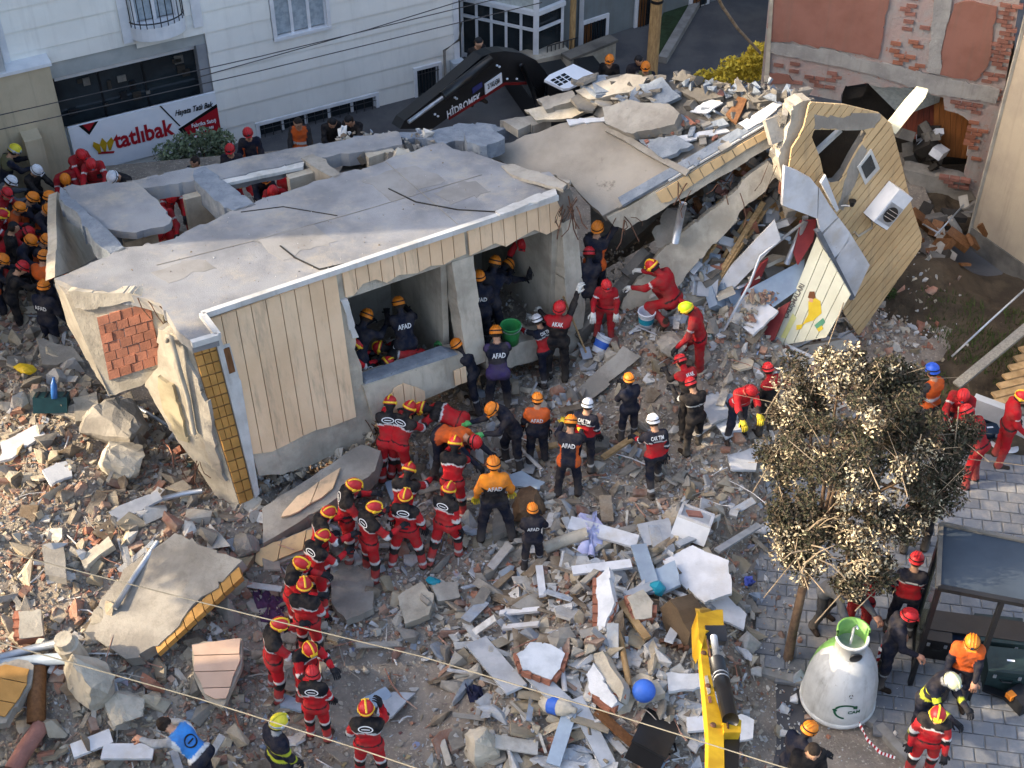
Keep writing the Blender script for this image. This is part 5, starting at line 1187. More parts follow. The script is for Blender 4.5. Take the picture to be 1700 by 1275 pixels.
# cloth heaps
def cloth(pts, m, label, seed, lift=.12, hgt=.16):
    cx = sum(p[0] for p in pts) / len(pts); cy = sum(p[1] for p in pts) / len(pts); g = np.random.default_rng(seed)
    C_ = GH(cx, cy, lift); Pn = [GH(*p, lift * .6) for p in jag(pts, 3, 9, seed)]; n = len(Pn); V = []; rings = 6
    for r_ in range(rings):
        t = 1 - r_ / rings
        for i, p in enumerate(Pn):
            q = C_ + (p - C_) * t; V.append(q + np.array([0, 0, hgt * (1 - t * t) * .6 + g.normal() * .035 * (t > .05) + .05 * math.sin(i * 1.7 + r_) * t]))
    V.append(C_ + [0, 0, hgt]); F = []
    for r_ in range(rings - 1):
        for i in range(n): F.append((r_ * n + i, r_ * n + (i + 1) % n, (r_ + 1) * n + (i + 1) % n, (r_ + 1) * n + i))
    for i in range(n): F.append(((rings - 1) * n + i, (rings - 1) * n + (i + 1) % n, rings * n))
    return thing(mk('cloth', V, F, m, smooth=True), label, 'cloth')
m_lil = mat('lilac_cloth', '#c3c3df', '#adadd0', 6, .9, .4, 30)
cloth([(958, 858), (990, 852), (1008, 880), (1005, 905), (985, 925), (958, 915), (968, 885)], m_lil, 'lilac white crumpled bedsheet under the long white plank', 1)
cloth([(1235, 960), (1250, 958), (1254, 972), (1240, 974)], mat('violet_blue_cloth', '#7a86e0', '#6673cf', 6, .9, .4, 30), 'small violet blue cloth right of the white sheet', 2, .05, .06)
cloth([(420, 985), (450, 975), (475, 1000), (470, 1030), (435, 1040), (425, 1010)], mat('purple_cloth', '#5d3d5c', '#4b314b', 6, .95, .5, 30), 'dark purple cloth left of the row of red suits', 3, .05, .06)
cloth([(770, 1140), (800, 1138), (806, 1165), (780, 1170)], mat('dark_blue_cloth', '#2c2f4a', '#24263d', 6, .95, .5, 30), 'dark blue cloth beside the broad grey plank', 4, .06, .06)
# buckets
def bucket(c_, m, label, rot=None, s=1.0, band=None):
    c_ = np.asarray(c_, float); e = empty('bucket', c_, label, 'bucket'); Rm = np.eye(3) if rot is None else rot
    pr_ = [(.105, 0), (.12, .15), (.135, .28), (.142, .285), (.142, .3), (.128, .3), (.122, .28), (.1, .02)]
    mk('shell', *lathe([(a * s, b * s) for a, b in pr_], 20, c_, Rm), m, e, smooth=True)
    if band: mk('label_band', *lathe([(.1165 * s, .09 * s), (.1285 * s, .2 * s)], 20, c_, Rm, cap=False), band, e, smooth=True)
    t = np.linspace(0, math.pi, 9); mk('handle', *tube([c_ + Rm @ (np.array([.142 * math.cos(x), -.142 * math.sin(x) * .9, .29 - .05 * math.sin(x)]) * s) for x in t], .006, 5), m_alu, e)
m_bw = mat('white_plastic', '#dfe3ea', '#d2d7df', 4, .35, .02); m_bg = mat('green_plastic', '#2f7f45', '#276f3b', 4, .4, .02)
bucket(G(1072, 541, 1.62), m_bw, 'white bucket standing on the pale fallen beam', s=1.0, band=m_tealb)
bucket(G(992, 585, 1.2), m_bw, 'white bucket with blue base tilted near the red overalls', rotm(-.5, .5, 0), 1.0, blue)
bucket(G(893, 490, 1.35), m_bw, 'white bucket in the second torn open room', rotm(-.6, .3, 0), .95)
bucket(FAC.on(848, 568, .02), m_bg, 'green bucket on the sill of the second room', None, 1.15)
bucket(GH(625, 780, .22), m_bw, 'white bucket tipped over beside the red suits', rotm(-1.25, .2, -.5), 1.25)

# bent bars and hanging wires at the torn edges
def tuft(o_, n, spread, seed, down=.3):
    g = random.Random(seed)
    for _ in range(n):
        a = o_ + np.array([g.uniform(-1, 1) * spread, g.uniform(-.5, .5) * spread, g.uniform(-.05, .05)]); d = np.array([g.uniform(-.3, .3), g.uniform(-.35, -.05), -g.uniform(.1, 1) * down])
        mk('rebar', *tube([a, a + d * .4 + [0, -.03, .06], a + d * .8, a + d + [g.uniform(-.08, .08), 0, -.04]], g.choice((.006, .008, .01)), 5), m_steel, cb, smooth=True)
tuft(FAC.on(945, 345, .2), 8, .12, 1); tuft(FAC.on(950, 330, .15), 5, .08, 2, .6); tuft(PAR.on(1050, 365, .05), 6, .25, 3); tuft(PAR.on(1180, 300, .05), 6, .6, 4, .5); tuft(PAR.on(1270, 250, .05), 6, .4, 5, .6)
tuft(FAC.on(625, 700, .1), 5, .2, 6, .25); tuft(ROOF.on(285, 395, -.1), 4, .2, 7); tuft(ROOF.on(420, 345, -.1), 4, .15, 8); tuft(LOW.on(330, 770, .05), 5, .25, 11, .2); tuft(ROOF.on(570, 290, -.1), 5, .3, 12, .2)
# ------------------------------------------------------------------ the rubble itself
m_rub = mat('rubble_mix', '#999999', '#6c655c', 9, .93, .5, 35, vcol=True, spec=.2, dust=.7)
def hull(seed, sq):
    g = random.Random(seed); bm = bmesh.new()
    for _ in range(11): bm.verts.new((g.uniform(-1, 1) * sq[0], g.uniform(-1, 1) * sq[1], g.uniform(-1, 1) * sq[2]))
    r_ = bmesh.ops.convex_hull(bm, input=bm.verts); bmesh.ops.delete(bm, geom=[e for e in r_['geom_interior'] if isinstance(e, bmesh.types.BMVert)], context='VERTS')
    bmesh.ops.dissolve_limit(bm, angle_limit=.06, verts=bm.verts, edges=bm.edges)
    bm.verts.index_update(); bm.verts.ensure_lookup_table()
    V = np.array([tuple(v.co) for v in bm.verts]); F = [tuple(v.index for v in f.verts) for f in bm.faces]; bm.free(); return V, F
def plate(seed, asp=1.0, th=.09):
    g = random.Random(seed); n = g.choice((4, 5, 5, 6, 7)); a0 = g.random() * 6
    P = []
    for i in range(n):
        t = a0 + 2 * math.pi * (i + g.uniform(-.25, .25)) / n; r_ = g.uniform(.7, 1.05); P.append((math.cos(t) * r_ * asp, math.sin(t) * r_, 0))
    return slab([np.array(p) + [0, 0, th] for p in P], (0, 0, -2 * th))
lib = {'chunk': [hull(i, (1, .8, .6)) for i in range(26)], 'plate': [plate(i) for i in range(20)], 'board': [box((0, 0, 0), (2, .5, .1)), box((0, 0, 0), (2, .32, .08)), box((0, 0, 0), (2, .75, .08)), box((0, 0, 0), (2, .16, .12))],
       'brick': [box((0, 0, 0), (1.9, .95, .95)), hull(91, (1, .55, .5)), hull(92, (1, .6, .5)), box((0, 0, 0), (1.1, .95, .9))], 'long': [hull(70 + i, (1.6, .5, .35)) for i in range(8)]}
pal = {'grey': ['#9a958d', '#86817a', '#aba59b', '#77736d', '#b7b1a6'], 'tan': ['#b7a88f', '#a39479', '#c6b79d', '#8f8269', '#d0c4ac'], 'brick': ['#a3664f', '#8f5946', '#ad7259', '#835144', '#b3846c'], 'white': ['#d5d6d8', '#c3c6ca', '#dddcd8', '#cbc7bf'], 'blue': ['#a9b4c2', '#93a2b4', '#bcc5d0'], 'brown': ['#6d5c4a', '#5a4b3c', '#7e6a53'], 'pop': ['#5a78b5', '#5d4a5c', '#844044', '#4a8586', '#b39b52', '#b0a4c0', '#31363f', '#8aa0c0']}
pal = {k: [np.array(lin(c)) for c in v] for k, v in pal.items()}
N = 90000
X = nrg.uniform(-10.8, 6.4, N); Y = nrg.uniform(9.0, 23.0, N); Hh = hz(X, Y)
edge_d = hz(X + .25, Y)
q_ = np.stack([X, Y, Hh], 1) - _c; w_ = q_ @ _f; PX = 850 + CAM_F * q_[:, 0] / w_; PY = 637.5 - CAM_F * (q_ @ _u) / w_
foot = [tuple(A3[:2] + [.3, .8]), tuple(FAC.on(930, 560)[:2] + [0, .5]), tuple(G(1180, 480, 1.2)[:2]), tuple(G(1440, 480, .6)[:2]), (7.2, 23), (-8, 23), tuple(G(95, 318, .5)[:2] + [0, .5]), tuple(G(120, 560, 1.5)[:2])]
rr_ = random.Random(5)
acc_V, acc_F, acc_C = [], [], []; off_ = 0; big = []
asp_d = np.hypot((X - _asph[0]) / 1.1, (Y - _asph[1]) / .9)
for i in range(N):
    h = Hh[i]; px, py = PX[i], PY[i]
    if px < -60 or px > 1430 or py > 1330: continue
    if h < .02 and rr_.random() > .04: continue
    if h < .1 and rr_.random() > .45: continue
    if asp_d[i] < 1 and rr_.random() > .25: continue
    if inside((X[i], Y[i]), foot): continue
    left = px < 430
    u = rr_.random(); s = .0205 * u ** -.5
    s = min(s, .22 if left else .22)
    if px > 560 and 640 < py < 1000 and px < 1250: s = min(s * .9, .17)
    kind = rr_.choices(('chunk', 'plate', 'board', 'brick', 'long'), (48, 22, 5, 20, 5) if left else (40, 26, 12, 12, 10))[0]
    if left: cn = rr_.choices(('tan', 'grey', 'brick', 'white', 'brown', 'pop', 'blue'), (36, 28, 12, 9, 11, 2, 2))[0]
    elif py > 900: cn = rr_.choices(('grey', 'white', 'tan', 'brick', 'blue', 'brown', 'pop'), (32, 19, 16, 8, 12, 9, 4))[0]
    else: cn = rr_.choices(('grey', 'white', 'tan', 'brick', 'blue', 'brown', 'pop'), (38, 16, 14, 8, 10, 12, 2))[0]
    if kind == 'brick': cn = 'brick' if rr_.random() < .7 else cn; s = min(max(s, .035), .11)
    if kind == 'board': cn = rr_.choice(('white', 'blue', 'white', 'brown', 'grey')); s *= 1.4
    if cn == 'pop': s = min(s, .07)
    if 770 < px < 1190 and py > 860 and rr_.random() < .07: kind = rr_.choice(('board', 'board', 'plate', 'long')); cn = rr_.choice(('white', 'blue', 'white', 'grey', 'tan', 'brown')); s = rr_.uniform(.08, .25)
    V0, F0 = rr_.choice(lib[kind])
    Rm = rotm(rr_.gauss(0, .35), rr_.gauss(0, .35), rr_.random() * 6.283)
    if kind == 'chunk': Rm = rotm(rr_.random() * 6, rr_.random() * 6, rr_.random() * 6)
    z_ = h + s * (.12 if kind in ('plate', 'board') else .25)
    c_ = pal[cn][rr_.randrange(len(pal[cn]))] * rr_.uniform(.62, 1.0)
    if kind == 'board' and s > .12: Rm = rotm(rr_.gauss(0, .25), rr_.gauss(0, .3), rr_.gauss(1.0 if rr_.random() < .5 else -.6, .6)); z_ += rr_.uniform(0, .12)
    V1 = V0 * s @ Rm.T + np.array([X[i], Y[i], z_])
    if s > .13 and 0 <= px <= 1700 and py < 1290: big.append((s, kind, cn, V1, F0, c_, px, py)); continue
    acc_V.append(V1); acc_F.extend([[k + off_ for k in f] for f in F0]); acc_C.append(np.repeat(c_[None], len(V1), 0)); off_ += len(V1)
big.sort(key=lambda b: -b[0])
for b in big[460:]:
    acc_V.append(b[3]); acc_F.extend([[k + off_ for k in f] for f in b[4]]); acc_C.append(np.repeat(b[5][None], len(b[3]), 0)); off_ += len(b[3])
o = mk('loose_rubble', np.concatenate(acc_V), acc_F, m_rub, cols=np.concatenate(acc_C), origin=np.array([0, 15, 0]))
tag(o, 'loose small rubble of concrete, brick and plaster crumbs covering the ground', 'rubble', kind='stuff')
LM = [(60, 600, 'near the teal crate'), (190, 720, 'by the big grey lump under the bay'), (300, 800, 'left of the ocher tile strip'), (40, 800, 'at the left edge below the white board'), (40, 950, 'at the left edge near the upper cable'), (200, 900, 'above the large ocher edged slab'), (120, 1010, 'left of the large ocher edged slab'), (330, 1030, 'right of the large ocher edged slab'), (120, 1200, 'near the logs at lower left'), (350, 1230, 'beside the volunteer in the blue vest'),
    (480, 960, 'beside the row of red suits'), (600, 1080, 'right of the row of red suits'), (640, 900, 'among the red suits'), (780, 930, 'below the man in the orange jacket'), (720, 1080, 'above the bottom red rescuer'), (740, 1220, 'right of the bottom red rescuer'), (860, 960, 'below the man with folded arms'), (960, 860, 'near the lilac cloth'), (900, 1060, 'by the white window frame bars'), (1000, 1140, 'by the brick wedges'), (1080, 1080, 'by the digger bucket'), (1180, 900, 'by the white appliance'), (1180, 760, 'near the white door panel'), (1010, 700, 'among the men in dark blue'),
    (1200, 620, 'behind the two red helmets'), (1330, 620, 'behind the dry tree'), (1220, 1100, 'right of the digger arm'), (940, 1230, 'by the planks at the bottom edge'), (880, 700, 'in front of the torn rooms'), (700, 700, 'below the sill of the first room')]
cw = {'grey': 'grey', 'tan': 'tan', 'brick': 'brick red', 'white': 'whitish', 'blue': 'bluish grey', 'brown': 'brown', 'pop': 'coloured'}
kw = {'chunk': ('concrete_chunk', 'angular chunk', 'chunk'), 'plate': ('broken_plate', 'flat plate', 'plate'), 'board': ('board_piece', 'board piece', 'board'), 'brick': ('brick_fragment', 'brick fragment', 'brick'), 'long': ('long_fragment', 'long splintered fragment', 'fragment')}
ORD = ('first', 'second', 'third', 'fourth', 'fifth', 'sixth', 'seventh', 'eighth', 'ninth', 'tenth', 'eleventh', 'twelfth')
named = {}
for bb_ in big[:460]:
    s, kind, cn, V1, F0, c_, px, py = bb_; nm, ph, ct_ = kw[kind]; lm = min(LM, key=lambda l: (l[0] - px) ** 2 + (l[1] - py) ** 2)[2]
    sz_ = 'very large' if s > .24 else 'large' if s > .18 else 'medium'
    o = mk(nm, V1, F0, m_rub, cols=np.repeat(c_[None], len(V1), 0)); named.setdefault((f'{sz_} {cw[cn]} {ph} {lm}', ct_, f'{cw[cn]} {ct_}s {lm}'), []).append((px, o))
for (lb, ct_, gr_), L_ in named.items():
    L_.sort(key=lambda q: q[0]); n_ = len(L_)
    for i, (_, o) in enumerate(L_):
        tag(o, lb if n_ == 1 else f"{lb}, {('left one', 'right one')[i] if n_ == 2 else ORD[min(i, 11)] + ' from left'}", ct_, gr_)
# thin wires, bars and sticks
wm = MB(); wc = []
for k in range(420):
    px, py = rr_.uniform(0, 1300), rr_.uniform(560, 1275)
    if py < 560 + (430 - px) * .0 or (430 < px < 900 and py < 760): continue
    p = GH(px, py, .03)
    if p[2] < .08: continue
    a = rr_.random() * 6.283; L_ = rr_.uniform(.15, .8); b = rr_.uniform(-.4, .4)
    pts = [p + np.array([math.cos(a + b * t) * L_ * t, math.sin(a + b * t) * L_ * t, .06 * math.sin(t * 3 + k)]) for t in (0, .33, .66, 1)]
    V1, F1_ = tube(pts, rr_.choice((.006, .008, .012)), 4); wm.add(V1, F1_)
    wc.append(np.repeat(pal[rr_.choice(('brown', 'white', 'grey', 'brick'))][0][None], len(V1), 0))
o = mk('loose_wires', wm.V, wm.F, m_rub, cols=np.concatenate(wc), origin=np.array([0, 14, 0])); tag(o, 'bent wires, bars and thin sticks strewn over the rubble', 'wires', kind='stuff')
# crumbs inside the torn rooms and on the leaning panels
ac_V, ac_F, ac_C = [], [], []; off_ = 0
def crumb(p, s, cn, kind='chunk'):
    global off_
    if p[2] > 5.2 or p[1] < 9: return
    s = min(s, .13)
    V0, F0 = rr_.choice(lib[kind]); V1 = V0 * s @ rotm(rr_.random() * 6, rr_.random() * 6, rr_.random() * 6).T + p
    ac_V.append(V1); ac_F.extend([[k + off_ for k in f] for f in F0]); ac_C.append(np.repeat((pal[cn][rr_.randrange(len(pal[cn]))])[None], len(V1), 0)); off_ += len(V1)
for (x0, x1, y0, y1, zz, n_) in ((600, 760, 560, 650, 1.3, 260), (800, 945, 470, 590, 1.28, 420), (1000, 1080, 400, 500, 1.5, 120)):
    for _ in range(n_):
        p = G(rr_.uniform(x0, x1), rr_.uniform(y0, y1), zz + rr_.random() * .12)
        if (p - FAC.o) @ FAC.n < -.15: crumb(p, .02 * rr_.random() ** -.5, rr_.choice(('brown', 'grey', 'grey', 'white', 'tan')))
for _ in range(420):   # heap on the slope below the parapet
    t = rr_.random(); px = 1095 + 75 * t + rr_.gauss(0, 12); py = 500 - 60 * t + rr_.gauss(0, 16); crumb(MESS.on(px, py, rr_.uniform(.0, .12)), .02 * rr_.random() ** -.5, rr_.choice(('white', 'grey', 'tan', 'white', 'blue')))
SQ = Plane(G(1180, 492, 1.6), G(1236, 478, 1.75), G(1292, 516, 1.7))
for _ in range(160): crumb(SQ.on(rr_.gauss(1222, 16), rr_.gauss(522, 9), rr_.uniform(.0, .08)), .02 * rr_.random() ** -.45, rr_.choice(('white', 'brick', 'tan', 'grey')))
BSH = Plane(G(1238, 482, 1.85), G(1336, 430, 2.2), G(1332, 476, 1.9))
for _ in range(90): crumb(BSH.on(rr_.gauss(1262, 12), rr_.gauss(494, 6), rr_.uniform(.0, .06)), .02 * rr_.random() ** -.4, rr_.choice(('brick', 'brick', 'tan')))
for _ in range(520):   # under the front wall
    t = rr_.random(); p = G(430 + 190 * t, 800 - 85 * t + rr_.uniform(-25, 20), .9 + .25 * t); crumb(p, .02 * rr_.random() ** -.5, rr_.choice(('brown', 'grey', 'grey', 'tan', 'white')))
for _ in range(160): crumb(np.array([*G(rr_.uniform(560, 720), rr_.uniform(232, 275), 3.2)[:2], 3.2 + rr_.random() * .25]), .03 * rr_.random() ** -.4, rr_.choice(('brown', 'grey', 'grey', 'white', 'blue')))
for _ in range(900):   # roof: dust and small bits
    px, py = rr_.uniform(120, 930), rr_.uniform(240, 520)
    if inside((px, py), roof_px) and rr_.random() < .35: crumb(ROOF.on(px, py, .006), min(.018, .007 * rr_.random() ** -.4), rr_.choice(('grey', 'white', 'brown')))
for _ in range(500):   # soil bank foot and torn wall base
    px, py = rr_.gauss(1480, 40), rr_.gauss(540, 40); p = G(px, py, .3); p[2] = max(soilz(p[0], p[1]), hz1(p[0], p[1])) + .02; crumb(p, .022 * rr_.random() ** -.5, rr_.choice(('grey', 'white', 'tan', 'brick')))
for _ in range(240):
    px, py = rr_.uniform(1250, 1330), rr_.uniform(930, 1250); p = G(px, py, .08); crumb(np.array([p[0], p[1], .085 if inside(p[:2], PAVE) else .0]), .012 * rr_.random() ** -.5, rr_.choice(('white', 'grey', 'brick', 'blue', 'tan')))
for _ in range(120):
    px, py = rr_.uniform(1250, 1500), rr_.uniform(1130, 1275); p = G(px, py, .0); crumb(np.array([p[0], p[1], .07 if inside(p[:2], PAVE) else .0]), .010 * rr_.random() ** -.4, rr_.choice(('white', 'grey', 'blue')))
o = mk('rubble_crumbs', np.concatenate(ac_V), ac_F, m_rub, cols=np.concatenate(ac_C), origin=np.array([0, 15, 0])); tag(o, 'small crumbs lying in the torn rooms, on the roof and along the kerb', 'rubble', kind='stuff')

for k in range(52):   # rough lumps along the back rim of the right roof
    t = k / 51; p = ROOF2.on(1125 + 215 * t + rr_.uniform(-6, 6), 132 + 32 * t + rr_.uniform(-7, 9), rr_.uniform(.02, .2)); V0, F0 = rr_.choice(lib['chunk'])
    mk('rim_lump', V0 * rr_.uniform(.08, .16) @ rotm(rr_.random() * 6, rr_.random() * 6, rr_.random() * 6).T + p, F0, rr_.choice((m_conc_d, m_conc_d, m_conc_d, m_slate)), roof3)
for k in range(22):
    p = ROOF2.on(rr_.uniform(960, 1100), rr_.uniform(128, 180), rr_.uniform(.0, .05)); V0, F0 = rr_.choice(lib['plate'])
    mk('rim_lump', V0 * rr_.uniform(.14, .34) @ rotm(rr_.gauss(0, .2), rr_.gauss(0, .2), rr_.random() * 6).T + p, F0, rr_.choice((m_conc_d, m_conc_d, m_slate, m_conc)), roof3)
# ------------------------------------------------------------------ people
m_cloth = mat('worn_cloth', '#888888', '#5a5148', 7, .85, .35, 55, vcol=True, spec=.12)
POSES = {  # lean, twist, (shoulder flex, abduct, elbow) right/left, (hip flex, abduct, knee) right/left, head pitch
    'stand': (.06, 0, (.15, .18, .35), (.15, .18, .35), (.02, .09, .05), (.02, .09, .05), .25),
    'stand2': (.10, .1, (.4, .2, .8), (.1, .2, .3), (.10, .10, .12), (-.06, .10, .03), .35),
    'wide': (.05, 0, (.1, .35, .35), (.1, .35, .35), (.0, .26, .05), (.0, .26, .05), .15),
    'work': (.32, 0, (.75, .15, .75), (.8, .12, .8), (.10, .12, .15), (.05, .12, .10), .55),
    'work2': (.45, .15, (.9, .1, .45), (.7, .2, .8), (.22, .14, .3), (.0, .12, .1), .65),
    'fold': (.03, 0, (.45, .22, 1.7), (.45, .22, 1.7), (.02, .09, .03), (.02, .09, .03), .1),
    'bend': (1.25, 0, (.75, .15, .2), (.75, .15, .25), (.15, .12, .3), (.1, .12, .25), .9),
    'bend2': (.95, .1, (.9, .12, .3), (.9, .15, .3), (.25, .12, .45), (.05, .12, .2), .8),
    'crouch': (.55, 0, (.8, .2, .6), (.9, .2, .5), (1.45, .2, 2.0), (1.2, .2, 2.1), .6),
    'raise': (.05, -.1, (2.3, .35, .5), (.9, .3, .4), (.0, .14, .03), (.0, .16, .03), -.1),
    'reach': (.30, 0, (1.3, .1, .2), (1.15, .1, .3), (.18, .12, .2), (-.12, .14, .05), .45),
    'side': (.25, 0, (1.2, .9, .15), (.3, .25, .5), (.7, .25, .9), (-.1, .18, .1), .4),
    'step': (.14, 0, (-.2, .15, .4), (.5, .15, .6), (.42, .12, .45), (-.28, .10, .15), .3),
    'phone': (.05, 0, (1.0, .35, 2.1), (.1, .3, .5), (.02, .12, .05), (.02, .12, .05), .1),
    'carry': (.15, 0, (.55, .3, 1.1), (.55, .3, 1.1), (.05, .11, .1), (.0, .11, .06), .45)}
CK = {k: np.array(lin(v)) for k, v in dict(red='#c4242c', dred='#a81c26', black='#1a1b20', navy='#232a3d', dnavy='#1b2030', orange='#e2662a', lor='#f0902e', white='#d8d8d6', skin='#c99a7c', hair='#2c221c', boot='#2f2620', brown='#4c382c', grey='#5b5e63', dgrey='#35373b', lime='#c8d23a', blue='#3d86cf', tan='#8d7d5a', purple='#463a66', lgrey='#9fa3a8', camo='#6b6a4c').items()}
def rot2(a):
    return np.array([[math.cos(a), math.sin(a), 0], [-math.sin(a), math.cos(a), 0], [0, 0, 1]])   # heading, clockwise from +Y
def skeleton(pose, jit):
    lean, tw, ar, al, lr, ll, hp = POSES[pose]
    j = lambda s=.06: jit.gauss(0, s)
    lean += j(.04); tw += j(.12)
    pel = np.array([0, 0, .93]); J = {}
    Rt = rotm(-lean, 0, 0) @ rotm(0, 0, tw)
    J['Rt'] = Rt; J['pel'] = pel; J['waist'] = pel + Rt @ [0, 0, .20]; J['chest'] = pel + Rt @ [0, .01, .40]; J['neck'] = pel + Rt @ [0, .01, .51]
    hl = lean * .35 + hp + j(.08)
    Rh = rotm(-hl, 0, 0) @ rotm(0, 0, tw + j(.2)); J['Rh'] = Rh
    J['head'] = J['neck'] + (Rt @ np.array([0, .03, .06])) + Rh @ [0, .02, .11]
    for s, a, l in ((1, ar, lr), (-1, al, ll)):
        k = 'r' if s > 0 else 'l'
        sh = pel + Rt @ [s * .168, .0, .46]; J['sh' + k] = sh
        fl, ab, el = a[0] + j(), a[1] + j(.05), a[2] + j()
        d1 = np.array([s * math.sin(ab), math.sin(fl) * math.cos(ab), -math.cos(fl) * math.cos(ab)]); J['el' + k] = sh + d1 * .29
        f2 = fl + el; ab2 = ab * .2 - (.25 if el > .6 else 0) - (.55 if pose == 'fold' else 0)
        if pose == 'raise' or pose == 'side': ab2 = ab * .8
        d2 = np.array([s * math.sin(ab2), math.sin(f2) * math.cos(ab2), -math.cos(f2) * math.cos(ab2)]); J['wr' + k] = J['el' + k] + d2 * .25; J['hd' + k] = d2
        hip = pel + np.array([s * .095, 0, -.02]); J['hip' + k] = hip
        hf, ha, kn = l[0] + j(.05), l[1] + j(.03), l[2] + abs(j(.05))
        d3 = np.array([s * math.sin(ha), math.sin(hf) * math.cos(ha), -math.cos(hf) * math.cos(ha)]); J['kn' + k] = hip + d3 * .43
        d4 = np.array([s * math.sin(ha) * .5, math.sin(hf - kn), -math.cos(hf - kn)]); d4 /= np.linalg.norm(d4); J['an' + k] = J['kn' + k] + d4 * .41
        fd = np.array([s * .25, 1.0, 0]); fd /= np.linalg.norm(fd)
        if d4[1] < -.75: fd = np.array([0, .35, -.95])
        J['to' + k] = J['an' + k] + fd * .17 + np.array([0, 0, -.035]); J['he' + k] = J['an' + k] - fd * .03 + np.array([0, 0, -.035])
    zmin = min(min(J[k][2] for k in ('hel', 'her', 'tol', 'tor')) - .05, min(J['knl'][2], J['knr'][2]) - .07)
    for k in J:
        if k[0] not in 'R' and not k.startswith('hd'): J[k] = (J[k] - [0, 0, zmin])
    return J
def capsules(J, bulk):
    b = bulk; Rt = J['Rt']; L_ = []
    P = lambda x, y, z: J['pel'] + Rt @ np.array([x, y, z])
    A = lambda a, c, ra, rb, tg: L_.append((a, c, ra, rb, tg))
    A(J['hipl'], J['hipr'], .115 + b, .115 + b, 0)
    for s in (-.045, .045):
        A(P(s, 0, .0), P(s, .005, .2), .108 + b, .1 + b, 0); A(P(s, .005, .2), P(s * 1.5, .01, .38), .1 + b, .105 + b, 0)
    A(P(-.13, 0, .44), P(.13, 0, .44), .072 + b, .075 + b, 0); A(P(-.1, -.015, .36), P(.1, -.015, .36), .1 + b, .1 + b, 0)
    A(J['neck'] - Rt @ [0, 0, .05], J['head'] - J['Rh'] @ [0, .02, .05], .06, .055, 1)
    A(J['head'] + J['Rh'] @ [0, -.02, .01], J['head'] + J['Rh'] @ [0, .015, .02], .092, .088, 2); A(J['head'] + J['Rh'] @ [0, .02, -.02], J['head'] + J['Rh'] @ [0, .05, -.075], .07, .045, 2)
    A(J['head'] + J['Rh'] @ [0, .09, .0], J['head'] + J['Rh'] @ [0, .112, -.03], .014, .02, 2)
    for s in (-1, 1): A(J['head'] + J['Rh'] @ [s * .085, -.01, -.01], J['head'] + J['Rh'] @ [s * .092, -.015, .02], .02, .022, 2)
    for k in 'rl':
        A(J['sh' + k], J['el' + k], .058 + b, .05 + b, 3); A(J['el' + k], J['wr' + k], .05 + b * .8, .04 + b * .5, 4)
        A(J['hip' + k], J['kn' + k], .09 + b, .068 + b, 5); A(J['kn' + k], J['an' + k], .068 + b, .055 + b, 6); A(J['he' + k], J['to' + k], .05, .045, 7)
        A(J['an' + k] + [0, 0, .05], J['an' + k] - [0, 0, .02], .055, .052, 7)
    return L_
def sdf(P, caps, k=.045, parts=False):
    d = None; best = np.full(len(P), 9.0); who = np.zeros(len(P), int); tt = np.zeros(len(P)); ci = np.zeros(len(P), int)
    for n_, (a, b, ra, rb, tg) in enumerate(caps):
        ab = b - a; q = P - a; t = np.clip(q @ ab / (ab @ ab + 1e-9), 0, 1)
        di = np.linalg.norm(q - t[:, None] * ab, axis=1) - (ra + (rb - ra) * t)
        if parts:
            m = di < best; best[m] = di[m]; who[m] = tg; tt[m] = t[m]; ci[m] = n_
        if d is None: d = di
        else:
            h = np.clip(.5 + .5 * (d - di) / k, 0, 1); d = d * (1 - h) + di * h - k * h * (1 - h)
    return (d, who, tt, ci) if parts else d
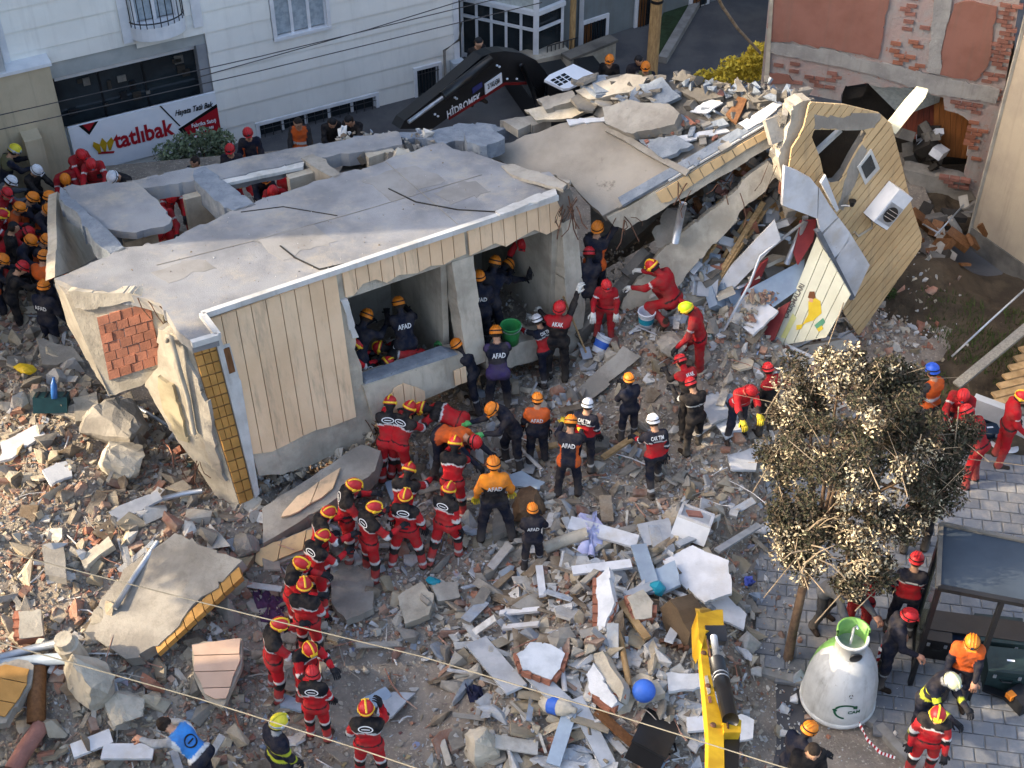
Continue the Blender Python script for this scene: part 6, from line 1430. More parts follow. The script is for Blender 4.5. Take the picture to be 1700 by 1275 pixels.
def surface(caps, vox, ph):
    pts = np.array([c[i] for c in caps for i in (0, 1)]); lo = pts.min(0) - .2; hi = pts.max(0) + .2
    n = np.ceil((hi - lo) / vox).astype(int) + 1
    g = [lo[i] + vox * np.arange(n[i]) for i in range(3)]
    X, Y, Z = np.meshgrid(*[q[1::3] if len(q) % 3 else q[1::3] for q in g], indexing='ij'); nc = X.shape
    Dc = sdf(np.stack([X.ravel(), Y.ravel(), Z.ravel()], 1), caps).reshape(nc)
    for ax in range(3): Dc = np.take(Dc, np.minimum(np.arange(n[ax]) // 3, nc[ax] - 1), axis=ax)
    X, Y, Z = np.meshgrid(*g, indexing='ij'); P = np.stack([X.ravel(), Y.ravel(), Z.ravel()], 1)
    D = Dc.ravel().copy(); near = np.abs(D) < vox * 4; Q = P[near]
    D[near] = sdf(Q, caps) + .006 * np.sin(Q[:, 2] * 47 + ph + 3 * np.sin(Q[:, 0] * 19 + ph)) * np.sin(Q[:, 0] * 23 + Q[:, 1] * 31 + ph)   # folds
    D = D.reshape(n)
    ins = D < 0; c = np.zeros(n - 1); S = np.zeros((*(n - 1), 3)); N_ = np.zeros(n - 1)
    idx = np.stack(np.meshgrid(*[np.arange(k - 1) for k in n], indexing='ij'), -1).astype(float)
    sl = lambda o, ax=None: tuple(slice(o[i], n[i] - 1 + o[i]) for i in range(3))
    cor = [(i, j, k) for i in (0, 1) for j in (0, 1) for k in (0, 1)]
    for a in cor:
        for ax in range(3):
            if a[ax]: continue
            b = list(a); b[ax] = 1
            da, db = D[sl(a)], D[sl(b)]; m = (da < 0) != (db < 0)
            t = np.where(m, da / np.where(m, da - db, 1), 0)
            for q in range(3):
                S[..., q] += np.where(m, a[q] + (t if q == ax else 0), 0)
            N_ += m
    act = N_ > 0; vid = np.full(n - 1, -1); vid[act] = np.arange(act.sum())
    V = lo + (idx[act] + S[act] / N_[act][:, None]) * vox
    F = []
    for ax in range(3):
        o1, o2 = [(1, 2), (2, 0), (0, 1)][ax]
        sa = [slice(1, n[i] - 1) for i in range(3)]; sa[ax] = slice(0, n[ax] - 1)
        sb = list(sa); sb[ax] = slice(1, n[ax])
        A_, B_ = ins[tuple(sa)], ins[tuple(sb)]; m = A_ != B_
        ii = np.stack(np.nonzero(m), 1)
        if not len(ii): continue
        base = ii.copy(); base[:, o1] += 0; base[:, o2] += 0
        cells = []
        for d1, d2 in ((0, 0), (1, 0), (1, 1), (0, 1)):
            cc = base.copy(); cc[:, o1] += d1; cc[:, o2] += d2
            cells.append(vid[cc[:, 0], cc[:, 1], cc[:, 2]])
        Q = np.stack(cells, 1); fl = ~A_[m]; Q[fl] = Q[fl][:, ::-1]
        F.append(Q)
    return V, np.concatenate(F)
def paint(V, caps, J, outfit, jit):
    d, who, t, ci = sdf(V, caps, parts=True)
    L_ = (V - J['pel']) @ J['Rt']; wz, lx, ly = L_[:, 2], np.abs(L_[:, 0]), L_[:, 1]
    H_ = (V - J['head']) @ J['Rh']
    c = np.zeros((len(V), 3)); c[:] = CK['navy']
    T = {k: who == i for i, k in enumerate(('torso', 'neck', 'head', 'ua', 'fa', 'th', 'sn', 'bt'))}
    S = lambda m, k: c.__setitem__(m, CK[k] if isinstance(k, str) else k)
    top = T['torso']; arm = T['ua'] | T['fa']; leg = T['th'] | T['sn']; v = wz + .22 * lx
    S(T['bt'], 'boot'); S(T['head'], 'skin'); S(T['head'] & (H_[:, 1] < .02), 'hair'); S(T['neck'], 'skin')
    low = T['torso'] & (wz < .03)
    if outfit == 'fire':
        S(top | arm | leg, 'red'); S(top & (v > .40), 'black'); S(top & (np.abs(v - .39) < .014), 'white'); S(top & (np.abs(wz - .06) < .012), 'black'); S(T['neck'], 'black')
        S(T['ua'] & (t < .22), 'black'); S(T['ua'] & (t > .86), 'white'); S(T['fa'] & (t < .4), 'black'); S(T['fa'] & (t > .85), 'dred')
        S(T['th'] & (np.abs(t - .86) < .06), 'white'); S(T['th'] & (t > .93), 'black'); S(T['sn'] & (t < .28), 'black'); S(T['sn'] & (np.abs(t - .8) < .06), 'white'); S(T['bt'], 'brown')
    elif outfit == 'navy': S(top | arm | leg, 'dnavy'); S(T['neck'], 'dnavy'); S(T['sn'] & (np.abs(t - .3) < .035), 'lgrey')
    elif outfit == 'navyo':
        S(top | arm | leg, 'dnavy'); S(top & (lx > .13) & (wz < .34), 'orange'); S(T['ua'] & (t > .55) & (ly < .02), 'orange')
    elif outfit == 'yokeo':
        S(top | arm | leg, 'dnavy'); S(top & (wz > .27), 'orange'); S(T['ua'] & (t < .5), 'orange'); S(T['fa'] & (t > .6), 'orange')
    elif outfit == 'orj':
        S(leg | low, 'dnavy'); S(top & ~low, 'black'); S(top & (wz > .33), 'lor'); S(arm, 'lor'); S(T['neck'], 'lor')
    elif outfit == 'orback': S(leg | low, 'dnavy'); S(top & ~low, 'orange'); S(arm, 'dnavy'); S(T['ua'] & (t < .5), 'orange')
    elif outfit == 'akut': S(top | arm | leg, 'black'); S(top & (wz > .36), 'dred'); S(T['ua'] & (t < .3), 'dred'); S(T['neck'], 'dred')
    elif outfit == 'akutb': S(top | arm | leg, 'black'); S(T['ua'] & (np.abs(t - .7) < .08), 'white'); S(top & (np.abs(wz - .3) < .012), 'white')
    elif outfit == 'cak':
        S(top | arm | leg, 'dnavy'); S(top & (wz < .33) & ~low, 'red'); S(top & (np.abs(v - .38) < .01), 'white'); S(T['fa'] & (t < .5), 'red'); S(T['sn'] & (np.abs(t - .66) < .07), 'white'); S(T['ua'] & (np.abs(t - .9) < .05), 'white')
    elif outfit == 'redp': S(top | arm | leg, 'dred'); S(T['neck'], 'dred'); S(top & (np.abs(wz - .04) < .015), 'black'); S(T['ua'] & (np.abs(t - .5) < .05) & (ly > 0), 'white')
    elif outfit == 'redtop': S(leg | low, 'dnavy'); S(top & ~low, 'red'); S(arm, 'red'); S(T['fa'] & (t > .3), 'black'); S(top & (np.abs(wz - .12) < .012), 'white')
    elif outfit == 'firey':
        S(top | arm | leg, 'dnavy'); S(top & (np.abs(wz - .1) < .03), 'lime'); S(top & (np.abs(wz - .3) < .025), 'lime'); S(arm & (np.abs(t - .55) < .12), 'lime'); S(T['sn'] & (np.abs(t - .6) < .1), 'lime'); S(T['neck'], 'lgrey')
    elif outfit == 'bluev': S(leg | low, 'dnavy'); S(top & ~low, 'blue'); S(top & (np.abs(wz - .06) < .03), 'white'); S(top & (wz > .05) & (lx > .165), 'white'); S(arm, 'lgrey'); S(T['sn'] & (np.abs(t - .6) < .08), 'white')
    elif outfit == 'hivis': S(leg | low, 'dgrey'); S(top & ~low, 'orange'); S(arm, 'dgrey'); S(top & (np.abs(wz - .18) < .03), 'white')
    elif outfit == 'grey': S(top | arm, 'grey'); S(leg, 'dgrey')
    elif outfit == 'black': S(top | arm | leg, 'black')
    elif outfit == 'purp': S(top | arm | leg, 'dnavy'); S(top & (wz < .18), 'purple'); S(T['ua'] & (t < .35), 'purple'); S(T['th'] & (t < .2), 'purple')
    elif outfit == 'camo': S(top | arm | leg, 'dnavy'); S(top & (wz > .3), 'camo')
    c = c * jit.uniform(.8, 1.08)
    dust = np.clip(.55 - V[:, 2] * 1.1, 0, .45)[:, None] * leg[:, None] * jit.uniform(.3, .9)
    return c * (1 - dust) + np.array(lin('#9a8f80')) * dust
_gm = {}
def glove_mesh(color, s):
    """palm with four unequal bent fingers and a thumb leaving its side"""
    if (color, s) in _gm: return _gm[(color, s)]
    mb = MB(); mb.add(*lathe([(.026, -.02), (.034, .0), (.04, .035), (.038, .08), (.03, .088)], 8)); mb.V = [(x, y * .6, z) for x, y, z in mb.V]
    for i, (x, L_) in enumerate(((-.03, .062), (-.01, .075), (.01, .07), (.029, .055))):
        x *= s; mb.tube([(x, 0, .075), (x * 1.1, -.006, .08 + L_ * .5), (x * 1.1, -.03, .08 + L_ * .85), (x * 1.1, -.05, .08 + L_ * .8)], [.0105, .0105, .0095, .007], 6)
    mb.tube([(-.03 * s, 0, .02), (-.058 * s, -.012, .05), (-.06 * s, -.03, .08)], [.013, .012, .009], 6)
    me = bpy.data.meshes.new('glove'); me.from_pydata(mb.V, [], mb.F); me.materials.append(color); me.polygons.foreach_set('use_smooth', [True] * len(me.polygons)); _gm[(color, s)] = me
    return me
hm = lambda n, c, r_=.45: mat('helmet_' + n, c, None if n != 'x' else c, 6, r_, .08, 30, spec=.35, speck='#8d8478', speck_at=.66, speck_scale=30)
HC = {'F': hm('red', '#c32a2e'), 'O': hm('orange', '#ef8a28'), 'W': hm('white', '#e4e6ea'), 'R': hm('plain_red', '#cf2b30'), 'Y': hm('yellow', '#e3d33a'), 'G': hm('lime', '#c3de22'), 'B': hm('blue', '#2f5fd0'), 'L': hm('pale_yellow', '#e6e5b4')}
m_yrim = mat('helmet_trim_yellow', '#f0c43a', '#e2b42c', 6, .4, .02); m_strap = mat('helmet_strap', '#1d1e22', '#17181b', 6, .7, .05); m_gog = mat('goggle_lens', '#2a2d33', '#35393f', 6, .15, 0, spec=.6)
_hmesh = {}
def shape(key, V, F, m, smooth=True):
    if key not in _hmesh:
        me = bpy.data.meshes.new(key[0]); me.from_pydata([tuple(v) for v in V], [], [list(f) for f in F]); me.materials.append(m)
        if smooth: me.polygons.foreach_set('use_smooth', [True] * len(me.polygons))
        _hmesh[key] = me
    return _hmesh[key]
def dome(rx, ry, rz, z0=-.02, n=18, rings=7, lip=.008):
    pr = [(1 + lip * 6, z0 - .006), (1.0 + lip * 6, z0 + .004), (1.0, z0 + .006)] + [(math.cos(t), math.sin(t) * rz) for t in np.linspace(.04, math.pi / 2 - .08, rings)]
    V, F = lathe(pr, n); V[:, 0] *= rx; V[:, 1] *= ry
    V[:, 2] += np.where(V[:, 1] > 0, 0, -.02) * (V[:, 2] < .03) ; return V, F
def helmet(code, person, J, Rz, root, jit, sc_=1.0):
    loc = root + sc_ * Rz @ (J['head'] + J['Rh'] @ np.array([0, -.005, .035])); Rw = Rz @ J['Rh']
    eul = Matrix([list(map(float, r_)) for r_ in Rw]).to_euler()
    def child(name, me, parent):
        o = bpy.data.objects.new(name, me); o.parent = parent; COL.objects.link(o); return o
    if code in 'NC':
        V, F = dome(.104, .118, .105, -.03); 
        h = child('hair' if code == 'N' else 'cap', shape(('hair' if code == 'N' else 'cap',), V, F, mat('dark_hair', '#2b211b', '#1f1814', 30, .7, .6, 80) if code == 'N' else m_strap), person)
    else:
        V, F = dome(.128, .15, .135); h = child('helmet', shape(('helmet', code), V, F, HC[code]), person)
        def add(name, V, F, m, smooth=True): child(name, shape((name, code), V, F, m, smooth), h)
        arc = lambda x, a0, a1, r_=1.03: [(x, math.cos(t) * .15 * r_, math.sin(t) * .135 * r_) for t in np.linspace(a0, a1, 9)]
        if code in 'FYLG':
            tr_ = m_yrim if code in 'FG' else m_alu
            add('ridge', *tube(arc(0, .35, 2.8), .018, 6), tr_ if code == 'F' else HC[code])
            V2, F2 = lathe([(1.05, -.03), (1.08, -.012), (1.07, .006), (1.02, .008)], 18, cap=False); V2[:, 0] *= .128; V2[:, 1] *= .15; add('rim_band', V2, F2, tr_)
            V3, F3 = box((0, .125, .045), (.13, .05, .06), rotm(.5, 0, 0)); add('front_plate', V3, F3, tr_, False)
            for s_ in (-1, 1): child('ear_cover', shape(('ear_cover', code, s_), *lathe([(.03, -.012), (.042, 0), (.03, .014)], 10, (s_ * .132, -.01, -.02), rotm(0, math.pi / 2, 0)), tr_), h)
            V4, F4 = box((.0, .135, .008), (.16, .03, .035), None); add('visor', V4, F4, m_gog, False)
            V5, F5 = lathe([(.95, -.09), (1.0, -.03)], 14, cap=False); V5[:, 0] *= .12; V5[:, 1] *= .135; V5[:, 1] -= .02; add('neck_guard', V5, F5, m_strap)
        else:
            V2, F2 = box((0, .155, -.012), (.15, .05, .012), rotm(-.2, 0, 0)); add('peak', V2, F2, HC[code], False)
            for x in (-.045, 0, .045): child('ridge', shape(('ridge', code, x), *tube([(q[0], q[1] * (1 - abs(x) * 1.2), q[2] * (1 - abs(x) * .8)) for q in arc(x, .5, 2.6, 1.0)], .009, 5), HC[code]), h)
            V3, F3 = lathe([(1.03, .012), (1.05, .028), (1.01, .036)], 18, cap=False); V3[:, 0] *= .128; V3[:, 1] *= .15; add('strap_band', V3, F3, m_strap)
            V4, F4 = box((0, .15, .045), (.05, .035, .035), None); add('lamp', V4, F4, m_gog, False)
    h.location = Vector([float(q) for q in loc - root]); h.rotation_euler = eul; h.scale = (sc_ * .86,) * 3
    return h
def face(person, J, Rz, root, sc_):
    Rw = Rz @ J['Rh']; eul = Matrix([list(map(float, r_)) for r_ in Rw]).to_euler()
    for nm, x, z_, sz, m in (('eye', -.033, .012, (.012, .006, .006), m_strap), ('eye', .033, .012, (.012, .006, .006), m_strap), ('mouth', 0, -.065, (.022, .006, .005), mat('lip', '#8e5348', '#7e473d', 5, .6, 0))):
        o = bpy.data.objects.new(nm, shape((nm,), *lathe([(math.cos(t), math.sin(t)) for t in np.linspace(-1.4, 1.4, 5)], 8), m)); o.parent = person; COL.objects.link(o)
        yy = .1 if nm == 'eye' else .094
        o.location = Vector([float(q) for q in sc_ * Rz @ (J['head'] + J['Rh'] @ np.array([x, yy, z_]))]); o.rotation_euler = eul; o.scale = sz
def on_back(J, caps, P2):
    """lay flat print (x, z in the torso frame) on the back of the jacket"""
    Rt = J['Rt']; o = J['pel'] + np.stack([P2[:, 0], np.full(len(P2), -.45), P2[:, 1]], 1) @ Rt.T; d = Rt @ np.array([0, 1.0, 0])
    t = np.zeros(len(P2))
    for _ in range(14): t += np.clip(sdf(o + t[:, None] * d, caps) - .009, -.02, .1)
    return o + t[:, None] * d
def subdivided(V, F, maxe=.03):
    bm = bmesh.new(); vs = [bm.verts.new((v[0], v[1], 0)) for v in V]
    for f in F:
        try: bm.faces.new([vs[i] for i in f])
        except ValueError: pass
    bmesh.ops.triangulate(bm, faces=bm.faces[:])
    for _ in range(2):
        es = [e for e in bm.edges if e.calc_length() > maxe]
        if es: bmesh.ops.subdivide_edges(bm, edges=es, cuts=1)
        bmesh.ops.triangulate(bm, faces=bm.faces[:])
    bm.verts.index_update(); out = np.array([(v.co.x, v.co.y) for v in bm.verts]), [tuple(v.index for v in f.verts) for f in bm.faces]; bm.free(); return out
_pr = {}
def print_shape(s, width, hgt):
    if (s, width) not in _pr:
        if s == 'ring':
            V = []; n = 26
            for r_ in (1, .84):
                V += [(math.cos(2 * math.pi * i / n) * width / 2 * r_, math.sin(2 * math.pi * i / n) * hgt / 2 * (r_ if r_ == 1 else .74)) for i in range(n)]
            F = [(i, (i + 1) % n, n + (i + 1) % n, n + i) for i in range(n)]
            V += [(-width * .27, hgt * .06), (width * .27, hgt * .06), (width * .27, -hgt * .06), (-width * .27, -hgt * .06)]; F.append((2 * n + 3, 2 * n + 2, 2 * n + 1, 2 * n)); _pr[(s, width)] = subdivided(V, F)
        else:
            V, F = text_data(s, 1.0); k = width / (V[:, 0].max() - V[:, 0].min()); V = V[:, :2] * [k, hgt]; _pr[(s, width)] = subdivided(V, F)
    return _pr[(s, width)]
m_print = mat('white_print', '#dedede', '#cfcfcf', 5, .7, 0)
TXT = {'A': ('AFAD', .24, .13, .33, 'black'), 'K': ('AKAK', .2, .1, .43, None), 'C': ('CAK TIM', .24, .09, .44, None), 'E': ('ring', .22, .09, .45, None), 'V': ('ring', .2, .2, .26, None)}
GL = {'black': mat('glove_black', '#26262a', '#1c1c20', 9, .8, .2), 'white': mat('glove_white', '#cfcfca', '#bdbdb6', 9, .8, .2), 'green': mat('glove_green', '#5fae6a', '#4c9a58', 9, .7, .2), 'yellow': mat('glove_yellow', '#d8c23a', '#c2ac2c', 9, .7, .2), 'tan': mat('bare_skin', '#c4937a', '#b5846a', 9, .6, .1)}
npeople = [0]
HS = {(884, 841): .78, (1044, 625): .8, (757, 569): .88, (823, 547): .95, (891, 527): .82, (1007, 471): .82, (976, 667): .84, (892, 658): .87, (948, 696): .92, (1084, 694): .91, (1275, 608): .84, (1248, 647): .86, (518, 1113): .9, (589, 802): .95, (515, 1076): .92, (465, 1033): .95, (1146, 632): .86, (1129, 595): .86}
def person(px, py, outfit, hel, pose, head, label, z0=None, txt='', glove='black', group=None, H=1.0):
    npeople[0] += 1; jit = random.Random(npeople[0] * 7 + 1); vox = .0235
    sc_ = .905 * jit.uniform(.97, 1.03) * HS.get((px, py), .93 if outfit == 'fire' else .97); J = skeleton(pose, jit)
    bulk = .013 if outfit in ('fire', 'firey', 'orj', 'yokeo') else .008
    Rz = rot2(R(head)); Rs = Rz * sc_; hl = sc_ * Rz @ (J['head'] + J['Rh'] @ np.array([0, 0, .05]))
    z = .4 if z0 is None else z0
    for _ in range(1 if z0 is not None else 8):
        p = G(px, py, z + hl[2]) - np.array([hl[0], hl[1], 0])
        if z0 is None: z = .5 * z + .5 * max(.0, hz1(p[0], p[1]))
    root = np.array([p[0], p[1], z - .02])
    caps = capsules(J, bulk); V, F = surface(caps, vox, npeople[0] * 1.3); C_ = paint(V, caps, J, outfit, jit)
    W = V @ Rs.T + root
    o = mk('person', W, F.tolist(), m_cloth, None, True, root, cols=C_); tag(o, label, 'person', group)
    helmet(hel, o, J, Rz, root, jit, sc_)
    for k, s in (('r', 1), ('l', -1)):
        d = Rz @ J['hd' + k]; q = Vector([float(a) for a in d]).to_track_quat('Z', 'Y')
        g_ = bpy.data.objects.new('hand' if glove == 'tan' else 'glove', glove_mesh(GL[glove], s)); g_.parent = o; COL.objects.link(g_)
        g_.location = Vector([float(a) for a in Rs @ J['wr' + k]]); g_.rotation_euler = q.to_euler(); g_.scale = (1.15, 1.3, 1.1)
    if 100 < head % 360 < 260: face(o, J, Rz, root, sc_)
    if txt:
        s, w, hh, zc, _ = TXT[txt]; P2, F2 = print_shape(s, w, hh)
        Q = on_back(J, caps, P2 + [0, zc]); link_o = mk('emblem' if s == 'ring' else 'lettering', Q @ Rs.T + root, F2, m_print if not (outfit == 'bluev') else m_strap, o)
    return o
R1, R2, ALLEY = 1.25, 1.22, .12
PEOPLE = [
 # px, py (helmet), outfit, helmet, pose, heading, floor height, print, gloves, label
 (661, 499, 'navy', 'O', 'work', -20, R1, 'A', 'black', 'rescuer in dark navy with white back lettering inside the first torn room'),
 (609, 520, 'navy', 'O', 'work', 30, R1 - .1, '', 'black', 'rescuer with orange helmet deep in the left of the first room'),
 (628, 575, 'fire', 'F', 'bend', 280, R1 - .25, 'E', 'black', 'red suited rescuer bent double with rounded back inside the first room'),
 (645, 599, 'fire', 'F', 'bend2', 60, R1 - .45, 'E', 'black', 'lowest red suited rescuer crouching behind the sill of the first room'),
 (596, 568, 'fire', 'F', 'work', 60, R1 - .3, '', 'black', 'half hidden fire helmet at the left jamb of the first room'),
 (795, 455, 'navy', 'O', 'stand', -10, R2, 'A', 'black', 'rescuer in dark navy with white back lettering inside the second room'),
 (822, 431, 'navy', 'O', 'work', 20, R2, '', 'black', 'rescuer with orange helmet farther back in the second room'),
 (868, 402, 'redtop', 'R', 'bend2', 200, R2 + .15, '', 'black', 'red topped rescuer leaning over deep in the second room'),
 (845, 438, 'navy', 'O', 'bend', 40, R2, '', 'black', 'dark navy rescuer bent over in the middle of the second room'),
 (757, 569, 'navy', 'O', 'reach', -70, None, '', 'green', 'dark navy rescuer with green gloves reaching over the sill'),
 (823, 547, 'purp', 'O', 'work', -5, None, 'A', 'black', 'rescuer in dark vest and purple shirt at the second opening'),
 (891, 527, 'cak', 'W', 'reach', -40, None, 'C', 'white', 'rescuer with white helmet and red lower back beside the green bucket'),
 (929, 507, 'akut', 'R', 'raise', 0, None, 'K', 'white', 'rescuer with red shoulders raising one arm by the column'),
 (1007, 471, 'redp', 'R', 'stand2', 195, None, '', 'white', 'rescuer in plain red overalls facing the camera beside the tilted bucket'),
 (1081, 438, 'redp', 'F', 'crouch', -60, 1.55, '', 'white', 'rescuer in red overalls crouching on the leaning slab'),
 (1138, 508, 'redp', 'G', 'side', -85, 1.05, '', 'black', 'red clad rescuer with yellow green helmet reaching to the white bucket'),
 (992, 374, 'navyo', 'O', 'raise', 20, 1.5, '', 'black', 'navy rescuer with orange sleeves standing in the gap beside the column'),
 (978, 416, 'navy', 'R', 'work', 0, 1.25, '', 'white', 'rescuer with pinkish red helmet low in the gap beside the column'),
 (1044, 625, 'navy', 'O', 'fold', -15, None, '', 'black', 'dark navy rescuer with folded arms watching the fallen beams'),
 (1129, 595, 'akut', 'R', 'work2', -25, None, 'K', 'black', 'rescuer with red shoulders leaning left behind the blue grey beam'),
 (1146, 632, 'akutb', 'R', 'work', -30, None, '', 'black', 'black clad rescuer with red helmet and white arm bands'),
 (976, 667, 'cak', 'W', 'stand', 15, None, 'C', 'black', 'slim rescuer with white helmet and red lower back in the middle'),
 (892, 658, 'yokeo', 'O', 'stand', 0, None, 'A', 'black', 'rescuer with orange shoulder panel and white lettering in the middle'),
 (948, 696, 'navyo', 'O', 'work', 5, None, 'A', 'yellow', 'navy rescuer with orange side panels and lettering in the middle'),
 (1084, 694, 'cak', 'W', 'step', -20, None, 'C', 'black', 'striding rescuer with white helmet and red lower back, rightmost of the three'),
 (815, 677, 'navy', 'O', 'work2', -110, None, '', 'green', 'dark navy rescuer turned left holding a sack between the groups'),
 (790, 732, 'orback', 'R', 'bend', 120, None, '', 'black', 'bent over rescuer showing a bright orange back'),
 (819, 765, 'orj', 'O', 'wide', -5, None, 'A', 'yellow', 'rescuer in bright orange jacket and black vest standing legs apart'),
 (884, 841, 'navy', 'O', 'fold', 0, None, 'A', 'black', 'lowest dark navy rescuer with folded arms and white back lettering'),
 (648, 664, 'fire', 'F', 'work', 5, None, 'E', 'black', 'tallest red suited rescuer right below the sill, leftmost of that group'),
 (681, 672, 'fire', 'F', 'work', 40, None, 'E', 'black', 'red suited rescuer second from left below the sill'),
 (699, 676, 'fire', 'F', 'bend', -75, None, '', 'black', 'red suited rescuer bent forward to the left below the sill'),
 (680, 775, 'fire', 'F', 'work2', 20, None, '', 'black', 'red suited rescuer half hidden behind another near the tipped bucket'),
 (756, 731, 'fire', 'F', 'work', 10, None, '', 'black', 'red suited rescuer beside the bent orange backed one'),
 (589, 802, 'fire', 'F', 'carry', 80, None, 'E', 'black', 'red suited rescuer in front of the fallen clad beam'),
 (622, 839, 'fire', 'F', 'carry', 60, None, 'E', 'black', 'red suited rescuer with head lowered, right of the clad beam'),
 (673, 819, 'fire', 'F', 'wide', 10, None, 'E', 'black', 'broad red suited rescuer with large back emblem in the group centre'),
 (746, 807, 'fire', 'F', 'step', 30, None, 'E', 'black', 'red suited rescuer striding with legs apart, rightmost of the group'),
 (546, 847, 'fire', 'F', 'carry', 70, None, '', 'black', 'red suited rescuer at the upper end of the long line, behind'),
 (536, 886, 'fire', 'F', 'carry', 50, None, 'E', 'black', 'red suited rescuer at the upper end of the long line, in front'),
 (501, 932, 'fire', 'F', 'carry', 100, None, '', 'black', 'red suited rescuer in the line, mostly hidden by the next one'),
 (505, 967, 'fire', 'F', 'stand', 20, None, '', 'black', 'red suited rescuer in the middle of the long line'),
 (465, 1033, 'fire', 'F', 'carry', 70, None, '', 'black', 'red suited rescuer at the left bulge of the long line'),
 (515, 1076, 'fire', 'F', 'carry', 140, None, '', 'black', 'red suited rescuer just behind the last of the long line'),
 (518, 1113, 'fire', 'R', 'stand', 5, None, 'E', 'black', 'last rescuer of the long line with a plain red helmet'),
 (607, 1172, 'fire', 'F', 'phone', 0, None, 'E', 'black', 'red suited rescuer at the bottom edge holding a phone'),
 (463, 1194, 'firey', 'Y', 'stand', 40, None, '', 'black', 'fire fighter with bright yellow helmet at the bottom edge'),
 (268, 1198, 'bluev', 'N', 'bend2', -60, None, 'V', 'tan', 'bare headed volunteer in a light blue vest bending at the bottom edge'),
 (1275, 608, 'akut', 'R', 'stand', -30, None, '', 'black', 'rescuer with red helmet and red shoulders just left of the dry tree, farther'),
 (1248, 647, 'redtop', 'R', 'work2', 165, None, '', 'yellow', 'rescuer in red jacket with yellow gloves stooping left of the dry tree'),
 (1548, 610, 'hivis', 'B', 'stand', -30, .1, '', 'black', 'worker with blue helmet and orange vest behind the dry tree'),
 (1600, 655, 'redp', 'R', 'work', 200, .05, '', 'black', 'red clad rescuer right of the dry tree, farther of two'),
 (1604, 679, 'redp', 'R', 'work2', -40, .05, '', 'black', 'red clad rescuer right of the dry tree, nearer of two'),
 (1699, 655, 'redp', 'F', 'stand', 90, .05, '', 'black', 'red clad rescuer cut by the right edge beside the low white wall'),
 (1551, 790, 'black', 'C', 'stand2', 20, .06, '', 'tan', 'dark clad person standing under the dry branches on the paving'),
 (1523, 924, 'cak', 'R', 'stand', 15, .06, '', 'black', 'rescuer with red helmet beside the glass shelter wall'),
 (1512, 1018, 'navy', 'R', 'stand2', 110, .06, '', 'tan', 'navy rescuer with red helmet standing between the bell bin and the shelter'),
 (1615, 1064, 'orback', 'O', 'stand', 200, .06, '', 'tan', 'rescuer with orange helmet and orange navy jacket by the green cases'),
 (1584, 1129, 'firey', 'L', 'work', 150, .06, '', 'black', 'fire fighter with pale helmet and grey mask in lime striped coat'),
 (1558, 1184, 'fire', 'F', 'stand', 190, .06, '', 'black', 'red suited fire fighter facing the camera at lower right'),
 (1346, 1206, 'navy', 'O', 'stand2', 60, .0, '', 'black', 'dark navy rescuer with orange helmet below the bell bin'),
 (1352, 1243, 'black', 'N', 'stand', 170, -.1, '', 'tan', 'bare headed person in black at the bottom edge below the bell bin'),
 (1428, 992, 'grey', 'C', 'bend2', 150, .06, '', 'tan', 'person in grey top bending behind the bell bin'),
 (1455, 925, 'redp', 'R', 'work', 30, .06, '', 'black', 'red clad rescuer half hidden by the lower crown of the dry tree'),
 # crowd in the alley on the left
 (25, 246, 'camo', 'Y', 'work', 60, ALLEY, '', 'tan', 'person with yellowish camouflage hood by the tan pilaster'),
 (62, 280, 'black', 'W', 'work', 120, ALLEY, '', 'black', 'dark clad person with white helmet nearest the shop pilaster'),
 (19, 298, 'grey', 'W', 'work', 70, ALLEY, '', 'black', 'person with white helmet and grey top at the left edge'),
 (136, 255, 'redp', 'R', 'work2', 140, .25, '', 'black', 'red suited person leaning over the back corner of the roof, left one'),
 (151, 271, 'redp', 'R', 'work2', 170, .25, '', 'black', 'red suited person leaning over the back corner of the roof, right one'),
 (108, 296, 'redp', 'O', 'bend2', 160, .2, '', 'black', 'person with orange helmet just behind the back left roof corner'),
 (55, 325, 'navyo', 'O', 'work', 80, ALLEY, '', 'black', 'alley rescuer with orange helmet, second row left'),
 (82, 323, 'navyo', 'O', 'stand', 60, ALLEY, '', 'black', 'alley rescuer with orange helmet pressed to the side wall, upper'),
 (33, 341, 'yokeo', 'O', 'work', 100, ALLEY, '', 'black', 'alley rescuer with orange helmet and orange shoulders at left'),
 (82, 345, 'navyo', 'O', 'work', 120, ALLEY, '', 'black', 'alley rescuer with orange helmet pressed to the side wall, middle'),
 (4, 352, 'redp', 'F', 'work', 90, ALLEY, '', 'black', 'alley rescuer in red cut by the left edge, upper'),
 (48, 383, 'redp', 'R', 'bend2', 80, ALLEY, '', 'black', 'stooping alley rescuer in red with red helmet'),
 (52, 396, 'navy', 'O', 'work', 110, ALLEY, '', 'black', 'navy alley rescuer just below the stooping red one'),
 (78, 395, 'navyo', 'O', 'work', 90, ALLEY, '', 'black', 'alley rescuer with orange helmet pressed to the side wall, lower'),
 (72, 421, 'yokeo', 'O', 'stand2', 30, ALLEY, '', 'black', 'alley rescuer in orange jacket looking down beside the roof corner'),
 (72, 471, 'navy', 'O', 'stand', 25, ALLEY, 'A', 'black', 'nearest alley rescuer in navy with white back lettering below the roof corner'),
 (5, 428, 'navyo', 'O', 'work', 80, ALLEY, '', 'black', 'alley rescuer with orange helmet cut by the left edge, lower'),
 (22, 372, 'black', 'C', 'stand', 60, ALLEY, '', 'black', 'black clad person without helmet at the left edge of the alley crowd'),
 (38, 440, 'black', 'R', 'work', 60, ALLEY, '', 'black', 'black clad alley person with red helmet in the third row'),
 (12, 318, 'redp', 'R', 'work', 90, ALLEY, '', 'black', 'red clad alley person below the white helmet at the left edge'),
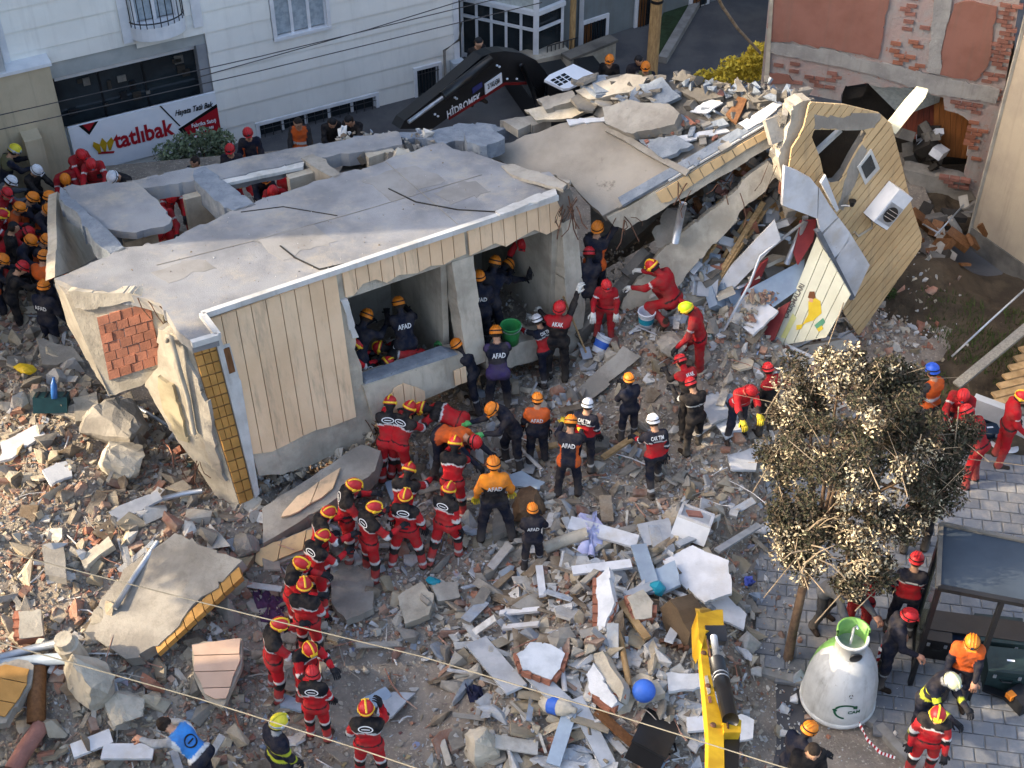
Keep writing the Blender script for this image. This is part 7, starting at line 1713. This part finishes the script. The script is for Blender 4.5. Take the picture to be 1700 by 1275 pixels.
 (185, 292, 'black', 'W', 'crouch', 200, 1.4, '', 'black', 'tiny white helmet peeping over the back edge of the roof'),
 # behind the roof
 (381, 245, 'navyo', 'R', 'stand', 170, .1, '', 'black', 'person with red helmet behind the back roof beam, left of a pair'),
 (411, 218, 'navyo', 'R', 'stand', 190, .1, '', 'black', 'person with red helmet behind the back roof beam, right of a pair'),
 (494, 200, 'hivis', 'N', 'stand', 180, .1, '', 'tan', 'bare headed person in orange hi vis vest behind the roof'),
 (552, 200, 'black', 'C', 'work', 160, .1, '', 'black', 'dark clad person under the basement window, left'),
 (578, 196, 'black', 'C', 'work', 200, .1, '', 'black', 'dark clad person under the basement window, right'),
 (323, 264, 'camo', 'N', 'stand', 180, .2, '', 'tan', 'bare head showing above the back roof beam'),
 (438, 292, 'navy', 'O', 'work', 160, .75, '', 'black', 'rescuer with orange helmet down in the larger roof hole, left'),
 (452, 316, 'redp', 'R', 'work2', 180, .75, '', 'black', 'rescuer in red down in the larger roof hole, middle'),
 (477, 282, 'redp', 'R', 'stand', 170, .75, '', 'black', 'rescuer in red down in the larger roof hole, right'),
 (398, 300, 'redp', 'F', 'bend2', 150, .75, '', 'white', 'rescuer in red bent at the left rim of the larger roof hole'),
 (284, 326, 'redp', 'R', 'bend2', 170, .75, '', 'black', 'rescuer in red below the torn slab in the smaller roof hole'),
 (268, 352, 'redp', 'R', 'work2', 160, .75, '', 'black', 'second rescuer in red low in the smaller roof hole'),
 (348, 364, 'redp', 'R', 'work2', 200, .75, '', 'black', 'rescuer in red between the cross beam and the roof edge'),
 (262, 386, 'redp', 'R', 'crouch', 190, .75, '', 'black', 'rescuer in red at the lower rim of the smaller roof hole'),
 (795, 66, 'black', 'C', 'stand', 150, .3, '', 'tan', 'dark clad person standing in front of the glazed porch'),
 (1012, 96, 'black', 'O', 'stand', 180, .0, '', 'tan', 'head with pale orange helmet behind the garden wall'),
 (1061, 96, 'navy', 'C', 'stand', 170, .0, '', 'tan', 'dark haired person just left of the thick utility pole'),
 (1072, 108, 'camo', 'O', 'stand', 190, .0, '', 'tan', 'pale helmeted person in front of the thick utility pole'),
]
for q in PEOPLE:
    person(q[0], q[1], q[2], q[3], q[4], q[5], q[9], z0=q[6], txt=q[7], glove=q[8])
# ------------------------------------------------------------------ dry tree
m_dry = mat('sunlit_cream_dry_leaf', '#cdc1a4', '#a89a7c', 8, .85, .1, spec=.03); m_dry2 = mat('brown_dry_leaf', '#62574a', '#463d33', 8, .9, .1, spec=.03); m_dry3 = mat('dull_green_leaf', '#4a4a3c', '#37382c', 8, .85, .1, spec=.03)  # cream: pale dry leaves that also carry painted sun highlights
m_bark2 = mat('grey_brown_bark', '#6e5a48', '#57463a', 9, .95, .7, 25); m_twig = mat('pale_twig', '#9b8b74', '#7d6d59', 9, .9, .3)
tb = G(1308, 1094, .05); dt = empty('dry_tree', tb, 'dry street tree with sun brightened cream and brown withered leaves beside the bell bin', 'tree')
C0 = G(1335, 965, 1.75); C1 = G(1400, 800, 3.0)
mk('trunk', *tube([tb, tb + (C0 - tb) * .35 + [0, .03, 0], C0, (C0 + C1) / 2, C1], [.07, .062, .055, .045, .022], 10), m_bark2, dt, smooth=True)
clumps = []; tg = random.Random(21)
crown = [(1300, 690, 3.3, .42), (1330, 640, 3.6, .42), (1390, 610, 3.9, .45), (1450, 620, 3.9, .42), (1290, 770, 3.0, .42), (1350, 740, 3.6, .5), (1420, 700, 4.0, .5), (1480, 690, 3.8, .45), (1540, 720, 3.5, .4), (1590, 770, 3.2, .34), (1530, 790, 3.3, .42), (1460, 780, 3.8, .5), (1390, 800, 3.7, .5), (1310, 850, 2.8, .4), (1360, 890, 2.7, .42), (1430, 880, 2.9, .45), (1500, 860, 2.9, .4), (1330, 930, 2.3, .35), (1400, 960, 2.2, .34), (1450, 940, 2.3, .3), (1290, 900, 2.5, .28), (1560, 830, 2.9, .3), (1500, 640, 3.7, .32), (1610, 720, 3.2, .25)]
for px, py, z_, r_ in crown:
    px = 1432 + (px - 1432) * .86; r_ *= .96
    c_ = G(px, py, z_)
    a = C0 + (C1 - C0) * tg.uniform(.2, 1); mid = (a + c_) / 2 + np.array([tg.uniform(-.1, .1), tg.uniform(-.1, .1), .1])
    mk('branch', *tube([a, mid, c_], [.035, .022, .008], 6), m_bark2, dt, smooth=True)
    for _ in range(14):
        d = np.array([tg.gauss(0, 1), tg.gauss(0, 1), tg.gauss(0, .8)]); clumps.append((c_ + d / np.linalg.norm(d) * r_ * tg.uniform(.3, .95), (tg.uniform(.1, .2),) * 3))
tw = MB()
for k in range(110):
    c_ = clumps[tg.randrange(len(clumps))][0]; d = np.array([tg.gauss(0, .25), tg.gauss(0, .25), tg.gauss(0, .2)]); tw.tube([c_ - d, c_ + d * .2 + [0, 0, .05], c_ + d], [.008, .006, .003], 4)
for k in range(40):   # bare twigs low in the crown
    a = G(tg.uniform(1320, 1420), tg.uniform(860, 960), tg.uniform(2.2, 2.9)); d = np.array([tg.uniform(.1, .4) * tg.choice((-1, 1, 1)), tg.uniform(-.3, .2), tg.uniform(-.1, .4)]); tw.tube([a, a + d * .5 + [0, 0, .06], a + d], [.012, .009, .003], 5)
tag(tw.build('twigs', m_twig, dt), kind='stuff')
cl1, cl2, cl3 = clumps[0::3], clumps[1::3], clumps[2::3]
_fl = [tg.random() < (.42 if c[0][0] < 4.7 else .12) for c in clumps]; lightc = [c for c, f in zip(clumps, _fl) if f]; darkc = [c for c, f in zip(clumps, _fl) if not f]  # pale clumps favoured on the sunward left, sunlit highlights put into leaf colour
for nm, cl, n_, m, sd, sz_ in (('sunlit_cream_leaves', [(c[0] + [-.05, -.05, .06], c[1]) for c in lightc], 5200, m_dry, 1, .026), ('brown_leaves', clumps, 24000, m_dry2, 2, .028), ('green_leaves', darkc, 22000, m_dry3, 3, .028)):
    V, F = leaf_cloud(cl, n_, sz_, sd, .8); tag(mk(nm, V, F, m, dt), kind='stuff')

# ------------------------------------------------------------------ bell shaped glass bin
m_binw = mat('bin_white', '#cccecd', '#b3b5b4', 2.5, .62, .12, 30, speck='#8a8984', speck_at=.61, speck_scale=7, streak=.5); m_bing = mat('bin_green', '#7fae62', '#6d9a52', 3, .45, .05, 30, speck='#8c9c7a', speck_at=.68); m_dgreen = mat('bin_print_green', '#1f5a40', '#1a4e37', 4, .5, 0)
bc0 = G(1390, 1158, .07); bin_ = empty('glass_bin', bc0, 'white and green bell shaped glass recycling bin on the pavement', 'bin')
prof = [(.47, 0), (.485, .04), (.48, .25), (.455, .5), (.41, .72), (.33, .9), (.24, .99), (.2, 1.02)]
def half(prof, a0, a1, n=18, c=(0, 0, 0), th=.0):
    V = []; F = []
    for r_, z_ in prof:
        for k in range(n + 1):
            t = a0 + (a1 - a0) * k / n; V.append((c[0] + r_ * math.cos(t), c[1] + r_ * math.sin(t), c[2] + z_))
    for i in range(len(prof) - 1):
        for k in range(n): F.append((i * (n + 1) + k, i * (n + 1) + k + 1, (i + 1) * (n + 1) + k + 1, (i + 1) * (n + 1) + k))
    return np.array(V), F
mk('front_shell', *half(prof, R(160), R(385), 24, bc0), m_binw, bin_, True); mk('back_shell', *half(prof, R(25), R(160), 18, bc0), m_bing, bin_, True)
nk = [(.2, 1.0), (.2, 1.25), (.215, 1.255), (.215, 1.3), (.19, 1.3), (.185, 1.1)]
mk('neck_front', *half(nk, R(180), R(360), 18, bc0), m_binw, bin_, True); mk('neck_back', *half([(r_, z_ if z_ < 1.2 else z_ + .12) for r_, z_ in nk], R(0), R(180), 18, bc0), m_bing, bin_, True)
mk('lid_plate', *lathe([(.19, 1.12), (.185, 1.13)], 20, bc0), m_alu, bin_)
mk('lifting_hook', *tube([bc0 + [0, .02, 1.12], bc0 + [.0, .03, 1.42], bc0 + [.03, .03, 1.47], bc0 + [.05, .03, 1.42]], .018, 6), m_alu, bin_, smooth=True)
mk('throw_hole', *lathe([(.075, 0), (.085, .012), (.06, .016)], 16, bc0 + [.03, -.198, 1.12], rotm(R(90), 0, R(8))), m_black, bin_, True)
mk('base_rim', *lathe([(.49, -.02), (.5, .0), (.5, .05), (.485, .06)], 30, bc0), m_binw, bin_, True)
def on_bell(a, z_):
    r_ = float(np.interp(z_, [p[1] for p in prof], [p[0] for p in prof])) + .006; return bc0 + np.array([r_ * math.cos(a), r_ * math.sin(a), z_])
def bell_strip(pts, w, name, m):
    V = []; F = []
    for i, (a, z_) in enumerate(pts):
        b = pts[min(i + 1, len(pts) - 1)]; p_ = pts[max(i - 1, 0)]; d = np.array([(b[0] - p_[0]) * .45, b[1] - p_[1]]); d /= np.linalg.norm(d) + 1e-9
        wi = w[i] if hasattr(w, '__len__') else w
        V += [on_bell(a - d[1] * wi / .45, z_ + d[0] * wi), on_bell(a + d[1] * wi / .45, z_ - d[0] * wi)]
    F = [(2 * i, 2 * i + 1, 2 * i + 3, 2 * i + 2) for i in range(len(pts) - 1)]; mk(name, V, F, m, bin_)
ac_, zc_ = R(-92), .34
for t0, t1 in ((R(160), R(20)), (R(265), R(160))):
    ts = np.linspace(t0, t1, 14); bell_strip([(ac_ + .14 / .45 * math.cos(t), zc_ + .12 * math.sin(t)) for t in ts], [.014] * 11 + [.035, .02, .002], 'recycling_arrow', m_dgreen)
V, F = text_data('CAM', 1.0); k = .16 / (V[:, 0].max() - V[:, 0].min()); mk('lettering', [on_bell(ac_ + .22 + v[0] * k / .46, zc_ - .01 + v[1] * k) for v in V], F, m_dgreen, bin_)
for i in range(3): bell_strip([(ac_ + .05 * math.cos(t + i * 2.1) + .06, .62 + .03 * math.sin(t + i * 2.1)) for t in np.linspace(0, 1.3, 5)], .006, 'recycling_mark', m_conc_d)

# ------------------------------------------------------------------ yellow digger arm
m_yel2 = mat('digger_yellow', '#dcae22', '#c29318', 3, .5, .1, 30, speck='#a8811a', speck_at=.7, speck_scale=9, spec=.4)
ye = empty('digger_arm', G(1180, 1100, .2), 'yellow digger arm with black hydraulic cylinder and bucket reaching in from the bottom', 'digger arm')
YP = Plane(G(1165, 1020, 1.5), G(1178, 1275, 3.0), G(1215, 1150, 2.2))
pslab('arm_plate', YP, [(1162, 1040), (1172, 1036), (1174, 1075), (1180, 1120), (1190, 1165), (1201, 1198), (1203, 1290), (1176, 1290), (1176, 1215), (1170, 1150), (1164, 1090)], .12, m_yel2, ye)
pslab('arm_head', YP, [(1158, 1014), (1166, 1018), (1190, 1012), (1200, 1012), (1202, 1046), (1172, 1048), (1166, 1072), (1160, 1060)], .26, m_yel2, ye, off=.05)
pslab('arm_bracket', YP, [(1200, 1198), (1222, 1190), (1231, 1196), (1230, 1216), (1202, 1216)], .25, m_yel2, ye, off=.03)
pslab('boom_black_box', YP, [(1203, 1216), (1229, 1216), (1225, 1290), (1204, 1290)], .25, m_black, ye, off=-.06)  # black section below the bracket
mk('cylinder_barrel', *tube([YP.on(1191, 1098, .08), YP.on(1213, 1196, .08)], .095, 14), m_black, ye, smooth=True)
mk('cylinder_rod', *tube([YP.on(1185, 1058, .08), YP.on(1191, 1098, .08)], .045, 12), m_alu, ye, smooth=True)
for k in (1124, 1130): mk('cylinder_band', *tube([YP.on(1191 + (k - 1098) * .225, k, .08), YP.on(1191 + (k + 2 - 1098) * .225, k + 2, .08)], .1, 14), m_alu, ye, smooth=True)
mk('arm_pin_block', *box(YP.on(1187, 1055, -.02), (.26, .2, .22), rotm(.4, 0, 0)), m_black, ye)
mk('hose', *tube([YP.on(1174, 1062, .04), YP.on(1186, 1120, .06), YP.on(1203, 1170, .06), YP.on(1209, 1210, .03)], .014, 6), m_steel, ye, smooth=True)
mk('hose', *tube([YP.on(1206, 1110, .1), YP.on(1213, 1150, .12), YP.on(1221, 1192, .08)], .014, 6), m_blue_s, ye, smooth=True)
BKP = Plane(G(1120, 1000, 1.0), G(1160, 1010, 1.3), G(1150, 1070, .9))
bkt = pslab('bucket', BKP, [(1118, 1004), (1122, 992), (1140, 1005), (1162, 1012), (1164, 1072), (1152, 1052), (1132, 1035)], .18, mat('dirty_yellow', '#a8873a', '#8d7030', 3, .6, .2), ye)
pslab('bucket_shell', Plane(G(1100, 1000, 1.15), G(1120, 1000, 1.35), G(1135, 1070, .95)), [(1096, 1010), (1112, 996), (1124, 1010), (1146, 1052), (1140, 1078), (1110, 1066)], .35, mat('soiled_steel', '#5b4c3b', '#473b2e', 3, .8, .4), ye, seed=3, amp=2, step=14)
for k in range(5): mk('bucket_tooth', *box(G(1098 + k * 10, 1066 + k * 3, .9), (.06, .05, .2), rotm(.4, 0, .2)), m_steel, bkt)
pslab('worn_decal', YP, [(1170, 1122), (1175, 1121), (1180, 1150), (1175, 1153)], .004, m_conc_l, ye, off=.006, seed=4, amp=1, step=5)
pslab('worn_decal', YP, [(1175, 1156), (1180, 1155), (1182, 1166), (1177, 1167)], .004, m_brick, ye, off=.006)
for yy in (1085, 1140, 1205): mk('pin', *lathe([(.035, -.01), (.035, .02), (.02, .03)], 12, YP.on(1168 + (yy - 1085) * .13, yy, .0), None), m_steel, ye)
# ------------------------------------------------------------------ glass shelter, cases and gear on the pavement
m_smoke = mat('smoked_glass', '#39414a', '#414a54', 1.2, .25, .0, spec=.4, alpha=.97)
sh = empty('shelter', G(1630, 1080, .06), 'dark glass roofed shelter at the right edge of the pavement', 'shelter')
SHP = Plane(G(1563, 872, 2.2), G(1720, 906, 2.25), G(1560, 974, 2.1))
pslab('roof_glass', SHP, [(1566, 874), (1730, 908), (1730, 1006), (1561, 974)], .03, m_smoke, sh)
for a, b, w in (((1562, 870), (1730, 905), .05), ((1562, 870), (1557, 975), .06), ((1557, 975), (1730, 1008), .07)): mk('frame_bar', *bar(SHP.on(*a, .0), SHP.on(*b, .0), w, .06), m_conc_d if w < .07 else m_black, sh)
for px, py in ((1560, 973), (1566, 880), (1664, 996)):
    p = SHP.on(px, py, -.03); mk('post', *bar((p[0], p[1], .06), p, .06, .06), m_black, sh)
a, b = SHP.on(1560, 973, 0), SHP.on(1566, 878, 0)
mk('side_glass', *slab([(a[0], a[1] + .05, .25), (b[0], b[1] - .05, .25), (b[0], b[1] - .05, 1.95), (a[0], a[1] + .05, 1.95)], (.02, 0, 0)), mat('clear_greenish_glass', '#5a655d', '#4f5a52', 1.5, .1, 0, alpha=.4), sh)
for zz in (.25, 1.95): mk('frame_bar', *bar((a[0], a[1], zz), (b[0], b[1], zz), .04, .05), m_black, sh)
p = G(1620, 1040, .45); mk('bench', *box(p, (1.5, .35, .05), rotm(0, 0, R(-10))), m_black, sh)
for s_ in (-.6, .6): mk('bench_leg', *box(p + [s_, -s_ * .17, -.2], (.05, .3, .38), rotm(0, 0, R(-10))), m_black, sh)
m_dkg = mat('dark_green_plastic', '#27393a', '#203031', 5, .5, .05)
def case(px, py, size, rz, m, label, z_=.065):
    p = G(px, py, z_); e = empty('tool_case', p, label, 'case'); Rm = rotm(0, 0, R(rz)); h = size[2]
    mk('case_body', *box(p + [0, 0, h * .38], (size[0], size[1], h * .76), Rm), m, e); mk('case_lid', *box(p + [0, 0, h * .9], (size[0] + .02, size[1] + .02, h * .2), Rm), m, e)
    mk('handle', *tube([p + Rm @ np.array([-.08, -size[1] / 2, h * .6]), p + Rm @ np.array([-.06, -size[1] / 2 - .04, h * .62]), p + Rm @ np.array([.06, -size[1] / 2 - .04, h * .62]), p + Rm @ np.array([.08, -size[1] / 2, h * .6])], .012, 6), m_black, e)
    for s_ in (-.32, .32): mk('latch', *box(p + Rm @ np.array([s_ * size[0], -size[1] / 2 - .012, h * .78]), (.04, .02, .06), Rm), m_alu, e)
    mk('case_label', *box(p + Rm @ np.array([.05, 0, h * 1.003]), (.1, .03, .004), Rm), m_sign, e)
case(1650, 1075, (.62, .45, .4), -8, m_dkg, 'large dark green tool case under the shelter edge')
case(1660, 1128, (.5, .4, .42), -8, m_dkg, 'dark green tool case below the large one at the right')
case(1578, 1068, (.55, .5, .3), -12, mat('dark_blue_tarp', '#26344a', '#1f2b3e', 4, .6, .2), 'dark blue flat case beside the shelter bench')
case(1548, 1075, (.35, .4, .4), -12, m_black, 'black case beside the navy rescuer with red helmet')
case(1633, 728, (.36, .26, .24), 8, mat('navy_plastic', '#1f3347', '#19293a', 4, .5, .05), 'dark blue storage crate by the low white wall, right of two', .03)
case(1617, 712, (.34, .26, .24), 8, mat('navy_plastic', '#1f3347', '#19293a', 4, .5, .05), 'dark blue storage crate by the low white wall, left of two', .03)
gp = G(1690, 1170, .07); ge = empty('cut_off_saw', gp, 'black cut off saw with an orange cap lying on the paving', 'saw')
mk('motor', *box(gp + [0, 0, .12], (.24, .3, .22), rotm(0, 0, .5)), m_black, ge); mk('guide_bar', *box(gp + [-.25, .12, .08], (.4, .1, .04), rotm(0, 0, -.5)), m_black, ge); mk('cap', *box(gp + [-.14, .0, .2], (.1, .1, .08), rotm(0, 0, .5)), HC['O'], ge); mk('handle', *tube([gp + [.1, -.12, .12], gp + [.16, -.02, .3], gp + [.1, .12, .14]], .015, 6), m_alu, ge)
gp = G(1470, 1185, .07)
# low white wall, dish, ramp and ropes at the right
m_ww = mat('white_wash', '#c6c8c8', '#b3b5b4', 2, .8, .2, 40, speck='#8e8e8a', speck_at=.66)
lw2 = empty('low_wall', G(1660, 735, .03), 'low white wall with dark gap at the right edge', 'wall')
for a, b in (((1606, 700), (1678, 727)), ((1684, 729), (1760, 757))): mk('wall_panel', *bar(G(*a, .03) + [0, 0, .28], G(*b, .03) + [0, 0, .28], .14, .56), m_ww, lw2)
mk('wall_post', *bar(G(1681, 728, .03) + [0, 0, .3], G(1681, 728, .03) + [0, 0, .301], .1, .1) if False else box(G(1681, 728, .03) + [0, 0, .3], (.09, .16, .62)), m_conc_d, lw2)
ds = empty('satellite_dish', G(1666, 745, .08), 'white satellite dish lying on the paving', 'dish')
mk('dish', *lathe([(.0, .0), (.1, .01), (.17, .03), (.22, .06), (.215, .068), (.0, .02)], 20, G(1666, 745, .08), rotm(-.2, .1, 0), cap=False), m_sheet, ds, True); mk('dish_arm', *tube([G(1666, 745, .1), G(1672, 738, .35)], .012, 6), m_alu, ds)
rp_ = empty('ramp', G(1660, 640, .2), 'pale stepped plank ramp climbing to the right edge', 'ramp')
for k in range(7):
    a = G(1640 + k * 9, 672 - k * 15, .25 + k * .03); mk('ramp_plank', *bar(a, a + [.75, .25, .0], .14, .04), m_wood, rp_)
def rope(pts, r_, m, label, cat='rope'): return thing(mk('rope' if cat == 'rope' else cat.replace(' ', '_'), *tube(pts, r_, 6), m, smooth=True), label, cat)
rope([G(1580, 592, .35), G(1640, 536, .8), G(1715, 468, 1.4)], .02, m_alu, 'long pale pole slanting over the soil bank at the right', 'pole')
thing(mk('netted_plank', *bar(G(1588, 640, .35), G(1715, 535, .9), .16, .05), mat('netted_grey', '#8d8a82', '#74716a', 30, .9, .5, 60)), 'grey netted plank slanting below the long pale pole', 'plank')
rope([G(1455, 612, .4), G(1480, 608, .5), G(1510, 612, .6), G(1526, 604, .7)], .03, m_alu, 'curved pale hose behind the top of the dry tree', 'hose')
for k, (a, b, z0, z1) in enumerate((((1395, 560), (1418, 548), .8, 1.0), ((1552, 392), (1600, 340), .6, 1.2), ((1532, 372), (1560, 388), .8, .6))): rope([G(*a, z0), G(*b, z1)], .015, m_alu, ('short pale rod at the tip of the end wall', 'thin pale rod in the dark pit below the brick wall', 'thin brown rod beside the end wall in the pit')[k], 'rod')
for k in range(34):
    px, py = rr_.gauss(1560, 30), rr_.gauss(385, 30); p = G(px, py, .4); s_ = rr_.uniform(.08, .3)
    thing(mk('pit_debris', *box(p, (s_ * 1.6, s_, s_ * .4), rotm(rr_.gauss(0, .5), rr_.gauss(0, .5), rr_.random() * 3)), rr_.choice((m_conc_d, m_dark, m_conc_d, m_wood_d, m_wood_d, m_conc))), f'{("small", "medium", "long")[k % 3]} {("dark", "grey", "broken", "splintered")[k % 4]} debris piece in the pit, {ORD[k // 12]} row {ORD[k % 12]} piece', 'debris', 'debris in the pit')
# ------------------------------------------------------------------ plants
m_gr = mat('grass_blade', '#4c5a2c', '#3b4822', 4, .8, 0); m_ylf = mat('yellow_leaf', '#e2c94c', '#bfa636', 6, .7, 0); m_ggl = mat('grey_green_leaf', '#7d8a6a', '#66735a', 5, .75, 0); m_dk = mat('dark_brown_leaf', '#3d3324', '#2c2619', 5, .85, 0)
gg = np.random.default_rng(4); n_ = 5200; gx = gg.uniform(5.6, 9.5, n_); gy = gg.uniform(16.4, 19.6, n_); gz = np.array([soilz(a, b) for a, b in zip(gx, gy)]); keep = (vnoise(gx * 1.2, gy * 1.2) > -.12); gx, gy, gz = gx[keep], gy[keep], gz[keep]; n_ = len(gx)
dx = gg.normal(0, .05, n_); dy = gg.normal(0, .05, n_); w_ = gg.uniform(.006, .012, n_); hh_ = gg.uniform(.06, .15, n_)
V = np.stack([np.stack([gx - w_, gy, gz], 1), np.stack([gx + w_, gy, gz], 1), np.stack([gx + dx, gy + dy, gz + hh_], 1)], 1).reshape(-1, 3)
tag(mk('grass', V, np.arange(3 * n_).reshape(n_, 3).tolist(), m_gr, origin=np.array([7.5, 18, 0])), 'thin dark grass on the soil bank at the right', 'grass', kind='stuff')
def shrub(name, base, blobs, n, size, m, label, seed, stem=m_bark2, cat='shrub', flowers=None):
    e = empty(name, base, label, cat); V, F = leaf_cloud(blobs, n, size, seed, .8); tag(mk('foliage', V, F, m, e), kind='stuff')
    for c_, r_ in blobs[:5]: mk('stem', *tube([base, (np.array(base) + c_) / 2 + [.03, 0, .05], c_], [.03, .02, .008], 6), stem, e, smooth=True)
    if flowers: V, F = leaf_cloud(blobs, flowers, size * 1.1, seed + 1, 1.0); tag(mk('flowers', V, F, m_sheet, e), kind='stuff')
p = WP(-6.0, -.2, .7); shrub('oleander', p, [(p + [dx_, dy_, dz_], (.3, .25, .25)) for dx_, dy_, dz_ in ((-.5, -.2, .75), (-.15, -.1, .9), (.2, 0, .95), (.5, .1, .85), (-.3, 0, .5), (.3, .1, .5))], 2600, .045, m_ggl, 'grey green flowering shrub in front of the shop sign', 31, flowers=90)
p = G(1200, 150, .1); shrub('yellow_shrub', p, [(G(px, py, z_), (.3, .25, .16)) for px, py, z_ in ((1175, 128, .7), (1205, 126, .75), (1235, 124, .8), (1258, 120, .8), (1255, 95, 1.3), (1245, 105, 1.1), (1265, 84, 1.5), (1215, 108, 1.0))], 2600, .05, m_ylf, 'sunlit yellow leaved shrub beside the brick building', 33)
p = np.array([6.4, 30.5, 0]); shrub('dark_tree', p, [(p + [dx_, dy_, dz_], (.7, .6, .6)) for dx_, dy_, dz_ in ((0, 0, 1.6), (.5, .3, 2.3), (-.4, .2, 2.4), (.2, 0, 3.2), (.3, -.3, 1.0), (.6, -.6, .7))], 3800, .07, m_dk, 'dark brown leaved tree in the street left of the brick building', 35, cat='tree')
shrub('weeds', G(1505, 460, .3), [(G(px, py, z_), (.14, .12, .12)) for px, py, z_ in ((1500, 440, .5), (1490, 465, .45), (1515, 450, .5), (1480, 490, .35))], 700, .035, mat('weed_green', '#45562c', '#36451f', 5, .8, 0), 'green weeds growing at the foot of the end wall', 37, cat='plant')
# ------------------------------------------------------------------ cables and barrier tape
m_cab = mat('pale_cable', '#857f70', '#736d5f', 5, .7, 0); m_cabd = mat('dark_cable', '#3a3a3c', '#2c2c2e', 5, .7, 0)
def cable(px_pts, zs, r_, m, label):
    P = [G(*p, z_) for p, z_ in zip(px_pts, zs)]; out = []
    for a, b in zip(P[:-1], P[1:]): out += [a + (b - a) * t for t in np.linspace(0, 1, 7)[:-1]]
    thing(mk('cable', *tube(out + [P[-1]], r_, 5), m, smooth=True), label, 'cable')
cable([(-300, 842), (0, 915), (420, 1022), (700, 1090), (1000, 1180), (1320, 1280), (1700, 1400)], (6.6, 6.3, 6.0, 5.9, 5.9, 6.0, 6.3), .006, m_cab, 'pale overhead cable crossing the rubble, upper of two')
cable([(-300, 985), (0, 1067), (330, 1160), (600, 1245), (900, 1345)], (6.5, 6.2, 6.0, 6.0, 6.2), .006, m_cab, 'pale overhead cable crossing the rubble, lower of two')
for k, (a, b) in enumerate((((-40, 200), (900, -20)), ((-40, 224), (900, 4)), ((330, 128), (900, -40)))):
    cable([a, ((a[0] + b[0]) / 2, (a[1] + b[1]) / 2 + 4), b], (5.0, 4.9, 5.2), .008, m_cabd, ('dark overhead wire across the cream building, middle', 'dark overhead wire across the cream building, lowest', 'dark overhead wire across the cream building, topmost')[k])
cable([(1185, -20), (1200, 12), (1225, 48), (1262, 88)], (4.5, 3.8, 3.2, 2.4), .03, m_twig, 'pale hanging branch like cable left of the brick building')
def tape(pts, label):
    P = []
    for a, b in zip(pts[:-1], pts[1:]): P += [a + (b - a) * t for t in np.linspace(0, 1, 9)[:-1]]
    P.append(pts[-1]); mb = MB()
    for i, (a, b) in enumerate(zip(P[:-1], P[1:])): mb.add(*bar(a, b, .008, .05, (.3 * math.sin(i), .2, 1)), m=i % 2)
    thing(mb.build('barrier_tape', None, mats=[m_red, m_sign]), label, 'tape')
tape([G(1425, 1198, .12), G(1440, 1228, .1), G(1462, 1250, .1), G(1486, 1258, .1)], 'red and white barrier tape trailing on the kerb below the bin')
tape([G(1452, 1120, .3), G(1462, 1075, .7), G(1480, 1030, .95)], 'red and white barrier tape rising beside the bin')
# shovel and poles among the rescuers
sv = empty('shovel', G(930, 575, 1.0), 'long wooden shovel held upright by the rescuer with red shoulders', 'shovel'); a, b = GH(973, 585, .15), G(935, 492, 2.2)
mk('shaft', *tube([a, b], .016, 7), m_wood, sv, True); mk('blade', *box(a + [0, 0, -.02], (.16, .2, .03), rotm(.4, 0, .3)), m_alu, sv)
sv = empty('shovel', G(730, 525, 1.5), 'black handled shovel leaning against the wall of the first room', 'shovel'); a = G(730, 530, 1.5)
mk('shaft', *tube([a, a + [.02, .1, .6]], .02, 7), m_black, sv, True); mk('grip', *tube([a + [-.03, .1, .6], a + [.08, .1, .62]], .02, 6), m_black, sv); mk('blade', *box(a + [0, -.02, -.08], (.16, .04, .22), rotm(.2, 0, 0)), m_black, sv)
